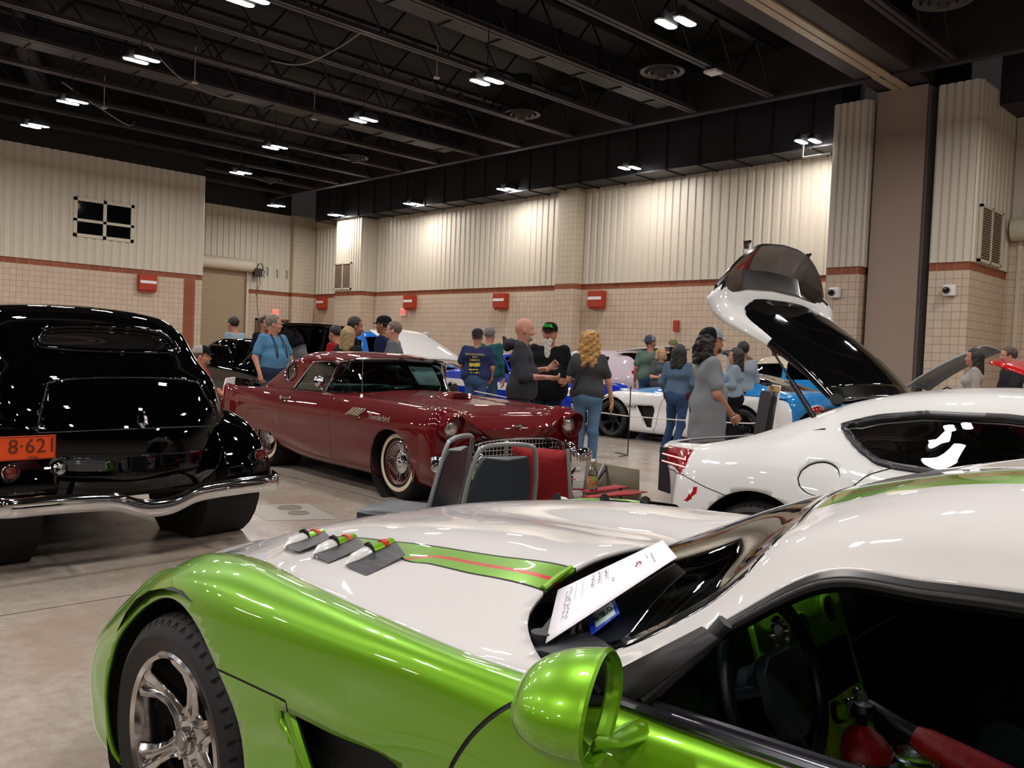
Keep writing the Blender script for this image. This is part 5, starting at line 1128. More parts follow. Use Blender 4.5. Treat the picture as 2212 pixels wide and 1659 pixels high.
    # bumpers
    def bump(x0,sgn,name):
        P=[(x0+sgn*-.16,-.90,.435),(x0-.03*sgn,-.84,.425),(x0,-.60,.425),(x0,-.36,.415),(x0,-.24,.40),(x0,-.13,.36),(x0,-.05,.345),(x0,.05,.345),(x0,.13,.36),(x0,.24,.40),(x0,.36,.415),(x0,.60,.425),(x0-.03*sgn,.84,.425),(x0+sgn*-.16,.90,.435)]
        P=cr(P,6); g=G(); rings=[]
        d=np.gradient(P,axis=0)
        for p in P: rings.append([tuple(p+np.array(q)) for q in [(sgn*.030*math.cos(a_)-.004*sgn,0,.054*math.sin(a_)) for a_ in np.linspace(-PI/2,PI/2,9)]+[(-.012*sgn,0,0)]])
        g.ring(rings); g.obj(name,M_chrome,t)
    bump(-.74,-1,'rear_bumper'); bump(3.45,1,'front_bumper')
    for y in (-.42,.10+.32,-.05+.2): 
        pass
    for y in (-.45,.22-.0): 
        g=G(); g.ell((-.765,y,.42),(.012,.016,.016)); g.obj('bumper_bolt',M_chrome,t)
    g=G(); g.tube([(-.745,-.45,.42),(-.60,-.42,.40),(-.4,-.4,.42)],.018,6); g.tube([(-.745,.45,.42),(-.60,.42,.40),(-.4,.4,.42)],.018,6); g.obj('bumper_irons',M_dark,t)
    # plate
    p=thing('licence_plate',None,None,(-.655,.735,.735)); p.parent=t
    g=G(); g.box((-.002,-.175,-.066),(.002,.175,.066)); bevel(g.obj('plate',mat('orange_plate','#d2470f',rough=.4),p,smooth=False),.004)
    M_pn=mat('plate_brown','#5b1c05',rough=.5)
    mx=Matrix(((0,0,-1,-.004),(-1,0,0,-.055),(0,1,0,.006),(0,0,0,1)))
    e=text('plate_number','8·621',.112,M_pn,None,ext=.0015); e.parent=p; e.matrix_local=mx@Matrix.Scale(1,4)
    e=text('plate_year','1934',.028,M_pn,None,ext=.001); e.parent=p; e.matrix_local=Matrix.Translation((0,0,-.062))@mx
    ringobj('plate_edge',[(-.003,y,z) for y,z in ((-.17,-.061),(.17,-.061),(.17,.061),(-.17,.061))],.0025,M_pn,p,4)
    # cap, handle
    g=G(); g.lathe([(0,.02),(.028,.018),(.036,.01),(.038,-.01)],(-.60,.515,.60),(-1,0,0),28); g.obj('fuel_cap',M_chrome,t)
    g=G(); g.lathe([(.05,.0),(.055,-.02),(.06,-.04)],(-.59,.515,.60),(-1,0,0),24); g.obj('fuel_cap_grommet',M_rubber,t)
    g=G(); g.tube([(-.60+.04,.517-.012,.61),(-.633+.01,.515,.595),(-.56,.527,.61)],.003,5); g.obj('cap_emblem',mat('cap_grey2','#5b5b60',rough=.3,metal=1),t)
    g=G(); g.tube([(-.535,0,.82),(-.56,0,.835),(-.555,0,.87),(-.535,0,.905)],[.012,.016,.010,.004],10); g.lathe([(0,.02),(.018,.016),(.022,0)],(-.535,.012,.825),(-1,0,0),16); g.obj('boot_handle',M_chrome,t)
    # cabin
    inn=thing('cabin',None,None,(0,0,0)); inn.parent=t
    Mc=mat('cream_cloth','#8f897c',rough=.8)
    g=G(); g.box((.25,-.52,.6),(.45,.52,1.24)); bevel(g.obj('rear_seat_back',Mc,inn,smooth=False),.06)
    for y in (-.3,.3): g=G(); g.box((1.1,y-.24,.6),(1.25,y+.24,1.27)); bevel(g.obj('front_seat_back',Mc,inn,smooth=False),.06)
    g=G(); k_=24; g.tube([(1.55+.0*math.cos(a)+.08*math.sin(a),.32+.2*math.cos(a),1.22+.18*math.sin(a)) for a in np.linspace(0,2*PI,k_,endpoint=False)],[.014]*k_,8,closed=True,caps=False); g.obj('steering_wheel',mat('ivory_plastic','#c9c6ba',rough=.3),inn)
    g=G(); g.box((1.8,-.55,.9),(1.9,.55,1.18)); g.obj('dashboard',mat('navy_dash','#10182e',rough=.3),inn,smooth=False)
    g=G(); g.box((.2,-.6,.5),(1.9,.6,.56)); g.obj('cabin_floor',M_dark,inn,smooth=False)
    return t
t_34=sedan34(185.3,(-5.8776,2.0528),'glossy black vintage sedan seen from behind with an orange licence plate')
# ------------------------------------------------------------ white fastback with raised hatch
M_pearl=mat('pearl_white_paint','#dcdad9',rough=.45,coat=1,coatr=.02,spec=.1)
def fastback(th,o,label):
    t=thing('fastback_coupe',label,'car',(o[0],o[1],0),R(th))
    S=[(-.93,[(0,.86),(.3,.86,.01),(.45,.855,.04),(.55,.845,.08),(.63,.82,.13),(.66,.77,.19),(.68,.70,.23),(.70,.55,.26),(.70,.40,.26),(.66,.28,.22),(.55,.26,.1)]),
    (-.74,[(0,.885),(.3,.885),(.5,.88,.01),(.6,.872,.03),(.68,.86,.06),(.72,.825,.10),(.755,.75,.13),(.79,.56,.15),(.79,.38,.15),(.75,.26,.12),(.55,.24,0)]),
    (-.5,[(0,.885),(.3,.885),(.5,.885),(.6,.888),(.70,.886),(.785,.86),(.85,.77),(.888,.60),(.89,.40),(.85,.24),(.55,.2)]),
    (-.25,[(0,.96),(.3,.96),(.5,.955),(.6,.955),(.70,.94),(.79,.90),(.868,.82),(.912,.65),(.91,.42),(.86,.22),(.55,.2)]),
    (0,[(0,1.09),(.3,1.085),(.48,1.075),(.58,1.045),(.69,.99),(.79,.94),(.878,.85),(.925,.68),(.925,.45),(.87,.22),(.55,.18)]),
    (.3,[(0,1.205),(.3,1.195),(.47,1.17),(.57,1.115),(.67,1.035),(.78,.95),(.872,.85),(.925,.68),(.92,.45),(.87,.2),(.55,.16)]),
    (.6,[(0,1.258),(.3,1.248),(.48,1.215),(.58,1.158),(.68,1.035),(.775,.925),(.86,.84),(.912,.66),(.90,.42),(.86,.18),(.55,.15)]),
    (1.1,[(0,1.275),(.3,1.265),(.49,1.23),(.59,1.168),(.69,1.03),(.785,.905),(.865,.82),(.90,.62),(.885,.40),(.85,.17),(.55,.14)]),
    (1.5,[(0,1.235),(.3,1.225),(.48,1.19),(.59,1.125),(.69,1.0),(.79,.89),(.865,.81),(.90,.62),(.885,.40),(.85,.17),(.55,.14)]),
    (1.85,[(0,1.06),(.3,1.05),(.48,1.02),(.60,.97),(.70,.915),(.80,.87),(.868,.80),(.905,.62),(.89,.40),(.85,.17),(.55,.14)]),
    (2.1,[(0,.93),(.3,.925),(.5,.905),(.62,.89),(.72,.88),(.815,.86),(.878,.79),(.912,.62),(.90,.42),(.85,.18),(.55,.14)]),
    (2.47,[(0,.885),(.3,.88),(.5,.86),(.62,.855),(.72,.868),(.82,.85),(.89,.77),(.925,.62),(.92,.42),(.86,.18),(.55,.14)]),
    (2.9,[(0,.80),(.3,.795),(.5,.78),(.62,.775),(.72,.77),(.80,.74),(.85,.67),(.88,.55),(.88,.38),(.84,.18),(.55,.14)]),
    (3.25,[(0,.66),(.3,.655),(.45,.645),(.56,.635),(.65,.62,-.05),(.72,.59,-.1),(.77,.54,-.15),(.80,.46,-.2),(.80,.33,-.2),(.76,.2,-.15),(.5,.16)]),
    (3.42,[(0,.50),(.25,.50,-.02),(.4,.49,-.05),(.5,.48,-.09),(.57,.47,-.14),(.62,.45,-.2),(.66,.42,-.25),(.68,.37,-.3),(.68,.28,-.3),(.64,.2,-.25),(.4,.18,-.1)])]
    D=dense(rowlines(S),170,110); pm=gridpm(D); side=lambda V:np.abs(V[:,1])>.5
    aR=sdf(circ(.0,.34,.375,.385),(0,2),3,True,side); aF=sdf(circ(2.47,.34,.37,.375),(0,2),3,True,side)
    win=sdf([(.265,1.062),(.33,1.088),(.45,1.125),(.65,1.158),(1.0,1.170),(1.35,1.150),(1.62,1.06),(1.86,.915),(1.7,.885),(1.2,.885),(.80,.893),(.62,.897),(.53,.908),(.43,.955),(.34,1.01)],(0,2),5,False,side)
    win2=lambda V:win(V)+.024
    ht=sdf([(.22,0),(.20,.40),(.12,.50),(-.05,.555),(-.3,.60),(-.55,.625),(-.72,.60),(-.80,.50),(-.82,0),(-.80,-.50),(-.72,-.60),(-.55,-.625),(-.3,-.60),(-.05,-.555),(.12,-.50),(.20,-.40)],(0,1),4,True,lambda V:V[:,2]>.80)
    ws=sdf([(1.42,0),(1.40,.40),(1.44,.53),(1.62,.56),(1.9,.62),(2.06,.60),(2.10,.3),(2.10,0),(2.10,-.3),(2.06,-.60),(1.9,-.62),(1.62,-.56),(1.44,-.53),(1.40,-.40)],(0,1),4,True,lambda V:V[:,2]>.86)
    fu=sdf(circ(.30,.825,.10,.075),(0,2),3,True,side)
    dr=sdf([(.60,.90),(.52,.865),(.46,.80),(.44,.6),(.5,.3),(.6,.2),(1.85,.2),(1.9,.5),(1.85,.90)],(0,2),3,False,side)
    tl=sdf([(-.90,.80),(-.80,.848),(-.62,.862),(-.475,.866),(-.468,.80),(-.475,.735),(-.55,.75),(-.68,.755),(-.9,.75)],(0,2),1,False,side)
    bp=sdf([(-1.2,.72),(-.47,.742),(-.3,.70),(-.15,.675),(-.0,.3),(-.3,0),(-1.2,0)],(0,2),1,False)
    rf=sdf([(-.435,.62),(-.36,.69),(-.345,.675),(-.42,.60)],(0,2),1,False,side)
    for f in (aR,aF,win,win2,ht,ws,tl,rf): pm.cut(f)
    for f,w_ in ((fu,.0025),(dr,.003),(bp,.0025)):
        for q in (-w_,w_): pm.cut(lambda V,f=f,q=q:f(V)-q)
    c=pm.cen(); W=win(c)<0; W2=win2(c)<0; gone=(aR(c)<0)|(aF(c)<0)|W|(ht(c)<0)|(ws(c)<0)|(tl(c)<0)
    mi=((np.abs(fu(c))<.0025)|(np.abs(dr(c))<.003)&(c[:,2]>.2)|(np.abs(bp(c))<.0025)&(np.abs(c[:,1])>.5)&(c[:,0]<-.1)&(c[:,2]>.6)).astype(int)
    red=(rf(c)<0); mi=np.where(red,2,mi); door=(dr(c)<0)&side(c); flap=(fu(c)<0)&(c[:,1]<0)
    ms=[M_pearl,M_seam,mat('red_reflector','#a30a14',rough=.25,coat=1)]
    pm.obj('body_shell',~gone&~door&~flap,ms,t,mi,.012)
    pm.obj('fuel_flap',flap,ms,t,mi)
    for s in (1,-1): pm.obj('door',~gone&door&(c[:,1]*s>0),ms,t,mi,.012)
    for s in (1,-1): pm.obj('window_surround',W&~W2&(c[:,1]*s>0),mat('satin_black_trim','#17161a',rough=.35),t,None,.02)
    for s in (1,-1): pm.obj('side_window',W2&(c[:,1]*s>0),glass('dark_side_glass','#6b7478',.35),t)
    pm.obj('windshield',ws(c)<0,glass('dark_side_glass'),t)
    for s in (1,-1):
        l=pm.obj('tail_lamp',(tl(c)<0)&(c[:,1]*s>0),mat('tail_red_lens','#8d0612',rough=.12,coat=1),t,None,.01)
        for z0,z1 in ((.825,.832),(.785,.792)):
            g=G(); g.tube([(-.475,s*(.865 if z0>.8 else .872),z0),(-.60,s*.842,z1-.0),(-.68,s*.80,z1)],.004,5); g.obj('lamp_light_bar',mat('lamp_bar','#ffd9d9',rough=.3,emit='#ffb0b0',es=.6),l)
    g=G()
    for xc in (0,2.47):
        for s in (1,-1):
            gg=G(); gg.lathe([(.39,.90),(.39,.55),(.05,.55)],(xc,0,.34),(0,s,0),28); gg.obj('wheel_well',M_dark,t)
    for s in (1,-1):
        wheel(t,0,.785*s,.335,.26,.245,s,'mesh',5,m_rim=mat('black_rim','#0d0d0f',rough=.3,metal=.4)); wheel(t,2.47,.775*s,.335,.25,.245,s,'mesh',5,m_rim=mat('black_rim'))
    # luggage bay
    inn=thing('cabin',None,None,(0,0,0)); inn.parent=t
    g=G(); g.box((-.80,-.58,.60),(.3,.58,.64)); g.box((-.82,-.58,.6),(-.78,.58,.86)); g.obj('luggage_floor',mat('charcoal_vinyl'),inn,smooth=False)
    for s in (1,-1): g=G(); g.plate([(-.8,.6),(1.7,.3),(1.7,.85),(.45,.88),(.2,1.05),(-.1,.98),(-.4,.87),(-.8,.85)],(0,s*.66,0),(1,0,0),(0,0,1),.01); g.obj('side_trim',mat('charcoal_vinyl'),inn,smooth=False)
    g=G(); g.box((.3,-.66,.2),(2.0,.66,.24)); g.box((1.75,-.7,.4),(2.0,.7,.88)); g.obj('cabin_floor',M_dark,inn,smooth=False)
    for s in (1,-1):
        g=G(); g.tube([(.50,.50*s,1.14),(.54,.55*s,1.06),(.60,.64*s,.92),(.62,.68*s,.6)],[(.012,.02)]*4,8); g.obj('belt_pillar',mat('grey_pillar','#47494d',rough=.5),inn)
        v=thing('seat',None,None,(.85,.36*s,.2)); v.parent=inn
        g=G(); rings=[]
        for x,z,w_ in ((-.02,.15,.24),(-.08,.4,.26),(-.14,.58,.23),(-.19,.70,.16),(-.21,.84,.13),(-.22,.88,.09)): rings.append([(x-.07,-w_,z),(x+.05,-w_,z),(x+.07,-w_*.75,z),(x+.02,-w_*.4,z),(x+.02,w_*.4,z),(x+.07,w_*.75,z),(x+.05,w_,z),(x-.07,w_,z)])
        g.ring(rings); subd(g.obj('seat_back',mat('seat_charcoal','#121316',rough=.8,spec=.1),v),1)
        g=G(); g.box((-.05,-.24,.05),(.45,.24,.2)); bevel(g.obj('seat_cushion',mat('black_leather'),v,smooth=False),.05)
        g=G(); g.tube([(-.13,-.09,.72),(-.10,-.03,.66),(-.09,.0,.60),(-.08,.0,.54)],.008,6); g.tube([(-.13,.09,.72),(-.10,.03,.66),(-.09,.0,.60)],.008,6); g.tube([(-.14,-.1,.725),(-.14,.1,.725)],.007,6); g.obj('seat_badge_frame',mat('silver_satin','#b9bcc2',rough=.25,metal=.8),v)
    # hatch, swung up about its hinge
    hx,hz=.20,1.20; d=Vector((-.707,0,.707)); n=Vector((.707,0,.707))
    P=lambda s,y,m:tuple(Vector((hx,y,hz))+d*s+n*m)
    h=thing('tailgate',None,None,(0,0,0)); h.parent=t
    L=[[(0,0,0),(.25,0,.0),(.5,0,-.025),(.75,0,-.075),(.88,0,-.10),(.97,0,-.085),(1.05,0,-.03)],
       [(0,.25,-.005),(.25,.26,-.006),(.5,.27,-.032),(.75,.28,-.082),(.87,.28,-.105),(.955,.28,-.09),(1.035,.28,-.035)],
       [(.0,.42,-.02),(.25,.43,-.025),(.5,.45,-.055),(.72,.47,-.10),(.82,.47,-.118),(.90,.47,-.10),(.97,.47,-.055)],
       [(.03,.50,-.04),(.25,.515,-.05),(.48,.545,-.085),(.66,.58,-.125),(.75,.60,-.135),(.82,.61,-.125),(.885,.62,-.09)],
       [(.04,.505,-.06),(.25,.52,-.075),(.47,.55,-.115),(.63,.60,-.155),(.71,.635,-.17),(.78,.665,-.165),(.855,.69,-.125)]]
    Cg=[[P(*q) for q in row] for row in L]; D=dense(np.array(Cg).transpose(1,0,2),60,70); hp=gridpm(D)
    gl0=sdf([(.35,-.5),(3.1,-.5),(3.85,.0),(3.85,-.0),(3.8,1.0),(3.45,1.9),(2.9,2.5),(2.0,2.75),(.35,2.75)],(0,1),1,False)
    glf=lambda V:gl0(np.column_stack([V[:,3],np.abs(V[:,4])])); hp.cut(glf); c=hp.cen()
    white=(glf(c)>0)&(c[:,3]>2.0); hp.obj('tailgate_panel',white,M_pearl,h,None,.03)
    hp.obj('tailgate_frame',(glf(c)>0)&~white,mat('gloss_black'),h,None,.03)
    hp.obj('tailgate_glass',glf(c)<0,mat('tinted_glass'),h,None,.006)
    # spoiler lip
    g=G(); rings=[]
    ys=np.linspace(-.60,.60,25)
    for y in ys:
        k=abs(y)/.60; s0=np.interp(abs(y),[0,.28,.47,.62],[1.035,1.02,.955,.86]); m0=np.interp(abs(y),[0,.28,.47,.62],[-.045,-.05,-.07,-.11]); hh=.175*(1-k**3.2)+.012; yo=y*(1-.08*(1-k))
        rings.append([P(s0-.09*(1-k**4)-.01,y,m0-.035),P(s0,y,m0+.02),P(s0+.03,yo,m0+hh*.6),P(s0+.035,yo,m0+hh),P(s0+.05,yo,m0+hh+.004),P(s0+.055,yo,m0+hh*.5),P(s0+.03,y,m0-.03)])
    g.ring(rings,True,True); g.obj('ducktail_spoiler',mat('gloss_dark_spoiler','#1a1516',rough=.18,coat=1),h)
    for y in (-.38,.30): g=G(); g.tube([P(1.05,y,.09),P(1.075,y,.115),P(1.06,y,.14)],[.012,.02,.006],8); g.obj('spoiler_fin',mat('gloss_dark_spoiler'),h)
    g=G(); g.tube([P(.02,-.50,-.03),P(.02,-.45,-.05)],.03,8); g.tube([P(.02,.50,-.03),P(.02,.45,-.05)],.03,8); g.obj('hinge_arm',M_rubber,h)
    for s in (1,-1):
        g=G(); a=Vector(P(.50,.50*s,-.12)); b=Vector((.09,.545*s,1.075)); m_=a+(b-a)*.5; g.cyl(tuple(a),tuple(m_),.006,8); g.cyl(tuple(m_),tuple(b),.014,10); g.obj('gas_strut',mat('strut_black','#121214',rough=.3),h)
    # rear fascia
    g=G(); g.tube([(-.56,-.80,.28),(-.72,-.70,.24),(-.80,-.3,.22),(-.80,.3,.22),(-.72,.70,.24),(-.56,.80,.28)],[(.05,.08)]*6,8); g.obj('rear_diffuser',mat('satin_black_trim'),t)
    return t
t_su=fastback(-2,(-2.1327,4.7653),'white modern fastback coupe with its rear hatch raised and black tall spoiler')
# ------------------------------------------------------------ people: smooth bodies grown from blended limbs
class SD:
    def __init__(s): s.p=[]
    def cap(s,a,b,ra,rb=None,k=.03,sq=None): s.p.append(('c',np.array(a,float),np.array(b,float),ra,ra if rb is None else rb,k,sq)); return s
    def ell(s,c,r,k=.02,rot=0,sub=False,tilt=0): s.p.append(('e',np.array(c,float),np.array(r,float),rot,sub,k,tilt)); return s
    def ev(s,P):
        D=None
        for q in s.p:
            if q[0]=='c':
                _,a,b,ra,rb,k,sq=q; A=P
                if sq is not None: # squash along x about the axis start
                    A=P.copy(); A[:,0]=(A[:,0]-a[0])/sq+a[0]; b=b.copy(); b[0]=(b[0]-a[0])/sq+a[0]
                e=b-a; t=np.clip(((A-a)@e)/(e@e+1e-9),0,1); d=np.linalg.norm(A-a-t[:,None]*e,axis=1)-(ra+(rb-ra)*t)
                if sq is not None and sq<1: d=d*sq**.5
                sub=False
            else:
                _,c,r,rot,sub,k,tilt=q; A=P-c
                if rot: ca,sa=math.cos(rot),math.sin(rot); A=np.column_stack([A[:,0]*ca+A[:,1]*sa,-A[:,0]*sa+A[:,1]*ca,A[:,2]])
                if tilt: ca,sa=math.cos(tilt),math.sin(tilt); A=np.column_stack([A[:,0]*ca+A[:,2]*sa,A[:,1],-A[:,0]*sa+A[:,2]*ca])
                l=np.linalg.norm(A/r,axis=1); d=(l-1)*np.min(r)*(.4+.6*1)
            if D is None: D=d
            elif sub: h=np.clip(.5-.5*(D+d)/k,0,1); D=D*(1-h)+(-d)*h+k*h*(1-h)
            else: h=np.clip(.5+.5*(d-D)/k,0,1); D=d*(1-h)+D*h-k*h*(1-h)
        return D
    def bounds(s,pad=.04):
        lo=np.full(3,9.);hi=-lo
        for q in s.p:
            if q[0]=='c':
                for pt,r in ((q[1],q[3]),(q[2],q[4])): lo=np.minimum(lo,pt-r);hi=np.maximum(hi,pt+r)
            elif not q[4]: lo=np.minimum(lo,q[1]-q[2].max());hi=np.maximum(hi,q[1]+q[2].max())
        return lo-pad,hi+pad
def nets(f,lo,hi,h):
    n=np.maximum(np.ceil((hi-lo)/h).astype(int)+1,3); ax=[lo[i]+h*np.arange(n[i]) for i in range(3)]
    X=np.stack(np.meshgrid(*ax,indexing='ij'),-1).reshape(-1,3); D=f(X).reshape(n); S=D<0
    nc=n-1; cnt=np.zeros(nc); acc=np.zeros((*nc,3))
    cs=[(i,j,k) for i in (0,1) for j in (0,1) for k in (0,1)]
    sl=lambda c:tuple(slice(c[i],c[i]+nc[i]) for i in range(3))
    for c in cs:
        for a in range(3):
            if c[a]==0:
                c2=list(c); c2[a]=1; d0=D[sl(c)]; d1=D[sl(c2)]; m=(d0<0)!=(d1<0); t=np.where(m,d0/np.where(m,d0-d1,1),0)
                cnt+=m; 
                for b in range(3): acc[...,b]+=np.where(m,c[b]+(t if b==a else 0),0)
    act=cnt>0; idx=-np.ones(nc,int); idx[act]=np.arange(act.sum()); I=np.argwhere(act)
    V=lo+(I+acc[act]/cnt[act][:,None])*h; F=[]
    for a in range(3):
        b,c=[(1,2),(2,0),(0,1)][a]
        s0=[slice(None)]*3; s1=[slice(None)]*3; s0[a]=slice(0,-1); s1[a]=slice(1,None); m=S[tuple(s0)]!=S[tuple(s1)]
        E=np.argwhere(m); E=E[(E[:,b]>0)&(E[:,c]>0)&(E[:,b]<nc[b])&(E[:,c]<nc[c])&(E[:,a]<nc[a])]
        if not len(E): continue
        e=lambda db,dc:idx[tuple((E-np.eye(3,dtype=int)[b]*db-np.eye(3,dtype=int)[c]*dc).T)]
        q=np.column_stack([e(1,1),e(0,1),e(0,0),e(1,0)]); inn=S[tuple(E.T)]; q=np.where(inn[:,None],q,q[:,::-1]); q=q[(q>=0).all(1)]; F.append(q)
    return V,(np.vstack(F) if F else np.zeros((0,4),int))
SKIN={}
def skin(c): return mat('skin_'+c.strip('#'),c,rough=.5,spec=.35)
def cloth(c,name='cloth',r=.9):
    q=[int(c[i:i+2],16) for i in (1,3,5)]; m_=sum(q)/3; c2='#'+''.join('%02x'%int((v*.8+m_*.2)*.84) for v in q)
    return mat(name+'_'+c.strip('#'),c2,rough=r,spec=.15,bump=(45,.12,.004))
def v3(*a): return np.array(a,float)
def hand_sd(w,dirv,palm,side,curl=.5,sc=1.0,spread=.0):
    """five separate fingers and a thumb; w wrist, dirv finger direction, palm = palm normal"""
    d=np.array(dirv,float); d/=np.linalg.norm(d); p=np.array(palm,float); p-=d*(p@d); p/=np.linalg.norm(p); q=np.cross(d,p)*side
    s=SD(); w=np.array(w,float)
    s.cap(w-d*.03*sc,w+d*.02*sc,.026*sc,.027*sc,.015)
    for u in (-.024,-.008,.008,.024): s.cap(w+d*.02*sc+q*u*.7*sc,w+d*.082*sc+q*u*sc*1.05,.0135*sc,.0125*sc,.012)
    for u,L in ((-.029,.058),(-.010,.072),(.010,.078),(.029,.070)):
        a=w+d*.085*sc+q*u*sc; c1=curl*.9; c2=curl*1.9
        b=a+(d*math.cos(c1)+p*math.sin(c1)+q*u*spread)*L*.52*sc; e=b+(d*math.cos(c2)+p*math.sin(c2))*L*.5*sc
        s.cap(a,b,.0098*sc,.0092*sc,.004); s.cap(b,e,.0092*sc,.0078*sc,.004)
    a=w+d*.025*sc+q*.026*sc; b=a+(d*.65+q*.6+p*.35)*.042*sc; e=b+(d*.85+q*.15+p*.45)*.034*sc
    s.cap(a,b,.0135*sc,.0115*sc,.008); s.cap(b,e,.0112*sc,.009*sc,.005)
    return s
def wob(V,amp,sc=14,seed=0):
    return V+amp*np.column_stack([np.sin(V[:,2]*sc*1.3+V[:,1]*sc+seed)+.5*np.sin(V[:,2]*sc*2.7-V[:,0]*sc*1.7),np.cos(V[:,2]*sc*1.1+V[:,0]*sc*1.2+seed*2)+.5*np.sin(V[:,2]*sc*2.3+seed),.3*np.sin(V[:,1]*sc*2+V[:,0]*sc+seed)])
def person(label,pos,face,H=1.75,fat=0,skinc='#b98a72',top='#555555',sleeve='short',hem=.86,pants='#2f4a73',shoes='#d8d4d0',hair=None,hairc='#2a1f1a',cap=None,arms=None,legs=None,yaw=0,nod=0,res=.014,fem=False,beard=None,glasses=False,seat=False,group=None,lean=0,top2=None,topname='shirt',extra=None,untuck=True,jacket=False):
    t=thing('person',label,'person',(pos[0],pos[1],0),R(face),group=group)
    k=H/1.75; f=fat; sh=(.185 if not fem else .165)+.02*f; hipw=.095 if not fem else .10
    Z=lambda z:z*k; pel=Z(.95) if not seat else .50
    dz=0 if not seat else pel-Z(.95)
    lx=lambda z:lean*max(0,(z-Z(.95)-dz))      # forward lean of the trunk
    pt=lambda x,y,z:v3(x*k+lx(z*k+dz),y*k,z*k+dz)
    # arms: (elbow, wrist, hand direction, palm, curl)
    if arms is None: arms=[((-.02,.25,1.13),(.05,.27,.88),(.1,0,-1),(0,-1,0),.4),((-.02,-.25,1.13),(.05,-.27,.88),(.1,0,-1),(0,1,0),.4)]
    A=[]
    for i,a in enumerate(arms):
        s=1 if i==0 else -1; A.append((s,pt(0,s*sh,1.425),pt(*a[0]),pt(*a[1]),v3(*a[2]),v3(*a[3]),a[4]))
    if legs is None: legs=[((.01,.10,.50),(-.03,.11,.09),0),((.01,-.10,.50),(-.03,-.11,.09),0)]
    Lg=[]
    for i,l in enumerate(legs):
        s=1 if i==0 else -1; hip=pt(0,s*hipw,.93); kn=v3(*l[0])*k; an=v3(*l[1])*k; 
        if seat: kn=v3(*l[0]); an=v3(*l[1])
        Lg.append((s,hip,kn,an,l[2] if len(l)>2 else 0))
    fx=f*.05
    def torso(s,g=0,bust=fem):
        s.cap(pt(0,-.095-.02*f,1.30),pt(0,.095+.02*f,1.30),.094*k+.014*f+g,None,.06)
        s.cap(pt(.0,-sh+.045,1.40),pt(0,sh-.045,1.40),.050*k+g,None,.06)
        s.cap(pt(.01+fx*.6,-.075-.02*f,1.12),pt(.01+fx*.6,.075+.02*f,1.12),.094*k+.038*f+g-(.012 if fem else 0),None,.06)
        s.cap(pt(fx*.4,-.075-.02*f,.99),pt(fx*.4,.075+.02*f,.99),.106*k+.034*f+g,None,.05)
        if bust:
            for q in (-1,1): s.ell(pt(.095,q*.07,1.27),v3(.06,.062,.06)*k+g,.05)
    B=SD(); torso(B); B.cap(pt(-.012,0,1.42),pt(.012,0,1.56),.056*k+.008*f,.05*k+.006*f,.04)
    for s,h_,kn,an,tw in Lg:
        B.cap(h_,kn,.082*k+.012*f,.055*k,.04); B.cap(kn,an+v3(0,0,.0),.054*k,.038*k,.03); B.cap(an,an+v3(.13*math.cos(tw),.13*math.sin(tw),-.045*k),.036*k,.026*k,.03)
    for s,S0,E,W,hd,pl,cu in A: B.cap(S0,E,.046*k+.008*f,.038*k+.004*f,.03); B.cap(E,W,.038*k+.004*f,.026*k,.02)
    # head
    hc=pt(.022,0,1.622)+v3(nod*.06,0,0); ca,sa=math.cos(R(yaw)),math.sin(R(yaw))
    kh=k*1.07; hp=lambda x,y,z:hc+v3((x*ca-y*sa)*kh,(x*sa+y*ca)*kh,(z-x*nod)*kh)
    ry=R(yaw)
    k0=k; k=k*1.07; Hs=SD(); Hs.ell(hp(-.008,0,.025),v3(.098,.077,.102)*k,.03,ry); Hs.ell(hp(.020,0,-.045),v3(.072,.060,.078)*k,.03,ry); Hs.ell(hp(.052,0,-.088),v3(.030,.032,.024)*k,.02,ry)
    Hs.cap(hp(.078,0,.0),hp(.102,0,-.028),.008*k,.0125*k,.012); Hs.cap(hp(.074,-.032,.022),hp(.074,.032,.022),.012*k,None,.014)
    for q in (-1,1): Hs.ell(hp(.088,q*.031,.004),v3(.016,.014,.010)*k,.010,ry,True); Hs.ell(hp(-.004,q*.078,-.01),v3(.018,.010,.032)*k,.008,ry); Hs.ell(hp(.055,q*.035,-.03),v3(.026,.022,.022)*k,.02,ry)
    Hs.cap(hp(.082,-.018,-.058),hp(.082,.018,-.058),.0065*k,None,.006); Hs.cap(hp(.080,-.015,-.069),hp(.080,.015,-.069),.007*k,None,.005)
    k=k0; Hs.cap(hp(-.02,0,-.06),pt(.0,0,1.47),.05*k+.006*f,.056*k+.008*f,.04)
    V,F=nets(B.ev,*B.bounds(),res*1.15); VV=[V];FF=[F]; n=len(V)
    V,F=nets(Hs.ev,*Hs.bounds(),min(res*.62,.009)); VV.append(V); FF.append(F+n); n+=len(V)
    for s,S0,E,W,hd,pl,cu in A:
        if cu is None: continue
        hs=hand_sd(W,hd,pl,s,cu,k*1.02); V,F=nets(hs.ev,*hs.bounds(.02),.0062 if res<.013 else .0075); VV.append(V); FF.append(F+n); n+=len(V)
    body=mk('body',np.vstack(VV),np.vstack(FF),skin(skinc),t)
    # eyes, lips
    g=G()
    for q in (-1,1): c_=hp(.0805,q*.031,.003); g.ell(tuple(c_),(.0115*k,.0125*k,.0095*k),10)
    g.obj('eyes',mat('eye_white','#cfc8c2',rough=.3),t)
    g=G()
    for q in (-1,1): c_=hp(.0895,q*.031,.002); g.ell(tuple(c_),(.004*k,.0055*k,.0055*k),8)
    g.obj('irises',mat('iris_dark','#1c120d',rough=.2),t)
    g=G()
    for q in (-1,1): g.tube([tuple(hp(.088,q*.016,.026)),tuple(hp(.088,q*.033,.031)),tuple(hp(.078,q*.048,.026))],.0038*k,5)
    g.obj('eyebrows',mat('brow_'+hairc.strip('#'),hairc,rough=.8),t)
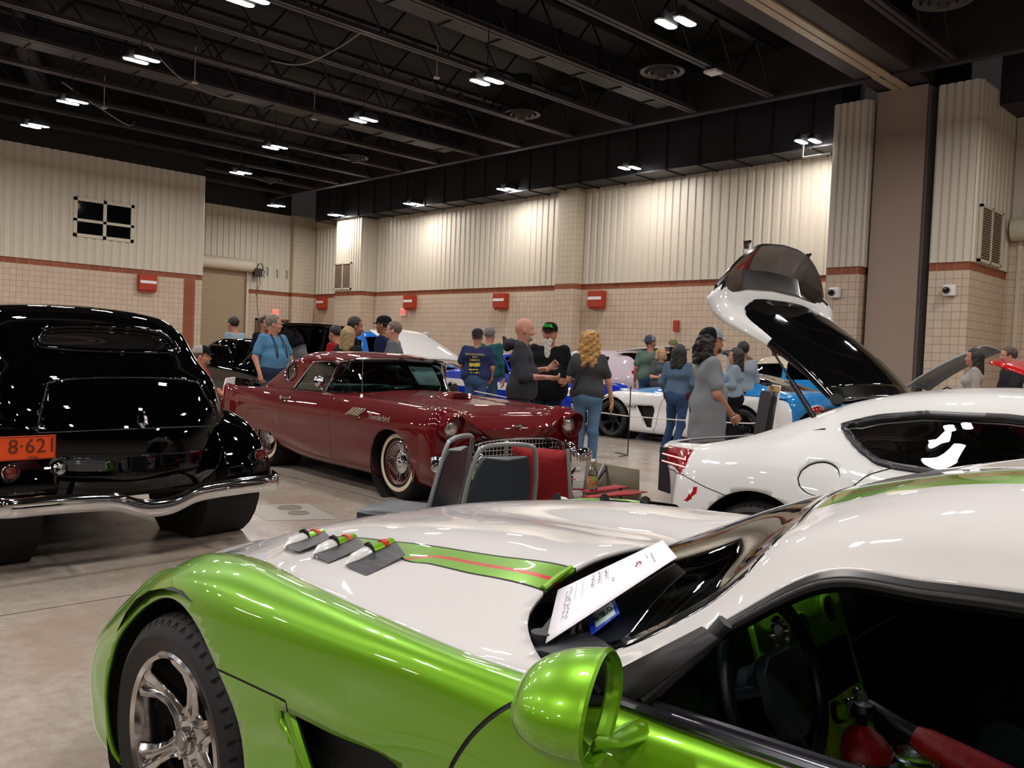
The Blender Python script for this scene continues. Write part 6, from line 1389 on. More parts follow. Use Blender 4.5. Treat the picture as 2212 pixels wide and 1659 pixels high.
    g=G(); g.tube([tuple(hp(.084,-.02,-.063)),tuple(hp(.0905,0,-.061)),tuple(hp(.084,.02,-.063))],[(.004,.006)]*3,6); g.obj('lips',mat('lips','#8f4f47',rough=.45),t)
    # trousers
    Tz=SD(); g_=.018
    Tz.cap(pt(fx*.3,-.07-.02*f,.98),pt(fx*.3,.07+.02*f,.98),.118*k+.036*f+.004,None,.05); Tz.cap(pt(-.02,-.06,.91),pt(-.02,.06,.91),.112*k+.02*f,None,.05)
    for s,h_,kn,an,tw in Lg: Tz.cap(h_,kn,.088*k+.014*f,.068*k,.04); Tz.cap(kn,an+v3(-.005,0,-.03*k),.066*k,.058*k,.03)
    wz=Z(1.03)+dz; lo,hi=Tz.bounds(); hi[2]=min(hi[2],wz+.02)
    fn=lambda P:np.maximum(np.maximum(Tz.ev(P),P[:,2]-wz),(.045 if not seat else .05)-P[:,2])
    V,F=nets(fn,lo,hi,res); mk('trousers',wob(V,.0035,17,1),F,cloth(pants,'denim' if pants in('#3f5f8a','#34527c') else 'cloth'),t)
    # top
    T1=SD(); torso(T1,.020)
    for s,S0,E,W,hd,pl,cu in A:
        if sleeve=='short': e=S0+(E-S0)*.72; T1.cap(S0-v3(0,0,.01),e,.054*k+.010*f,.060*k+.010*f,.03)
        elif sleeve=='long': T1.cap(S0,E,.058*k+.010*f,.054*k+.006*f,.03); T1.cap(E,W-(W-E)*.04,.052*k+.005*f,.040*k,.025)
        elif sleeve=='pushed': T1.cap(S0,E,.062*k+.010*f,.060*k+.008*f,.03); T1.cap(E,E+(W-E)*.22,.058*k,.050*k,.02)
    for zz in np.arange(.99,hem+.03,-.09): T1.cap(pt(fx*.3,-.085-.02*f,zz),pt(fx*.3,.085+.02*f,zz),.112*k+.034*f+.014,None,.05)
    nz=pt(0,0,1.49)
    if jacket: T1.cap(pt(-.04,-.04,1.47),pt(-.04,.04,1.47),.05*k,None,.03)
    neck=v3(.02*k+lx(nz[2]),0,nz[2]+.01); hz_=Z(hem)+dz
    def tf(P):
        d=T1.ev(P); d=np.maximum(d,hz_+ .008*np.sin(P[:,1]*20)-P[:,2]); nd=np.linalg.norm((P-neck)*v3(1,1,.9),axis=1)-(.068*k+.008*f); return np.maximum(d,-nd)
    V,F=nets(tf,*T1.bounds(),res)
    # sleeve ends: cut flat
    mk(topname,wob(V,.0045,15,2),F,cloth(top),t)
    # shoes
    for s,h_,kn,an,tw in Lg:
        s_=SD(); d=v3(math.cos(tw),math.sin(tw),0); b=v3(an[0],an[1],max(.04,an[2]-.055*k)); s_.cap(b-d*.045,b+d*.02,.042,.040,.03); s_.cap(b+d*.02,b+d*.145+v3(0,0,-.012),.042,.036,.03)
        lo,hi=s_.bounds(); fl=max(0.0,an[2]-.105*k) if not seat else an[2]-.1
        V,F=nets(lambda P:np.maximum(s_.ev(P),fl-P[:,2]),lo,hi,.012); o=mk('shoe',V,F,mat('shoe_'+shoes.strip('#'),shoes,rough=.5),t)
        V,F=nets(lambda P:np.maximum(np.maximum(s_.ev(P)-.003,fl-P[:,2]),P[:,2]-fl-.022),lo,hi,.012); mk('sole',V,F,mat('sole_white','#d9d6d2',rough=.6),o)
    # hair
    if hair:
        Hr=SD(); Hr.ell(hp(-.018,0,.038),v3(.111,.092,.111)*k,.03,ry)
        cut=[]
        if hair in('short','buzz','bald_sides'): cut=[(hp(.052,0,0),.0)]
        if hair in('long','curly','bob'):
            L=.20 if hair=='long' else .27 if hair=='curly' else .12
            for q in (-1,1): Hr.cap(hp(-.03,q*.065,.02),hp(-.035,q*.085,-L*.7),.052*k,.05*k,.04); Hr.cap(hp(-.075,q*.035,.02),hp(-.085,q*.05,-L),.055*k,.055*k,.04)
        if hair=='curly':
            r_=random.Random(4)
            for _ in range(34):
                a=r_.uniform(-2.3,2.3); zz=r_.uniform(-.26,.10); rr=.088+.025*(zz<0); Hr.ell(hp(-.02-math.cos(a)*rr,math.sin(a)*rr,zz),v3(1,1,1.2)*r_.uniform(.020,.032)*k,.014)
        if hair=='pony': Hr.cap(hp(-.10,0,.03),hp(-.12,0,-.12),.036*k,.022*k,.03)
        if hair=='wavyman':
            r_=random.Random(8)
            for q in (-1,1): Hr.cap(hp(-.04,q*.06,.0),hp(-.055,q*.09,-.13),.052*k,.055*k,.04)
            Hr.cap(hp(-.09,0,.0),hp(-.115,0,-.14),.06*k,.065*k,.04)
            for _ in range(40):
                a=r_.uniform(-1.75,1.75); zz=r_.uniform(-.20,.0); rr=.115+.015*r_.random(); Hr.ell(hp(-.03-math.cos(a)*rr,math.sin(a)*rr*.95,zz),v3(1,1,1)*r_.uniform(.022,.034)*k,.012)
        facew={'short':.045,'buzz':.045,'bald_sides':.02,'long':.035,'curly':.03,'bob':.035,'pony':.05,'wavyman':.03}[hair]
        fwd=v3(ca,sa,0); top_cut=hp(0,0,.055)
        def hf(P):
            d=Hr.ev(P); x=(P-hc)@fwd; z=P[:,2]-hc[2]
            d=np.maximum(d,np.minimum(x-facew*k,(.075*k-z)) if hair not in('short','buzz') else np.minimum(x-facew*k+np.maximum(0,-z)*.9,.078*k-z))
            if hair in('short','buzz','bald_sides','pony'): 
                tail=np.linalg.norm(P-hp(-.11,0,-.04),axis=1)-.06 if hair=='pony' else 1
                d=np.maximum(d,np.minimum(-.045*k-z+np.maximum(0,x+.02)*.9,tail))
            if hair=='bald_sides': d=np.maximum(d,z-.055*k+np.abs(x)*.25)
            return d
        V,F=nets(hf,*Hr.bounds(),min(res,.011)); am=.006 if hair in('curly','wavyman') else .002
        mk('hair',wob(V,am,60,3),F,mat('hair_'+hairc.strip('#'),hairc,rough=.55,bump=(120,.5,.006),var=(30,.6,'#'+''.join('%02x'%int(int(hairc[i:i+2],16)*.55) for i in (1,3,5)))),t)
    if beard:
        Bd=SD(); Bd.ell(hp(.055,0,-.075),v3(.045,.056,.042)*k,.02,ry)
        if beard[1]>0: Bd.cap(hp(.065,0,-.10),hp(.075,0,-.10-beard[1]),.050*k,.034*k,.02,.8)
        def bf(P):
            d=Bd.ev(P); c_=hp(.10,0,-.062); return np.maximum(d,-(np.linalg.norm((P-c_)*v3(1,1,2.2),axis=1)-.024*k))
        V,F=nets(bf,*Bd.bounds(),.009); mk('beard',wob(V,.003,80,1),F,mat('beard_'+beard[0].strip('#'),beard[0],rough=.8,bump=(150,.5,.005)),t)
    if cap:
        # cap=(crown colour, back colour, brim colour, backwards?)
        rot=ry+(PI if len(cap)>3 and cap[3] else 0); cx=hp(-.010,0,.045); h=thing('cap',None,None,tuple(cx),rot); h.parent=t
        def dome(a0,a1,nm,col,sc=1.0):
            g=G(); rings=[]
            for j in range(9):
                ph=j/8*PI/2; rings.append([(math.cos(a)*math.cos(ph)**.8*.120*k*sc,math.sin(a)*math.cos(ph)**.8*.0985*k*sc,(math.sin(ph)**.85*.105-.004)*k) for a in np.linspace(a0,a1,17)])
            g.ring(rings,False,False); return g.obj(nm,cloth(col,'cap'),h)
        dome(-1.25,1.25,'cap_front',cap[0],1.006); dome(1.25,2*PI-1.25,'cap_back',cap[1])
        g=G(); rings=[]
        for j in range(7):
            u=j/6; a=1.1; rings.append([((.091+.08*u*math.cos(x*1.0))*k,math.sin(x)*(.094-.012*u)*k,(-.004-.014*u-.02*math.sin(x)**2)*k) for x in np.linspace(-a,a,13)])
        g.ring(rings,False,False); solid(g.obj('cap_brim',cloth(cap[2],'cap'),h),.004)
        g=G(); g.ell((0,0,.095*k),(.008,.008,.005),8); g.obj('cap_button',cloth(cap[0],'cap'),h)
    if glasses:
        g=G()
        for q in (-1,1): g.tube([tuple(hp(.098,q*.031+.020*math.cos(a),.004+.015*math.sin(a))) for a in np.linspace(0,2*PI,13)[:-1]],[.0016]*12,4,closed=True,caps=False); g.tube([tuple(hp(.096,q*.052,.008)),tuple(hp(.0,q*.080,.01))],.0015,4)
        g.obj('glasses',mat('spectacle_frame','#1a1512',rough=.2,coat=1),t)
    if extra: extra(t,k,pt,hp,A)
    return t
def at(px,py,D):
    M=cam.matrix_world.to_3x3(); v=M@Vector(((px-1106)/1868.9,-(py-829.5)/1868.9,-1)); p=Vector((0,0,1.35))+v*D; return (p.x,p.y)
DN='#3f5f8a'
def straps(t,k,pt,hp,A):
    g=G()
    for q in (-1,1): g.tube([tuple(pt(.13,q*.10,1.02)),tuple(pt(.205,q*.10,1.15)),tuple(pt(.165,q*.095,1.32)),tuple(pt(.06,q*.09,1.475)),tuple(pt(-.10,q*.08,1.40)),tuple(pt(-.175,q*.05,1.2)),tuple(pt(-.165,0,1.02))],[(.016,.004)]*7,6,up=(1,0,0))
    g.obj('braces',mat('navy_elastic','#10182c',rough=.6),t)
def hood_ex(t,k,pt,hp,A):
    s=SD(); s.cap(pt(-.13,-.06,1.46),pt(-.13,.06,1.46),.062,None,.04); s.cap(pt(-.17,0,1.42),pt(-.22,0,1.53),.05,.02,.03); s.cap(pt(-.05,-.10,1.47),pt(-.12,-.06,1.45),.04,None,.04); s.cap(pt(-.05,.10,1.47),pt(-.12,.06,1.45),.04,None,.04)
    V,F=nets(s.ev,*s.bounds(),.012); mk('hood',wob(V,.004,20),F,cloth('#3a3a42'),t)
    s,S0,E,W,hd,pl,cu=A[1]; g=G(); d=(W-E)
    for f_ in (.35,.5,.62,.75): p=E+d*f_; g.tube([tuple(p+v3(.0,-.034,.012)),tuple(p+d*.05+v3(.01,-.037,-.008)),tuple(p+d*.1+v3(.0,-.032,.014))],.004,4)
    g.obj('forearm_tattoo',mat('tattoo_ink','#4e3a35',rough=.6),t)
def back_print(t,k,pt,hp,A):
    M=mat('yellow_print','#b9a53a',rough=.8)
    bx=-.150; 
    for s_,z,w_ in (('WOODWARD',1.33,.05),('2019',1.285,.045),('DREAM',1.235,.05)): 
        mx=Matrix(((0,0,-1,(bx-.012)*k),(-1,0,0,0),(0,1,0,z*k),(0,0,0,1)))
        e=text('shirt_print',s_,w_*k,M,None,ext=.004); e.parent=t; e.matrix_local=mx
    for z0,z1,x0,x1 in ((1.12,1.20,-.09,.09),(1.06,1.10,-.10,.06),(1.015,1.045,-.07,.09)):
        g=G(); r_=random.Random(int(z0*100)); n=10; P=[]
        for i in range(n): P.append((x0+(x1-x0)*i/(n-1),z1-r_.random()*.02))
        for i in range(n): P.append((x1-(x1-x0)*i/(n-1),z0+r_.random()*.02))
        g.plate(P,(bx*k-.001,0,0),(0,-k,0),(0,0,k),.012); g.obj('shirt_print',M,t,smooth=False)
def bottle_in(t,k,pt,hp,A,i=0,col='#1e5fc0'):
    pass
# --- nearest figures
person('man in grey tee and grey black cap with long curly dark hair, hands clasped',at(1532,750,8.3),45.5,1.67,.8,'#a5705a','#8b8f96','short',.56,'#17181b','#111111','wavyman','#1a1412',('#9aa0a8','#15161a','#9aa0a8'),
  [((.03,.25,1.12),(.26,.07,.90),(.6,-.5,-.35),(-.2,-.9,0),.9),((.04,-.27,1.10),(.27,-.045,.88),(.6,.35,-.4),(-.2,.9,0),.9)],res=.011,yaw=0,beard=('#33251f',0.0),
  extra=lambda t,k,pt,hp,A:(lambda g:(g.lathe([(.030,-.012),(.034,0),(.030,.012)],tuple(A[1][3]-(A[1][3]-A[1][2])*.08),tuple(A[1][3]-A[1][2]),16),g.obj('wrist_watch',M_chrome,t)))(G()))
person('woman with curly blonde hair in dark grey tee and jeans, seen from behind',(-6.67,7.81),128,1.66,.05,'#c08a70','#48494e','short',.88,'#5b83ad','#c9c5c4','curly','#b98a4c',None,
  [((.02,.24,1.14),(.17,.16,1.06),(.9,-.4,.2),(0,-1,0),.7),((.05,-.25,1.13),(.13,-.30,.88),(.35,-.1,-1),(0,1,0),.3)],[((.03,.085,.50),(-.02,.09,.10),.1),((.0,-.085,.50),(.05,-.09,.10),-.1)],res=.012,fem=True,
  extra=lambda t,k,pt,hp,A:(lambda g:(g.tube([tuple(pt(.05,-.09,1.46)),tuple(pt(-.14,.0,1.36)),tuple(pt(-.16,.10,1.2)),tuple(pt(-.12,.17,1.02))],[(.012,.004)]*4,6,up=(1,0,0)),g.obj('bag_strap',mat('black_strap','#101014',rough=.5),t)))(G()))
person('bald man in dark grey hooded top with tattooed forearm holding a red bottle',at(1128,760,9.9),38,1.76,.9,'#b5806c','#3f3f48','pushed',.84,'#46658f','#2a2a2c',None,'#6b5a50',None,
  [((.05,.27,1.14),(.30,.15,1.20),(.6,.1,.5),(0,-1,0),.9),((.06,-.28,1.10),(.33,-.13,1.10),(.9,.2,-.05),(.1,.5,.6),.8)],res=.012,yaw=8,beard=('#a49a92',0.0),extra=hood_ex,topname='hooded_top')
person('man with long grey beard in black shirt and cap with green lettering, facing the camera',at(1187,760,11.0),-62,1.76,.75,'#a8705c','#17181d','long',.80,'#1c2436','#111111','short','#4a3a30',('#14181a','#14181a','#14181a'),
  [((-.03,.27,1.13),(.08,.25,1.02),(.9,0,.1),(0,-1,.2),.9),((.03,-.27,1.12),(.18,-.26,1.08),(.8,0,.3),(0,1,0),.9)],res=.012,beard=('#b9b7b0',.17),
  extra=lambda t,k,pt,hp,A:[(lambda e:(setattr(e,'parent',t),setattr(e,'matrix_local',Matrix(((0,0,1,hp(.098,0,.085)[0]),(1,0,0,0),(0,1,0,hp(.09,0,.088)[2]),(0,0,0,1))))))(text('cap_lettering','WAL',.062,mat('green_thread_glow','#25c23a',rough=.5,emit='#18a030',es=.3),None,ext=.006))],topname='work_shirt')  # stitched lettering given a faint glow of its own to brighten the green
person('woman in denim jacket and jeans with long black hair, walking away',at(1466,800,12.3),100,1.58,.35,'#9c6b55','#54718f','long',.96,'#2f4f7d','#d6d2cf','long','#15110f',None,
  [((-.04,.27,1.15),(.07,.22,.98),(.5,-.1,-.6),(0,-1,0),.5),((-.02,-.26,1.15),(.1,-.2,1.0),(.8,.2,-.3),(0,1,0),.5)],[((.12,.14,.50),(.05,.22,.09),.3),((-.02,-.09,.50),(-.20,-.08,.13),0)],res=.013,fem=True,topname='denim_jacket',
  extra=lambda t,k,pt,hp,A:(lambda s:(lambda VF:mk('maroon_shirt_hem',VF[0],VF[1],cloth('#5b1c33'),t))(nets(lambda P:np.maximum(s.ev(P),np.abs(P[:,2]-.955*k)-.055),*s.bounds(),.014)))(SD().cap(pt(.02,-.09,.96),pt(.02,.09,.96),.150*k)))
person('woman in pale blue jacket with black hair, in profile facing left',at(1592,760,12.6),205,1.57,.3,'#a87560','#8fa5b8','long',.96,'#16161a','#1a1a1a','long','#17120f',None,[((.02,.24,1.15),(.20,.12,1.12),(.8,-.4,.2),(0,-1,0),.6),((.02,-.24,1.15),(.18,-.14,1.1),(.8,.4,.2),(0,1,0),.6)],res=.015,fem=True,topname='jacket')
person('dark haired person standing behind the woman in the pale blue jacket',at(1606,745,13.2),150,1.68,.3,'#8f6450','#9aa6b0','long',.9,'#222226','#222222','short','#15100e',None,res=.018)
person('man in navy tee with yellow back print and grey cap, seen from behind',at(1030,760,14.4),128,1.74,.75,'#a87562','#2b3566','short',.90,'#40608f','#333333','short','#5a4636',('#2e2e38','#2e2e38','#2e2e38',True),
  [((.02,.28,1.13),(.22,.22,1.05),(.9,-.2,.1),(0,-1,0),.6),((.02,-.27,1.12),(.12,-.24,.92),(.7,.2,-.4),(0,1,0),.6)],res=.013,extra=back_print)
person('grey haired man in long sleeved teal shirt behind the navy tee man',at(1056,760,15.2),110,1.81,.5,'#a87866','#1f5f66','long',.9,'#3a5578','#333333','short','#77706a',None,res=.015)
person('grey haired man with glasses in grey hooded top behind the red hardtop',at(851,760,13.0),222,1.76,.5,'#b98570','#6c6d76','long',.88,'#333a48','#222222','short','#6a5a50',None,res=.013,glasses=True,yaw=5,topname='hooded_top')
person('man in navy shirt and black cap behind the grey haired man',at(829,760,13.7),215,1.86,.5,'#8f5f4a','#16204a','short',.88,'#222a38','#222222','short','#1a1412',('#14151c','#14151c','#14151c'),res=.014)
person('woman with tan blonde hair in black top seen from behind',at(752,760,12.9),120,1.65,.3,'#b07f68','#232528','short',.9,'#26282c','#222222','long','#9c8258',None,res=.013,fem=True,yaw=-25)
person('balding man in black shirt looking right',at(761,760,13.6),60,1.82,.5,'#96634c','#15161a','short',.9,'#26282c','#222222','short','#1c1410',None,res=.014,nod=.3)
person('dark haired boy in red shirt beside the man in black',at(727,760,14.4),200,1.69,.2,'#a9745f','#b3121d','short',.9,'#26282c','#222222','short','#1d1613',None,res=.015,nod=.5)
person('woman in white cap and grey tee seen from behind',at(637,760,15.0),118,1.66,.1,'#b98a75','#a7aab3','short',.9,'#6b5f57','#bbbbbb','pony','#7d5a3a',('#d7d5da','#d7d5da','#d7d5da'),
  [((-.02,.25,1.14),(.12,.24,.98),(.7,0,-.4),(0,-1,0),.5),((.0,-.24,1.14),(.1,-.24,.98),(.7,0,-.4),(0,1,0),.5)],res=.014,fem=True)
person('heavy man in light blue short sleeved shirt with navy braces',at(588,760,12.9),18,1.78,1.15,'#b5806a','#4f8fc0','short',.98,'#33486b','#222222','short','#77695d',None,
  [((.05,.32,1.14),(.14,.36,.92),(.2,0,-1),(0,-1,0),.7),((-.02,-.32,1.13),(.10,-.34,.90),(.3,0,-1),(0,1,0),.7)],res=.012,yaw=38,glasses=True,extra=straps)
person('tall man in black tee behind the man with braces',at(570,760,15.8),20,1.85,.7,'#a5715c','#17191f','short',.88,'#2a3350','#222222','short','#1f1612',None,res=.014,yaw=-20)
person('man in pale blue shirt bending over the black car engine',at(518,770,16.4),200,1.84,.4,'#a9745f','#8fa5b3','short',.96,'#22262e','#222222','short','#2a1f18',None,res=.015,lean=.25)
person('man in red tee with grey mesh cap seated with crossed arms',at(432,800,11.2),52,1.72,.8,'#b97f68','#c4121b','short',.88,'#2b3a55','#222222','buzz','#6a5548',('#16171b','#b5acae','#16171b'),
  [((.10,.27,1.13),(.25,.02,1.17),(.3,-1,.1),(-.9,0,-.3),.6),((.12,-.27,1.12),(.29,.0,1.13),(.1,1,.25),(-.9,0,0),.45)],[((.45,.14,.52),(.42,.15,.10),0),((.45,-.14,.52),(.42,-.15,.10),0)],res=.012,seat=True,beard=('#6f6058',0.0))
person('man in green tee and patterned cap seen from behind',at(1404,770,17.2),125,1.83,.5,'#a06a56','#66806a','short',.9,'#34527c','#333333','buzz','#5f4a3c',('#4a4f6a','#8a8790','#4a4f6a',True),res=.015,yaw=-50)
person('blonde woman with sunglasses on her head and crossed arms',at(1428,780,17.0),-30,1.60,.3,'#bd8a70','#55565a','short',.9,'#20242c','#222222','bob','#b59a6a',None,
  [((.06,.24,1.13),(.20,.02,1.15),(.3,-1,.1),(-.9,0,-.3),.6),((.08,-.24,1.12),(.24,.0,1.11),(.1,1,.2),(-.9,0,0),.5)],res=.014,fem=True)
person('older man in brown jacket and olive cap',at(1452,770,18.7),-35,1.80,.3,'#b98672','#4a3b32','long',.9,'#3a3a3e','#222222','short','#b5b0a8',('#7a8045','#7a8045','#7a8045'),res=.015,topname='brown_jacket')
person('person in blue cap standing behind the cream roofed car',at(1681,780,20.2),-40,1.86,.2,'#a9745f','#2a3550','short',.9,'#222222','#222222','bob','#3a1f16',('#2348a0','#2348a0','#2348a0'),res=.016)
person('woman in off white hooded top with long dark hair beside the raised boot',at(2106,790,12.4),200,1.70,.2,'#a9745f','#b5aca5','long',.88,'#26262c','#222222','long','#17110f',None,res=.014,fem=True,topname='hooded_top')
person('man in dark grey long sleeved shirt leaning over the red car',at(2196,790,12.4),215,1.74,.6,'#b07a66','#33343c','long',.88,'#26262c','#222222','buzz','#4a3a30',None,[((.10,.26,1.12),(.32,.20,.98),(.8,.2,-.4),(0,-1,0),.4),((.08,-.26,1.12),(.30,-.2,1.0),(.8,-.2,-.4),(0,1,0),.4)],res=.013,lean=.15)
person('person in white cap behind the raised white bonnet',at(919,760,22.8),-45,1.83,.2,'#a9745f','#54483f','short',.9,'#222222','#222222','short','#2a1f18',('#d0ccc8','#d0ccc8','#d0ccc8'),res=.018)
# ------------------------------------------------------------ chairs and bits on the floor
M_tube=mat('grey_powder_tube','#8b8d90',rough=.35,metal=.5); M_pad=mat('slate_vinyl_pad','#232a33',rough=.38)
def banquet_chair(label,loc,rz):
    t=thing('banquet_chair',label,'chair',(*loc,0),rz)   # faces +x, back rest at -x
    g=G(); P=[(-.16,-.20,.03),(-.19,-.215,.47),(-.245,-.195,.72),(-.275,-.165,.86),(-.285,-.12,.895),(-.288,0,.905),(-.285,.12,.895),(-.275,.165,.86),(-.245,.195,.72),(-.19,.215,.47),(-.16,.20,.03)]
    P=[P[0],P[1]]+[tuple(p) for p in cr(P[2:9],5)]+[P[9],P[10]]; g.tube(P,[(.0125,.0125)]*len(P),8); g.obj('back_frame',M_tube,t)
    g=G(); rings=[]
    for z,w_,x in ((.50,.165,-.185),(.56,.170,-.20),(.68,.168,-.225),(.78,.152,-.245),(.84,.125,-.26)):
        rings.append([(x-.018,-w_,z),(x-.022,0,z+(.0 if z<.8 else -.02)),(x-.018,w_,z),(x+.02,w_*.98,z+.0),(x+.032,0,z+(.0 if z<.8 else -.02)),(x+.02,-w_*.98,z)])
    g.ring(rings); bevel(g.obj('back_pad',M_pad,t),.006)
    g=G(); rings=[]
    for z,sc_ in ((.425,.94),(.435,1.0),(.475,1.0),(.488,.93),(.492,.6)): rings.append([(x*sc_+.02,y*sc_,z) for x,y in ((-.19,-.18),(-.10,-.205),(.12,-.215),(.20,-.20),(.225,-.12),(.232,0),(.225,.12),(.20,.20),(.12,.215),(-.10,.205),(-.19,.18),(-.205,0))])
    g.ring(rings); g.obj('seat',M_pad,t)
    for s in (1,-1):
        g=G(); g.tube([(.20,.19*s,.42),(.235,.205*s,.02)],.0125,8); g.obj('leg',M_tube,t)
    g=G(); g.tube([(-.19,-.2,.42),(.19,-.19,.42),(.19,.19,.42),(-.19,.2,.42)],[.011]*4,6); g.obj('seat_frame',M_tube,t)
    g=G(); g.box((-.2,-.19,.405),(.2,.19,.425)); g.obj('seat_board',mat('pale_underboard','#b3ada5',rough=.6),t,smooth=False)
    return t
banquet_chair('slate vinyl stacking chair with its seat in view, left of the pair',(-3.72,2.92),R(205))
banquet_chair('slate vinyl stacking chair next to the red folding chair',(-3.33,3.06),R(166))
t=thing('folding_camp_chair','red canvas folding chair with its back turned beside the stacking chairs','chair',(-3.22,3.62,0),R(95))
M_rc=mat('red_canvas','#8e1216',rough=.75,bump=(14,.5,.02)); M_gt=mat('grey_leg_tube','#8f9296',rough=.3,metal=.6)
def quadsheet(name,c4,m,sagv,par,n=8,th=.004):
    a,b,c,d=[Vector(p) for p in c4]; g=G(); V=[]
    for i in range(n+1):
        for j in range(n+1):
            u=i/n;v=j/n; V.append(tuple(a*(1-u)*(1-v)+b*u*(1-v)+c*u*v+d*(1-u)*v+Vector(sagv)*(math.sin(PI*u)*.8+.2*math.sin(2*PI*v+u*3))*math.sin(PI*v)**.7))
    g.add(V,[(i*(n+1)+j,(i+1)*(n+1)+j,(i+1)*(n+1)+j+1,i*(n+1)+j+1) for i in range(n) for j in range(n)]); return solid(g.obj(name,m,par),th)
quadsheet('back_canvas',[(-.27,-.20,.86),(-.26,.20,.85),(-.12,.17,.42),(-.12,-.17,.42)],M_rc,(-.05,0,0),t)
quadsheet('seat_canvas',[(-.17,-.25,.43),(-.17,.25,.43),(.25,.26,.45),(.25,-.26,.45)],M_rc,(0,0,-.06),t)
for s in (1,-1):
    quadsheet('arm_strap',[(-.24,.27*s,.63),(-.24,.34*s,.63),(.28,.36*s,.615),(.28,.27*s,.615)],M_rc,(0,0,-.02),t,4)
    g=G(); g.tube([(-.28,.21*s,.87),(-.25,.22*s,.6),(-.20,.24*s,.03)],.010,8); g.tube([(.27,.30*s,.03),(.28,.31*s,.615)],.010,8); g.tube([(-.24,.24*s,.04),(.27,.29*s,.42)],.008,6); g.tube([(-.24,.24*s,.42),(.27,.29*s,.04)],.008,6); g.obj('side_frame',M_gt,t)
g=G(); g.tube([(.27,-.28,.05),(.27,.28,.42)],.008,6); g.tube([(.27,.28,.05),(.27,-.28,.42)],.008,6); g.tube([(-.22,-.22,.05),(-.2,.22,.42)],.008,6); g.tube([(-.22,.22,.05),(-.2,-.22,.42)],.008,6); g.obj('cross_braces',M_gt,t)
# second camp chair low down with a bottle in its arm
t=thing('folding_camp_chair','low red folding chair arm showing over the green car, holding a bottle','chair',(-3.55,4.05,0),R(85))
quadsheet('arm_strap',[(-.10,-.18,.55),(-.10,-.26,.55),(.20,-.30,.57),(.20,-.18,.57)],M_rc,(0,0,.01),t,4)
quadsheet('arm_strap',[(-.25,.18,.54),(-.25,.26,.54),(.20,.28,.55),(.20,.18,.55)],M_rc,(0,0,-.01),t,4)
quadsheet('seat_canvas',[(-.25,-.24,.38),(-.25,.24,.38),(.2,.24,.40),(.2,-.24,.40)],M_rc,(0,0,-.05),t)
g=G(); g.tube([(-.25,.22,.545),(-.1,.0,.535),(.02,-.15,.545),(.12,-.26,.56)],.006,6); g.obj('front_strap',mat('dark_red_webbing','#6e0e14',rough=.7),t)
for s in (1,-1):
    g=G(); g.tube([(.2,.22*s,.57),(.22,.24*s,.02)],.009,6); g.tube([(-.25,.22*s,.57),(-.24,.24*s,.02)],.009,6); g.tube([(.2,.22*s,.05),(-.25,.22*s,.38)],.008,6); g.obj('side_frame',mat('black_strap'),t)
t=thing('water_bottle','clear plastic water bottle with red and green label in the chair arm holder','bottle',(-3.33,3.98,.545))
g=G(); g.lathe([(0,0),(.030,.003),(.032,.02),(.030,.04),(.032,.06),(.032,.11),(.028,.135),(.014,.165),(.0125,.185)],n=20); g.obj('bottle_body',glass('clear_pet','#e8eef0',.6,.05),t)
g=G(); g.lathe([(.0325,.03),(.0328,.032),(.0328,.098),(.0325,.10)],n=20); g.obj('label',mat('bottle_label','#a53d3a',rough=.5,var=(28,1.0,'#8fae62')),t)
g=G(); g.lathe([(.0135,.183),(.0135,.198),(0,.199)],n=16); g.obj('cap',M_white,t)
# olive board on a folding easel
t=thing('display_easel','olive board propped on a small black folding easel on the floor','easel',(-4.1,5.45,0),R(20))
C0=[(-4.45,5.28,.50),(-4.10,5.52,.46),(-4.04,5.32,.30),(-4.38,5.02,.20)]
g=G(); inv=t.matrix_world; mi_=(Matrix.Translation((-4.1,5.45,0))@Matrix.Rotation(R(20),4,'Z')).inverted()
g.mx=mi_; g.add([(-4.42,5.20,.53),(-4.02,5.36,.50),(-3.92,5.24,.24),(-4.33,5.06,.25)],[(0,1,2,3)]); solid(g.obj('board',mat('olive_board','#4a4028',rough=.6),t,smooth=False),.012)
M_bt=mat('black_strap')
for P in ([(-4.22,5.20,.52),(-4.10,5.12,.25),(-4.0,5.00,.02)],[(-4.22,5.20,.50),(-4.3,4.98,.22),(-4.36,4.85,.02)],[(-4.2,5.28,.5),(-4.15,5.55,.02)]):
    g=G(); g.mx=mi_; g.tube(P,.010,6); g.obj('easel_leg',M_bt,t)
g=G(); g.mx=mi_; g.tube([(-4.22,5.18,.54),(-4.25,5.06,.33)],.009,6); g.obj('support_rod',M_gt,t)
# covers in the floor
t=thing('floor_box','square pale patch in the concrete floor with two round steel covers','floor box',(0,0,0))
g=G(); g.add([(-6.66,3.44,.002),(-5.98,3.30,.002),(-5.75,3.78,.002),(-6.45,3.95,.002)],[(0,1,2,3)]); g.obj('concrete_patch',mat('pale_concrete','#9a938a',rough=.45,bump=(40,.3,.003)),t,smooth=False)
for x,y,r_ in ((-6.36,3.72,.10),(-6.12,3.66,.085)): g=G(); g.lathe([(r_,.001),(r_,.006),(r_-.012,.007),(r_-.014,.003),(0,.003)],(x,y,.0),n=28); g.obj('round_cover',mat('cover_steel','#857d73',rough=.4,metal=.4),t)
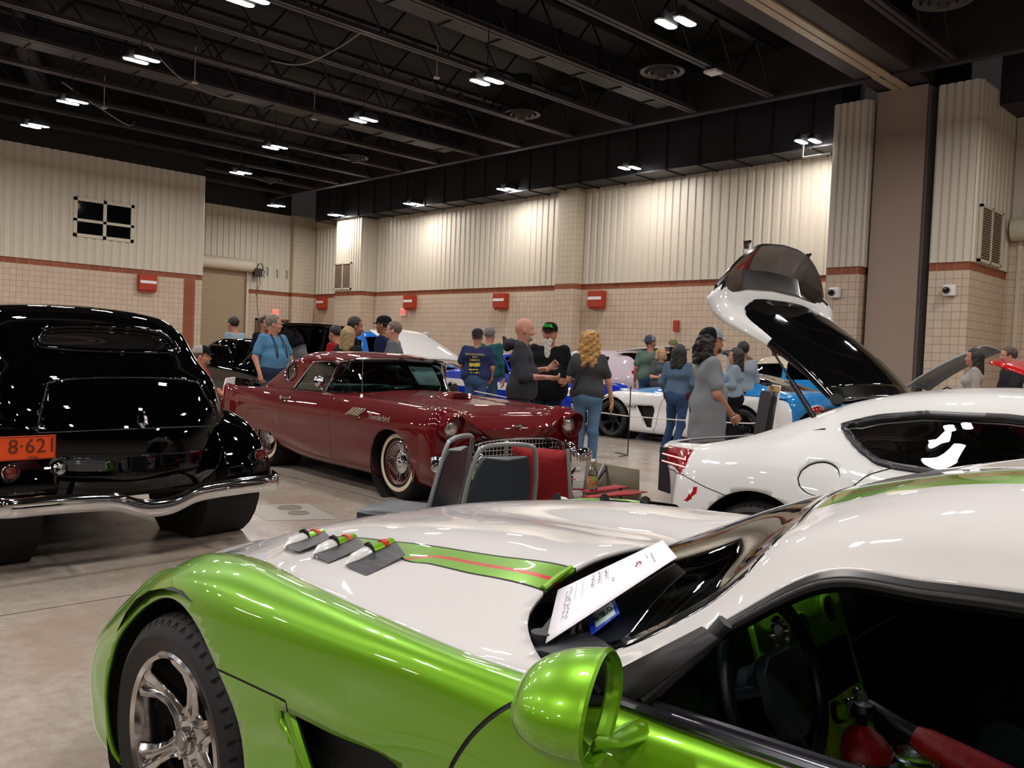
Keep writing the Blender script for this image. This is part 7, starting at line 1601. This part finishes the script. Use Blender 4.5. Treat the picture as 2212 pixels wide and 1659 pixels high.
# rope line
M_rope=mat('white_rope','#cfc9c0',rough=.8)
def rope(name,label,P,r_=.009): g=G(); g.tube([tuple(p) for p in cr(P,8)],r_,6); o=g.obj(name,M_rope); tag(o,label,'rope'); return o
def W_(px,py,z):
    M=cam.matrix_world.to_3x3(); v=M@Vector(((px-1106)/1868.9,-(py-829.5)/1868.9,-1)); k=(z-1.35)/v.z; return (v.x*k,v.y*k,z)
def WD(px,py,D):
    x,y=at(px,py,D); M=cam.matrix_world.to_3x3(); v=M@Vector(((px-1106)/1868.9,-(py-829.5)/1868.9,-1)); return (x,y,1.35+v.z*D)
rope('barrier_rope','white rope barrier sagging from behind the red hardtop to the wire post',[WD(1025,845,11.2),WD(1110,862,11.4),WD(1185,880,11.6),WD(1262,887,11.8),WD(1357,899,12.0)])
rope('barrier_rope','white rope barrier between the wire post and the grey sign stand',[WD(1357,899,12.0),WD(1480,908,11.6),WD(1600,914,11.2),WD(1632,914,11.0)])
rope('barrier_rope','short white rope on the floor at the lower left corner',[(-1.95,.15,.02),(-1.99,.40,.02),(-2.20,.80,.02),(-2.55,1.15,.02)],.012)
x,y=at(1357,960,12.0)
t=thing('wire_post','thin black wire post holding the white rope before the white and blue coupe','post',(x,y,0))
g=G(); g.tube([(0,0,.01),(0,0,.98)],.008,6); g.tube([(0,0,.02),(-.30,.1,.02)],.007,6); g.tube([(0,0,.02),(.05,-.25,.02)],.007,6); g.obj('rod',M_bt,t)
# folded sign case
x,y=at(1650,900,9.6)
t=thing('sign_stand','black backed display board on a case leaning behind the white fastback','display board',(x,y,0),R(45))
M2_=Matrix.Rotation(R(8),3,'Y')
g=G(); g.plate([(-.30,.30),(.17,.30),(.13,1.13),(-.24,1.13)],(0,0,0),(0,-1,.0),(.12,0,1),.02); g.obj('front_frame',M_white,t,smooth=False)
g=G(); g.plate([(-.20,1.06),(.20,1.06),(.20,1.12),(-.20,1.12)],(-.03,0,0),(0,-1,.0),(.12,0,1),.02); g.obj('wood_rail',mat('pine_rail','#a98a5b',rough=.6),t,smooth=False)
g=G(); g.plate([(-.24,.55),(.16,.55),(.20,.62),(.19,1.02),(.15,1.06),(-.22,1.06),(-.25,1.0)],(-.06,0,0),(0,-1,.0),(.12,0,1),.05); bevel(g.obj('case_back',mat('moulded_black','#0d0d0f',rough=.45),t,smooth=False),.01)
for y0 in (-.12,-.04,.04): g=G(); g.tube([(-.065+.12*.65-.0,y0,.65),(-.065+.12*.95,y0,.95)],.006,5); g.obj('moulded_rib',mat('moulded_black'),t)
g=G(); g.box((-.14,-.20,0),(.08,.26,.56)); g.obj('case_lower',mat('moulded_black'),t,smooth=False)
g=G(); g.box((-.02,-.03,1.12),(.06,.1,1.15)); g.obj('clip_pen',mat('navy_elastic'),t,smooth=False)
# ------------------------------------------------------------ cars further back
def profile_car(name,label,o,th,st,paint,wins,wheels,width_rows=None,ws=None,rear=None,rim='mesh',extra=None,glassc='#5a6468',stripe=None,open_top=None,ws_mat=None,arch=.36,cat='car',res=70):
    """st: [x, belt half width, roof half width, z sill, z belt, z top] ; the top is the bonnet, roof or deck height"""
    t=thing(name,label,cat,(o[0],o[1],0),R(th)); S=[]
    for x,wb,wr,zs,zb,zt in st:
        up=zt-zb; S.append((x,[(0,zt),(wr*.55,zt-.01),(wr*.9,zt-.03-up*.03),(wr,zt-.06-up*.08),((wr+wb*.97)/2,(zt+zb)/2-.01),(wb*.97,zb+.012),(wb,zb-.05),(wb*1.015,(zb+zs)/2+.05),(wb,zs+.12),(wb*.95,zs),(wb*.6,zs-.02)]))
    D=dense(rowlines(S),res+30,res); pm=gridpm(D); side=lambda V:np.abs(V[:,1])>.45
    W=[sdf(p,(0,2),3,False,side) for p in wins]; A=[sdf(circ(x,r_,r_*1.12),(0,2),2,True,lambda V:np.abs(V[:,1])>.5) for x,r_ in wheels]
    T=[]
    if ws is not None: T.append(sdf(ws,(0,1),2,False,lambda V:V[:,2]>.7))
    if rear is not None: T.append(sdf(rear,(0,1),2,False,lambda V:V[:,2]>.7))
    O=sdf(open_top,(0,1),1,False,lambda V:V[:,2]>.5) if open_top else None
    for f in W+A+T+([O] if O else []): pm.cut(f)
    if stripe: [pm.cut(lambda V,q=q:V[:,2]-q) for q in stripe[0]]
    c=pm.cen(); sw=np.zeros(len(c),bool); ar=sw.copy(); tw=sw.copy()
    for f in W: sw|=f(c)<0
    for f in A: ar|=f(c)<0
    for f in T: tw|=f(c)<0
    op=(O(c)<0) if O else np.zeros(len(c),bool)
    mi=np.zeros(len(c),int)
    ms=[paint]
    if stripe: ms.append(stripe[1]); mi=np.where((c[:,2]>stripe[0][0])&(c[:,2]<stripe[0][1])&(np.abs(c[:,1])>.6) if len(stripe)<3 else stripe[2](c),1,0)
    pm.obj('body_shell',~sw&~ar&~tw&~op,ms,t,mi,.012)
    for s in (1,-1):
        if sw.any(): pm.obj('side_window',sw&~ar&~op&(c[:,1]*s>0),ws_mat or glass('car_glass_'+glassc.strip('#'),glassc,.35),t)
    if tw.any(): pm.obj('windshield',tw&~sw&~op,ws_mat or glass('car_glass_'+glassc.strip('#'),glassc,.35),t)
    x0=min(s[0] for s in st); x1=max(s[0] for s in st); wm=max(s[1] for s in st)
    g=G(); g.box((x0+.2,-wm*.8,.16),(x1-.2,wm*.8,.5)); g.obj('underbody',M_dark,t,smooth=False)
    for x,r_ in wheels:
        for s in (1,-1): wheel(t,x,(wm-.13)*s,r_,.2,r_*.66,s,rim,5,m_rim=mat('black_rim','#0d0d0f',rough=.3,metal=.4) if rim=='mesh' else None)
    if extra: extra(t)
    return t
def lid(t,name,x0,x1,w,z,hx,hz,ang,paint,under,crown=.04,curve=0,par=True):
    """panel lying x0..x1 (relative to hinge) swung up by ang about the hinge"""
    g=G(); ca,sa=math.cos(R(ang)),math.sin(R(ang)); rows=[]
    for i in range(9):
        u=i/8; x=(x0+(x1-x0)*u); zz=-curve*u*u; rows.append([(hx+x*ca-(zz+crown*(1-(v*2-1)**2))*sa*0+0,w*(v*2-1)*(1-.06*u),0) for v in np.linspace(0,1,9)])
        rows[-1]=[(hx+x*ca-(zz+crown*(1-(v*2-1)**2))*sa*(1 if x1>x0 else -1),w*(v*2-1)*(1-.06*u),hz+abs(x)*sa+(zz+crown*(1-(v*2-1)**2))*ca) for v in np.linspace(0,1,9)]
    g.ring(rows,False,False); o=solid(g.obj(name,[paint,under],t),.025,0); o.modifiers['s'].material_offset=1 if par else 0; o.modifiers['s'].material_offset_rim=0; return o
def org(th,lx,ly,X,Y):
    a=R(th); return (X-lx*math.cos(a)+ly*math.sin(a),Y-lx*math.sin(a)-ly*math.cos(a))
M_blue=mat('sky_blue_paint','#1d78b8',rough=.4,coat=1,coatr=.02,spec=.1); M_royal=mat('royal_blue_paint','#0a2a9c',rough=.4,coat=1,coatr=.02,spec=.1)
# white and sky blue coupe
g_=W_(1327,944,0)
t2,_,_=viper(180,(g_[0],g_[1]+.80),'white and sky blue sports coupe with black wheels behind the rope',False,M_pearl,M_blue)
for ch in KIDS(t2):
    if ch.name.startswith('wheel') and 'well' not in ch.name:
        for q in KIDS(ch):
            if not q.name.startswith('tyre'): q.data=q.data.copy(); q.data.materials[0]=mat('black_rim','#0d0d0f',rough=.3,metal=.4)
for s in (1,-1):
    g=G(); rings=[]
    for k_ in range(20): a=2*PI*k_/20; rings.append((-3.40+.0*math.cos(a),(.52+.20*math.cos(a))*s,.72+.055*math.sin(a)))
    g.add([(x-.09,y,z) for x,y,z in rings],[tuple(range(20))]); solid(g.obj('tail_lamp',mat('tail_red_lens'),t2,smooth=False),.03); ringobj('tail_lamp_rim',[(x-.095,(y-.52*s)*1.12+.52*s,(z-.72)*1.2+.72) for x,y,z in rings],.010,M_pearl,t2,6)
mx=Matrix.Translation((-.43,.958,.56))@Matrix.Rotation(PI,4,'Z')@Matrix.Rotation(PI/2,4,'X')
e=text('side_badge','VIPER',.075,mat('black_strap'),None,ext=.002,shear=.2,sx=1.5); e.parent=t2; e.matrix_local=mx@Matrix.Diagonal((1.5,1,1,1))
# pale pink white wagon with raised tailgate and black load bay
M_pink=mat('pinkish_white_paint','#b9a9b2',rough=.45,coat=1,spec=.1)
def wag(t):
    lid(t,'tailgate',0,-1.05,.62,0,-3.05,1.50,10,M_pink,mat('satin_black_trim'),.05,.08)
    g=G(); g.box((-3.55,-.66,.62),(-2.2,.66,.68)); g.obj('load_floor',mat('charcoal_vinyl'),t,smooth=False)
    g=G(); g.box((-2.25,-.66,.68),(-2.2,.66,1.3)); g.obj('seat_backs',mat('charcoal_vinyl'),t,smooth=False)
    for s in (1,-1): g=G(); g.cyl((-3.35,.6*s,1.05),(-3.85,.56*s,1.62),.012,8); g.obj('gas_strut',mat('black_strap'),t)
    for s in (1,-1): g=G(); g.box((-3.72,min(.60*s,.80*s),.72),(-3.60,max(.60*s,.80*s),1.12)); bevel(g.obj('tail_lamp',mat('tail_red_lens'),t,smooth=False),.02)
px_=at(1265,780,16.6)
profile_car('wagon','pale pinkish white wagon with raised tailgate and black load bay',org(180,-3.8,.9,-10.9,14.25),180,[(.85,.70,.60,.3,.55,.60),(.6,.86,.7,.25,.72,.80),(0,.90,.74,.22,.86,.92),(-.8,.92,.74,.2,.93,1.0),(-1.0,.92,.70,.2,.95,1.04),(-1.6,.92,.60,.2,.97,1.46),(-2.2,.92,.60,.2,.99,1.53),(-3.0,.92,.60,.22,1.0,1.50),(-3.5,.90,.60,.28,1.0,1.40),(-3.72,.86,.58,.35,.95,1.05),(-3.8,.8,.5,.4,.6,.64)],M_pink,
 [[(-1.25,1.02),(-1.6,1.34),(-2.1,1.42),(-2.1,1.02)],[(-2.18,1.02),(-2.18,1.42),(-2.9,1.38),(-2.85,1.02)]],[(0,.35),(-2.9,.35)],ws=[(-1.02,.55),(-1.5,.5),(-1.5,-.5),(-1.02,-.55)],extra=wag,open_top=[(-3.12,.56),(-3.12,-.56),(-3.9,-.6),(-3.9,.6)],glassc='#3a4146')
t=thing('soft_toy','small pink toy figure standing at the edge of the black load bay','toy',(*at(1355,800,13.4),.9))
x,y=at(1388,820,13.2)
t.location=(-10.55,14.75,1.06)
g=G(); g.ell((0,0,.09),(.035,.035,.055),12); g.obj('toy_head',mat('toy_pink','#d98a98',rough=.6),t); g=G(); g.ell((0,0,0),(.04,.04,.04),10); g.lathe([(.05,-.05),(.04,-.02),(.02,.02)],n=12); g.obj('toy_body',mat('toy_grey','#3a3a3e',rough=.6),t)
# royal blue coupe with white stripe
def blu(t):
    for s in (1,-1):
        g=G(); g.tube([(-1.02,.70*s,.96),(-1.42,.60*s,1.33),(-1.9,.60*s,1.36)],.012,6); g.obj('window_trim',M_chrome,t)
    g=G(); g.tube([(-3.45,-.85,.55),(-3.62,-.7,.52),(-3.66,0,.52),(-3.62,.7,.52),(-3.45,.85,.55)],[(.03,.06)]*5,8); g.obj('rear_bumper',M_chrome,t)
    g=G(); g.tube([(.70,-.85,.5),(.92,-.6,.48),(.95,0,.48),(.92,.6,.48),(.70,.85,.5)],[(.03,.06)]*5,8); g.obj('front_bumper',M_chrome,t)
    for s in (1,-1): g=G(); g.box((-3.64,min(.5*s,.78*s),.62),(-3.58,max(.5*s,.78*s),.74)); g.obj('tail_lamp',mat('tail_red_lens'),t,smooth=False)
px_=at(975,850,13.6)
profile_car('fastback_muscle_car','royal blue two door car with a white side stripe behind the red hardtop',org(-8,-2.75,-.9,-13.8,11.8),-8,[(.92,.74,.62,.34,.62,.66),(.75,.84,.7,.26,.78,.82),(0,.89,.74,.22,.86,.90),(-.85,.90,.74,.2,.90,.96),(-1.0,.90,.68,.2,.91,1.0),(-1.5,.90,.58,.2,.92,1.34),(-2.0,.90,.58,.2,.93,1.36),(-2.5,.90,.60,.22,.93,1.30),(-3.0,.88,.64,.26,.92,1.05),(-3.4,.86,.66,.3,.90,.94),(-3.6,.80,.6,.36,.8,.84)],M_royal,
 [[(-1.08,.96),(-1.45,1.26),(-2.05,1.29),(-2.05,.96)],[(-2.2,1.0),(-2.2,1.26),(-2.45,1.24),(-2.75,1.03)]],[(0,.34),(-2.75,.34)],ws=[(-.98,.6),(-1.44,.52),(-1.44,-.52),(-.98,-.6)],rear=[(-2.5,.5),(-3.0,.55),(-3.0,-.55),(-2.5,-.5)],extra=blu,stripe=[(.66,.80),mat('white_car_paint')],glassc='#8fa29f')
# bright blue pickup with raised white bonnet
def trk(t):
    lid(t,'bonnet',0,-1.75,.85,0,.78,1.12,24,mat('white_car_paint'),M_blue,.05,.05)
px_=at(845,760,17.0)
profile_car('pickup_truck','bright blue pickup with its white bonnet raised, beyond the red hardtop',org(0,.8,-.9,-15.5,11.9),0,[(.8,.80,.7,.4,.9,1.0),(.5,.88,.74,.34,1.0,1.08),(-.9,.90,.74,.3,1.08,1.14),(-1.05,.90,.70,.3,1.1,1.2),(-1.35,.90,.62,.3,1.1,1.66),(-2.1,.90,.62,.3,1.1,1.70),(-2.4,.90,.66,.3,1.1,1.62),(-2.5,.9,.7,.3,1.08,1.12),(-4.2,.9,.7,.34,1.05,1.08),(-4.3,.85,.66,.4,.95,1.0)],mat('bright_blue_paint','#1463b8',rough=.4,coat=1,spec=.1),
 [[(-1.15,1.15),(-1.38,1.55),(-2.2,1.57),(-2.25,1.15)]],[(0,.38),(-3.2,.38)],ws=[(-1.06,.6),(-1.34,.55),(-1.34,-.55),(-1.06,-.6)],extra=trk,glassc='#59666a',open_top=[(-2.6,.66),(-2.6,-.66),(-4.1,-.66),(-4.1,.66)])
# silver and black coupe and black convertible at the far left
px_=at(660,760,17.5)
profile_car('hatchback_car','silver car with black roof behind the man with braces',org(-60,.85,0,*at(625,760,22.5)),-60,[(.85,.72,.6,.3,.6,.66),(.6,.86,.7,.25,.78,.84),(0,.9,.74,.22,.9,.96),(-.9,.9,.7,.2,.97,1.06),(-1.5,.9,.58,.2,1.0,1.46),(-2.3,.9,.58,.2,1.02,1.50),(-3.0,.88,.56,.25,1.02,1.40),(-3.4,.84,.6,.32,.98,1.06),(-3.5,.78,.56,.4,.8,.86)],mat('silver_paint','#9a9ca2',rough=.35,metal=.6,coat=1),
 [[(-1.1,1.04),(-1.55,1.36),(-2.2,1.40),(-2.2,1.04)],[(-2.28,1.04),(-2.28,1.40),(-2.9,1.30),(-3.0,1.06)]],[(0,.33),(-2.6,.33)],ws=[(-.95,.58),(-1.45,.5),(-1.45,-.5),(-.95,-.58)],glassc='#22272a')
px_=at(690,775,15.6)
def cv_(t):
    for y in (-.35,.35): g=G(); g.box((-1.9,y-.22,.5),(-1.78,y+.22,1.12)); bevel(g.obj('seat_back',mat('charcoal_vinyl'),t,smooth=False),.05)
profile_car('convertible_car','low black open convertible behind the woman in the white cap',org(-57,.85,0,*at(702,760,17.0)),-57,[(.85,.72,.6,.3,.58,.62),(.6,.86,.7,.25,.72,.76),(0,.9,.74,.22,.82,.88),(-.9,.9,.72,.2,.88,.94),(-1.3,.9,.72,.2,.9,.94),(-2.2,.9,.72,.2,.92,.96),(-2.9,.88,.7,.25,.9,.98),(-3.4,.82,.6,.32,.86,.92),(-3.5,.76,.56,.4,.7,.76)],M_bpaint,[],[(0,.33),(-2.6,.33)],glassc='#22272a',open_top=[(-1.2,.6),(-1.2,-.6),(-2.2,-.6),(-2.2,.6)],extra=cv_)
# black car with raised bonnet
def bl2(t):
    lid(t,'bonnet',0,1.30,.78,0,-.72,1.00,33,M_bpaint,mat('satin_black_trim'),.04,.03)
    g=G(); g.tube([(.3,.6,.86),(.05,.62,1.38)],.008,6); g.obj('bonnet_prop',M_bt,t)
    g=G(); g.box((-.5,-.6,.62),(.6,.6,.78)); g.obj('engine_bay',mat('engine_grime','#1c1d20',rough=.4,metal=.5),t,smooth=False)
    g=G(); g.ell((.0,0,.84),(.22,.25,.06)); g.obj('air_cleaner',M_chrome,t)
px_=at(420,800,12.6)
profile_car('saloon_car','black car with its bonnet raised behind the seated man in red',org(0,.9,-.9,-12.1,6.9),0,[(.9,.74,.64,.32,.66,.72),(.7,.86,.72,.26,.80,.86),(0,.9,.74,.22,.86,.92),(-.7,.9,.74,.2,.90,.96),(-1.0,.9,.68,.2,.91,1.02),(-1.6,.9,.58,.2,.93,1.38),(-2.4,.9,.58,.2,.93,1.38),(-3.0,.88,.62,.24,.92,1.05),(-3.6,.84,.62,.3,.88,.93),(-3.7,.78,.58,.38,.72,.78)],M_bpaint,
 [[(-1.1,.97),(-1.62,1.28),(-2.3,1.29),(-2.5,.97)]],[(0,.34),(-2.8,.34)],ws=[(-.98,.6),(-1.52,.52),(-1.52,-.52),(-.98,-.6)],extra=bl2,open_top=[(.72,.62),(.72,-.62),(-.62,-.66),(-.62,.66)],glassc='#22272a')
x,y=at(512,862,11.9)
t=thing('display_board_white','white board leaning on the black car front behind the seated man','board',(x-.3,y,.0),R(50)); g=G(); g.plate([(-.28,.0),(.28,.0),(.28,.36),(.22,.44),(-.28,.44)],(0,0,.42),(0,-1,0),(.1,0,1),.015); g.obj('board_face',M_white,t,smooth=False); g=G(); g.box((.0,-.2,0),(.04,.2,.5)); g.obj('board_stand',M_bt,t,smooth=False)
# dark car whose bonnet shows above the vintage sedan
px_=at(185,700,9.8)
def dk(t): lid(t,'bonnet',0,1.2,.72,0,-.75,1.03,35,mat('carbon_black','#101015',rough=.25,coat=1),mat('satin_black_trim'),.05,.05)
profile_car('sports_car','dark car with its scooped bonnet lifted, showing above the vintage sedan roof',org(0,.9,-.9,-12.9,3.4),0,[(.9,.72,.62,.3,.6,.66),(.6,.88,.72,.25,.76,.82),(0,.92,.74,.22,.84,.90),(-.75,.92,.72,.2,.9,.98),(-1.4,.92,.56,.2,.93,1.24),(-2.2,.92,.56,.2,.94,1.26),(-3.0,.9,.6,.24,.94,1.02),(-3.5,.84,.6,.32,.86,.92)],M_bpaint,[[(-1.0,.98),(-1.45,1.17),(-2.1,1.19),(-2.4,.98)]],[(0,.34),(-2.5,.34)],ws=[(-.85,.6),(-1.3,.5),(-1.3,-.5),(-.85,-.6)],extra=dk,glassc='#22272a')
# cream roofed old car
M_crm=mat('cream_roof_paint','#c2b8a4',rough=.4,coat=1,spec=.1)
px_=at(1700,800,15.8)
profile_car('vintage_hardtop','old car with a rounded cream roof and dark pillars behind the sky blue coupe',(-11.05,17.5),180,[(.9,.80,.66,.34,.84,.90),(0,.9,.74,.26,.98,1.04),(-.9,.9,.74,.24,1.0,1.06),(-1.1,.9,.70,.24,1.0,1.14),(-1.45,.9,.64,.24,1.0,1.50),(-2.0,.9,.65,.24,1.0,1.56),(-2.8,.9,.64,.24,1.0,1.52),(-3.2,.9,.66,.26,.99,1.30),(-3.5,.88,.68,.3,.97,1.04),(-4.1,.82,.62,.38,.9,.94)],M_blue,
 [[(-1.15,1.06),(-1.42,1.36),(-2.05,1.40),(-2.1,1.06)],[(-2.2,1.06),(-2.15,1.40),(-2.75,1.38),(-3.05,1.1)]],[(0,.36),(-2.95,.36)],ws=[(-1.12,.62),(-1.42,.58),(-1.42,-.58),(-1.12,-.62)],stripe=[(1.30,1.301),M_crm,lambda c:c[:,2]>1.30],glassc='#6f7876')
# pale blue raised bonnet, grey raised boot, red bonnet
px_=at(1490,770,17.0)
profile_car('vintage_coupe','car with a small pale blue raised bonnet beyond the people at centre right',(-12.2,20.4),180,[(.9,.78,.6,.34,.8,.86),(0,.88,.7,.26,.9,.98),(-.9,.9,.7,.24,.95,1.02),(-1.4,.9,.56,.24,.98,1.40),(-2.4,.9,.56,.24,.98,1.40),(-3.4,.85,.6,.3,.9,.96)],mat('pale_blue_paint','#6d8494',rough=.35,metal=.3,coat=1),[[(-1.0,1.0),(-1.35,1.3),(-2.3,1.3),(-2.5,1.0)]],[(0,.35),(-2.7,.35)],extra=lambda t:lid(t,'bonnet',0,1.15,.62,0,-.72,1.05,42,mat('pale_blue_paint'),mat('satin_black_trim'),.09,.25),glassc='#22272a')
px_=at(1930,860,9.3)
def greyboot(t):
    P=[WD(1935,800,9.3),WD(1975,760,9.3),WD(2010,738,9.3),WD(2095,752,9.3)]
    lid(t,'boot_lid',0,-1.3,.60,0,-2.4,1.02,42,mat('slate_blue_paint','#5d6872',rough=.2,metal=.4,coat=1),mat('slate_under','#4a525a',rough=.25,metal=.7),.09,.22)
    g=G(); g.tube([(-2.6,-.4,1.0),(-2.75,-.42,1.1),(-2.9,-.45,1.05)],.012,6); g.obj('lid_hinge',M_bt,t)
profile_car('roadster','slate blue car hidden behind the white fastback with its boot lid raised',(-8.0,14.95),180,[(.9,.70,.6,.3,.56,.62),(0,.88,.7,.24,.76,.84),(-.8,.88,.68,.22,.82,.9),(-1.3,.88,.6,.22,.84,1.0),(-2.3,.88,.62,.24,.86,1.0),(-3.2,.82,.6,.3,.8,.86)],mat('slate_blue_paint'),[],[(0,.33),(-2.4,.33)],extra=greyboot)

# red car with its rounded bonnet raised
M_rr=mat('bright_red_paint','#b00a08',rough=.4,coat=1,spec=.1)
def rdx(t): lid(t,'bonnet',0,1.15,.66,0,-.72,.98,36,M_rr,M_rr,.08,.22)
profile_car('red_sports_car','bright red car with its rounded bonnet raised at the right edge',(-2.9,11.4),180,[(.9,.72,.6,.3,.56,.6),(.6,.88,.72,.25,.74,.8),(0,.92,.74,.22,.84,.9),(-.75,.92,.72,.2,.88,.94),(-1.2,.92,.66,.2,.9,1.1),(-2.2,.92,.6,.2,.92,1.16),(-3.2,.88,.6,.28,.86,.92)],M_rr,[[(-1.1,.94),(-1.3,1.06),(-2.1,1.1),(-2.3,.94)]],[(0,.34),(-2.45,.34)],extra=rdx,glassc='#22272a')
# seat for the man in red
t=thing('folding_chair','tan folding chair under the seated man in the red tee','chair',(*at(432,800,11.2),0),R(52))
g=G(); g.box((-.1,-.22,.36),(.32,.22,.385)); g.obj('seat',mat('tan_plastic','#6b5638',rough=.5),t,smooth=False)
g=G(); g.box((-.26,-.24,.62),(-.235,.24,.80)); g.obj('backrest',mat('tan_plastic'),t,smooth=False)
for s_ in (1,-1):
    g=G(); g.tube([(-.245,.23*s_,.80),(-.2,.23*s_,.4),(.28,.22*s_,.02)],.011,6); g.obj('leg',M_bt,t); g=G(); g.tube([(.25,.2*s_,.37),(-.24,.2*s_,.02)],.011,6); g.obj('leg',M_bt,t)
pass
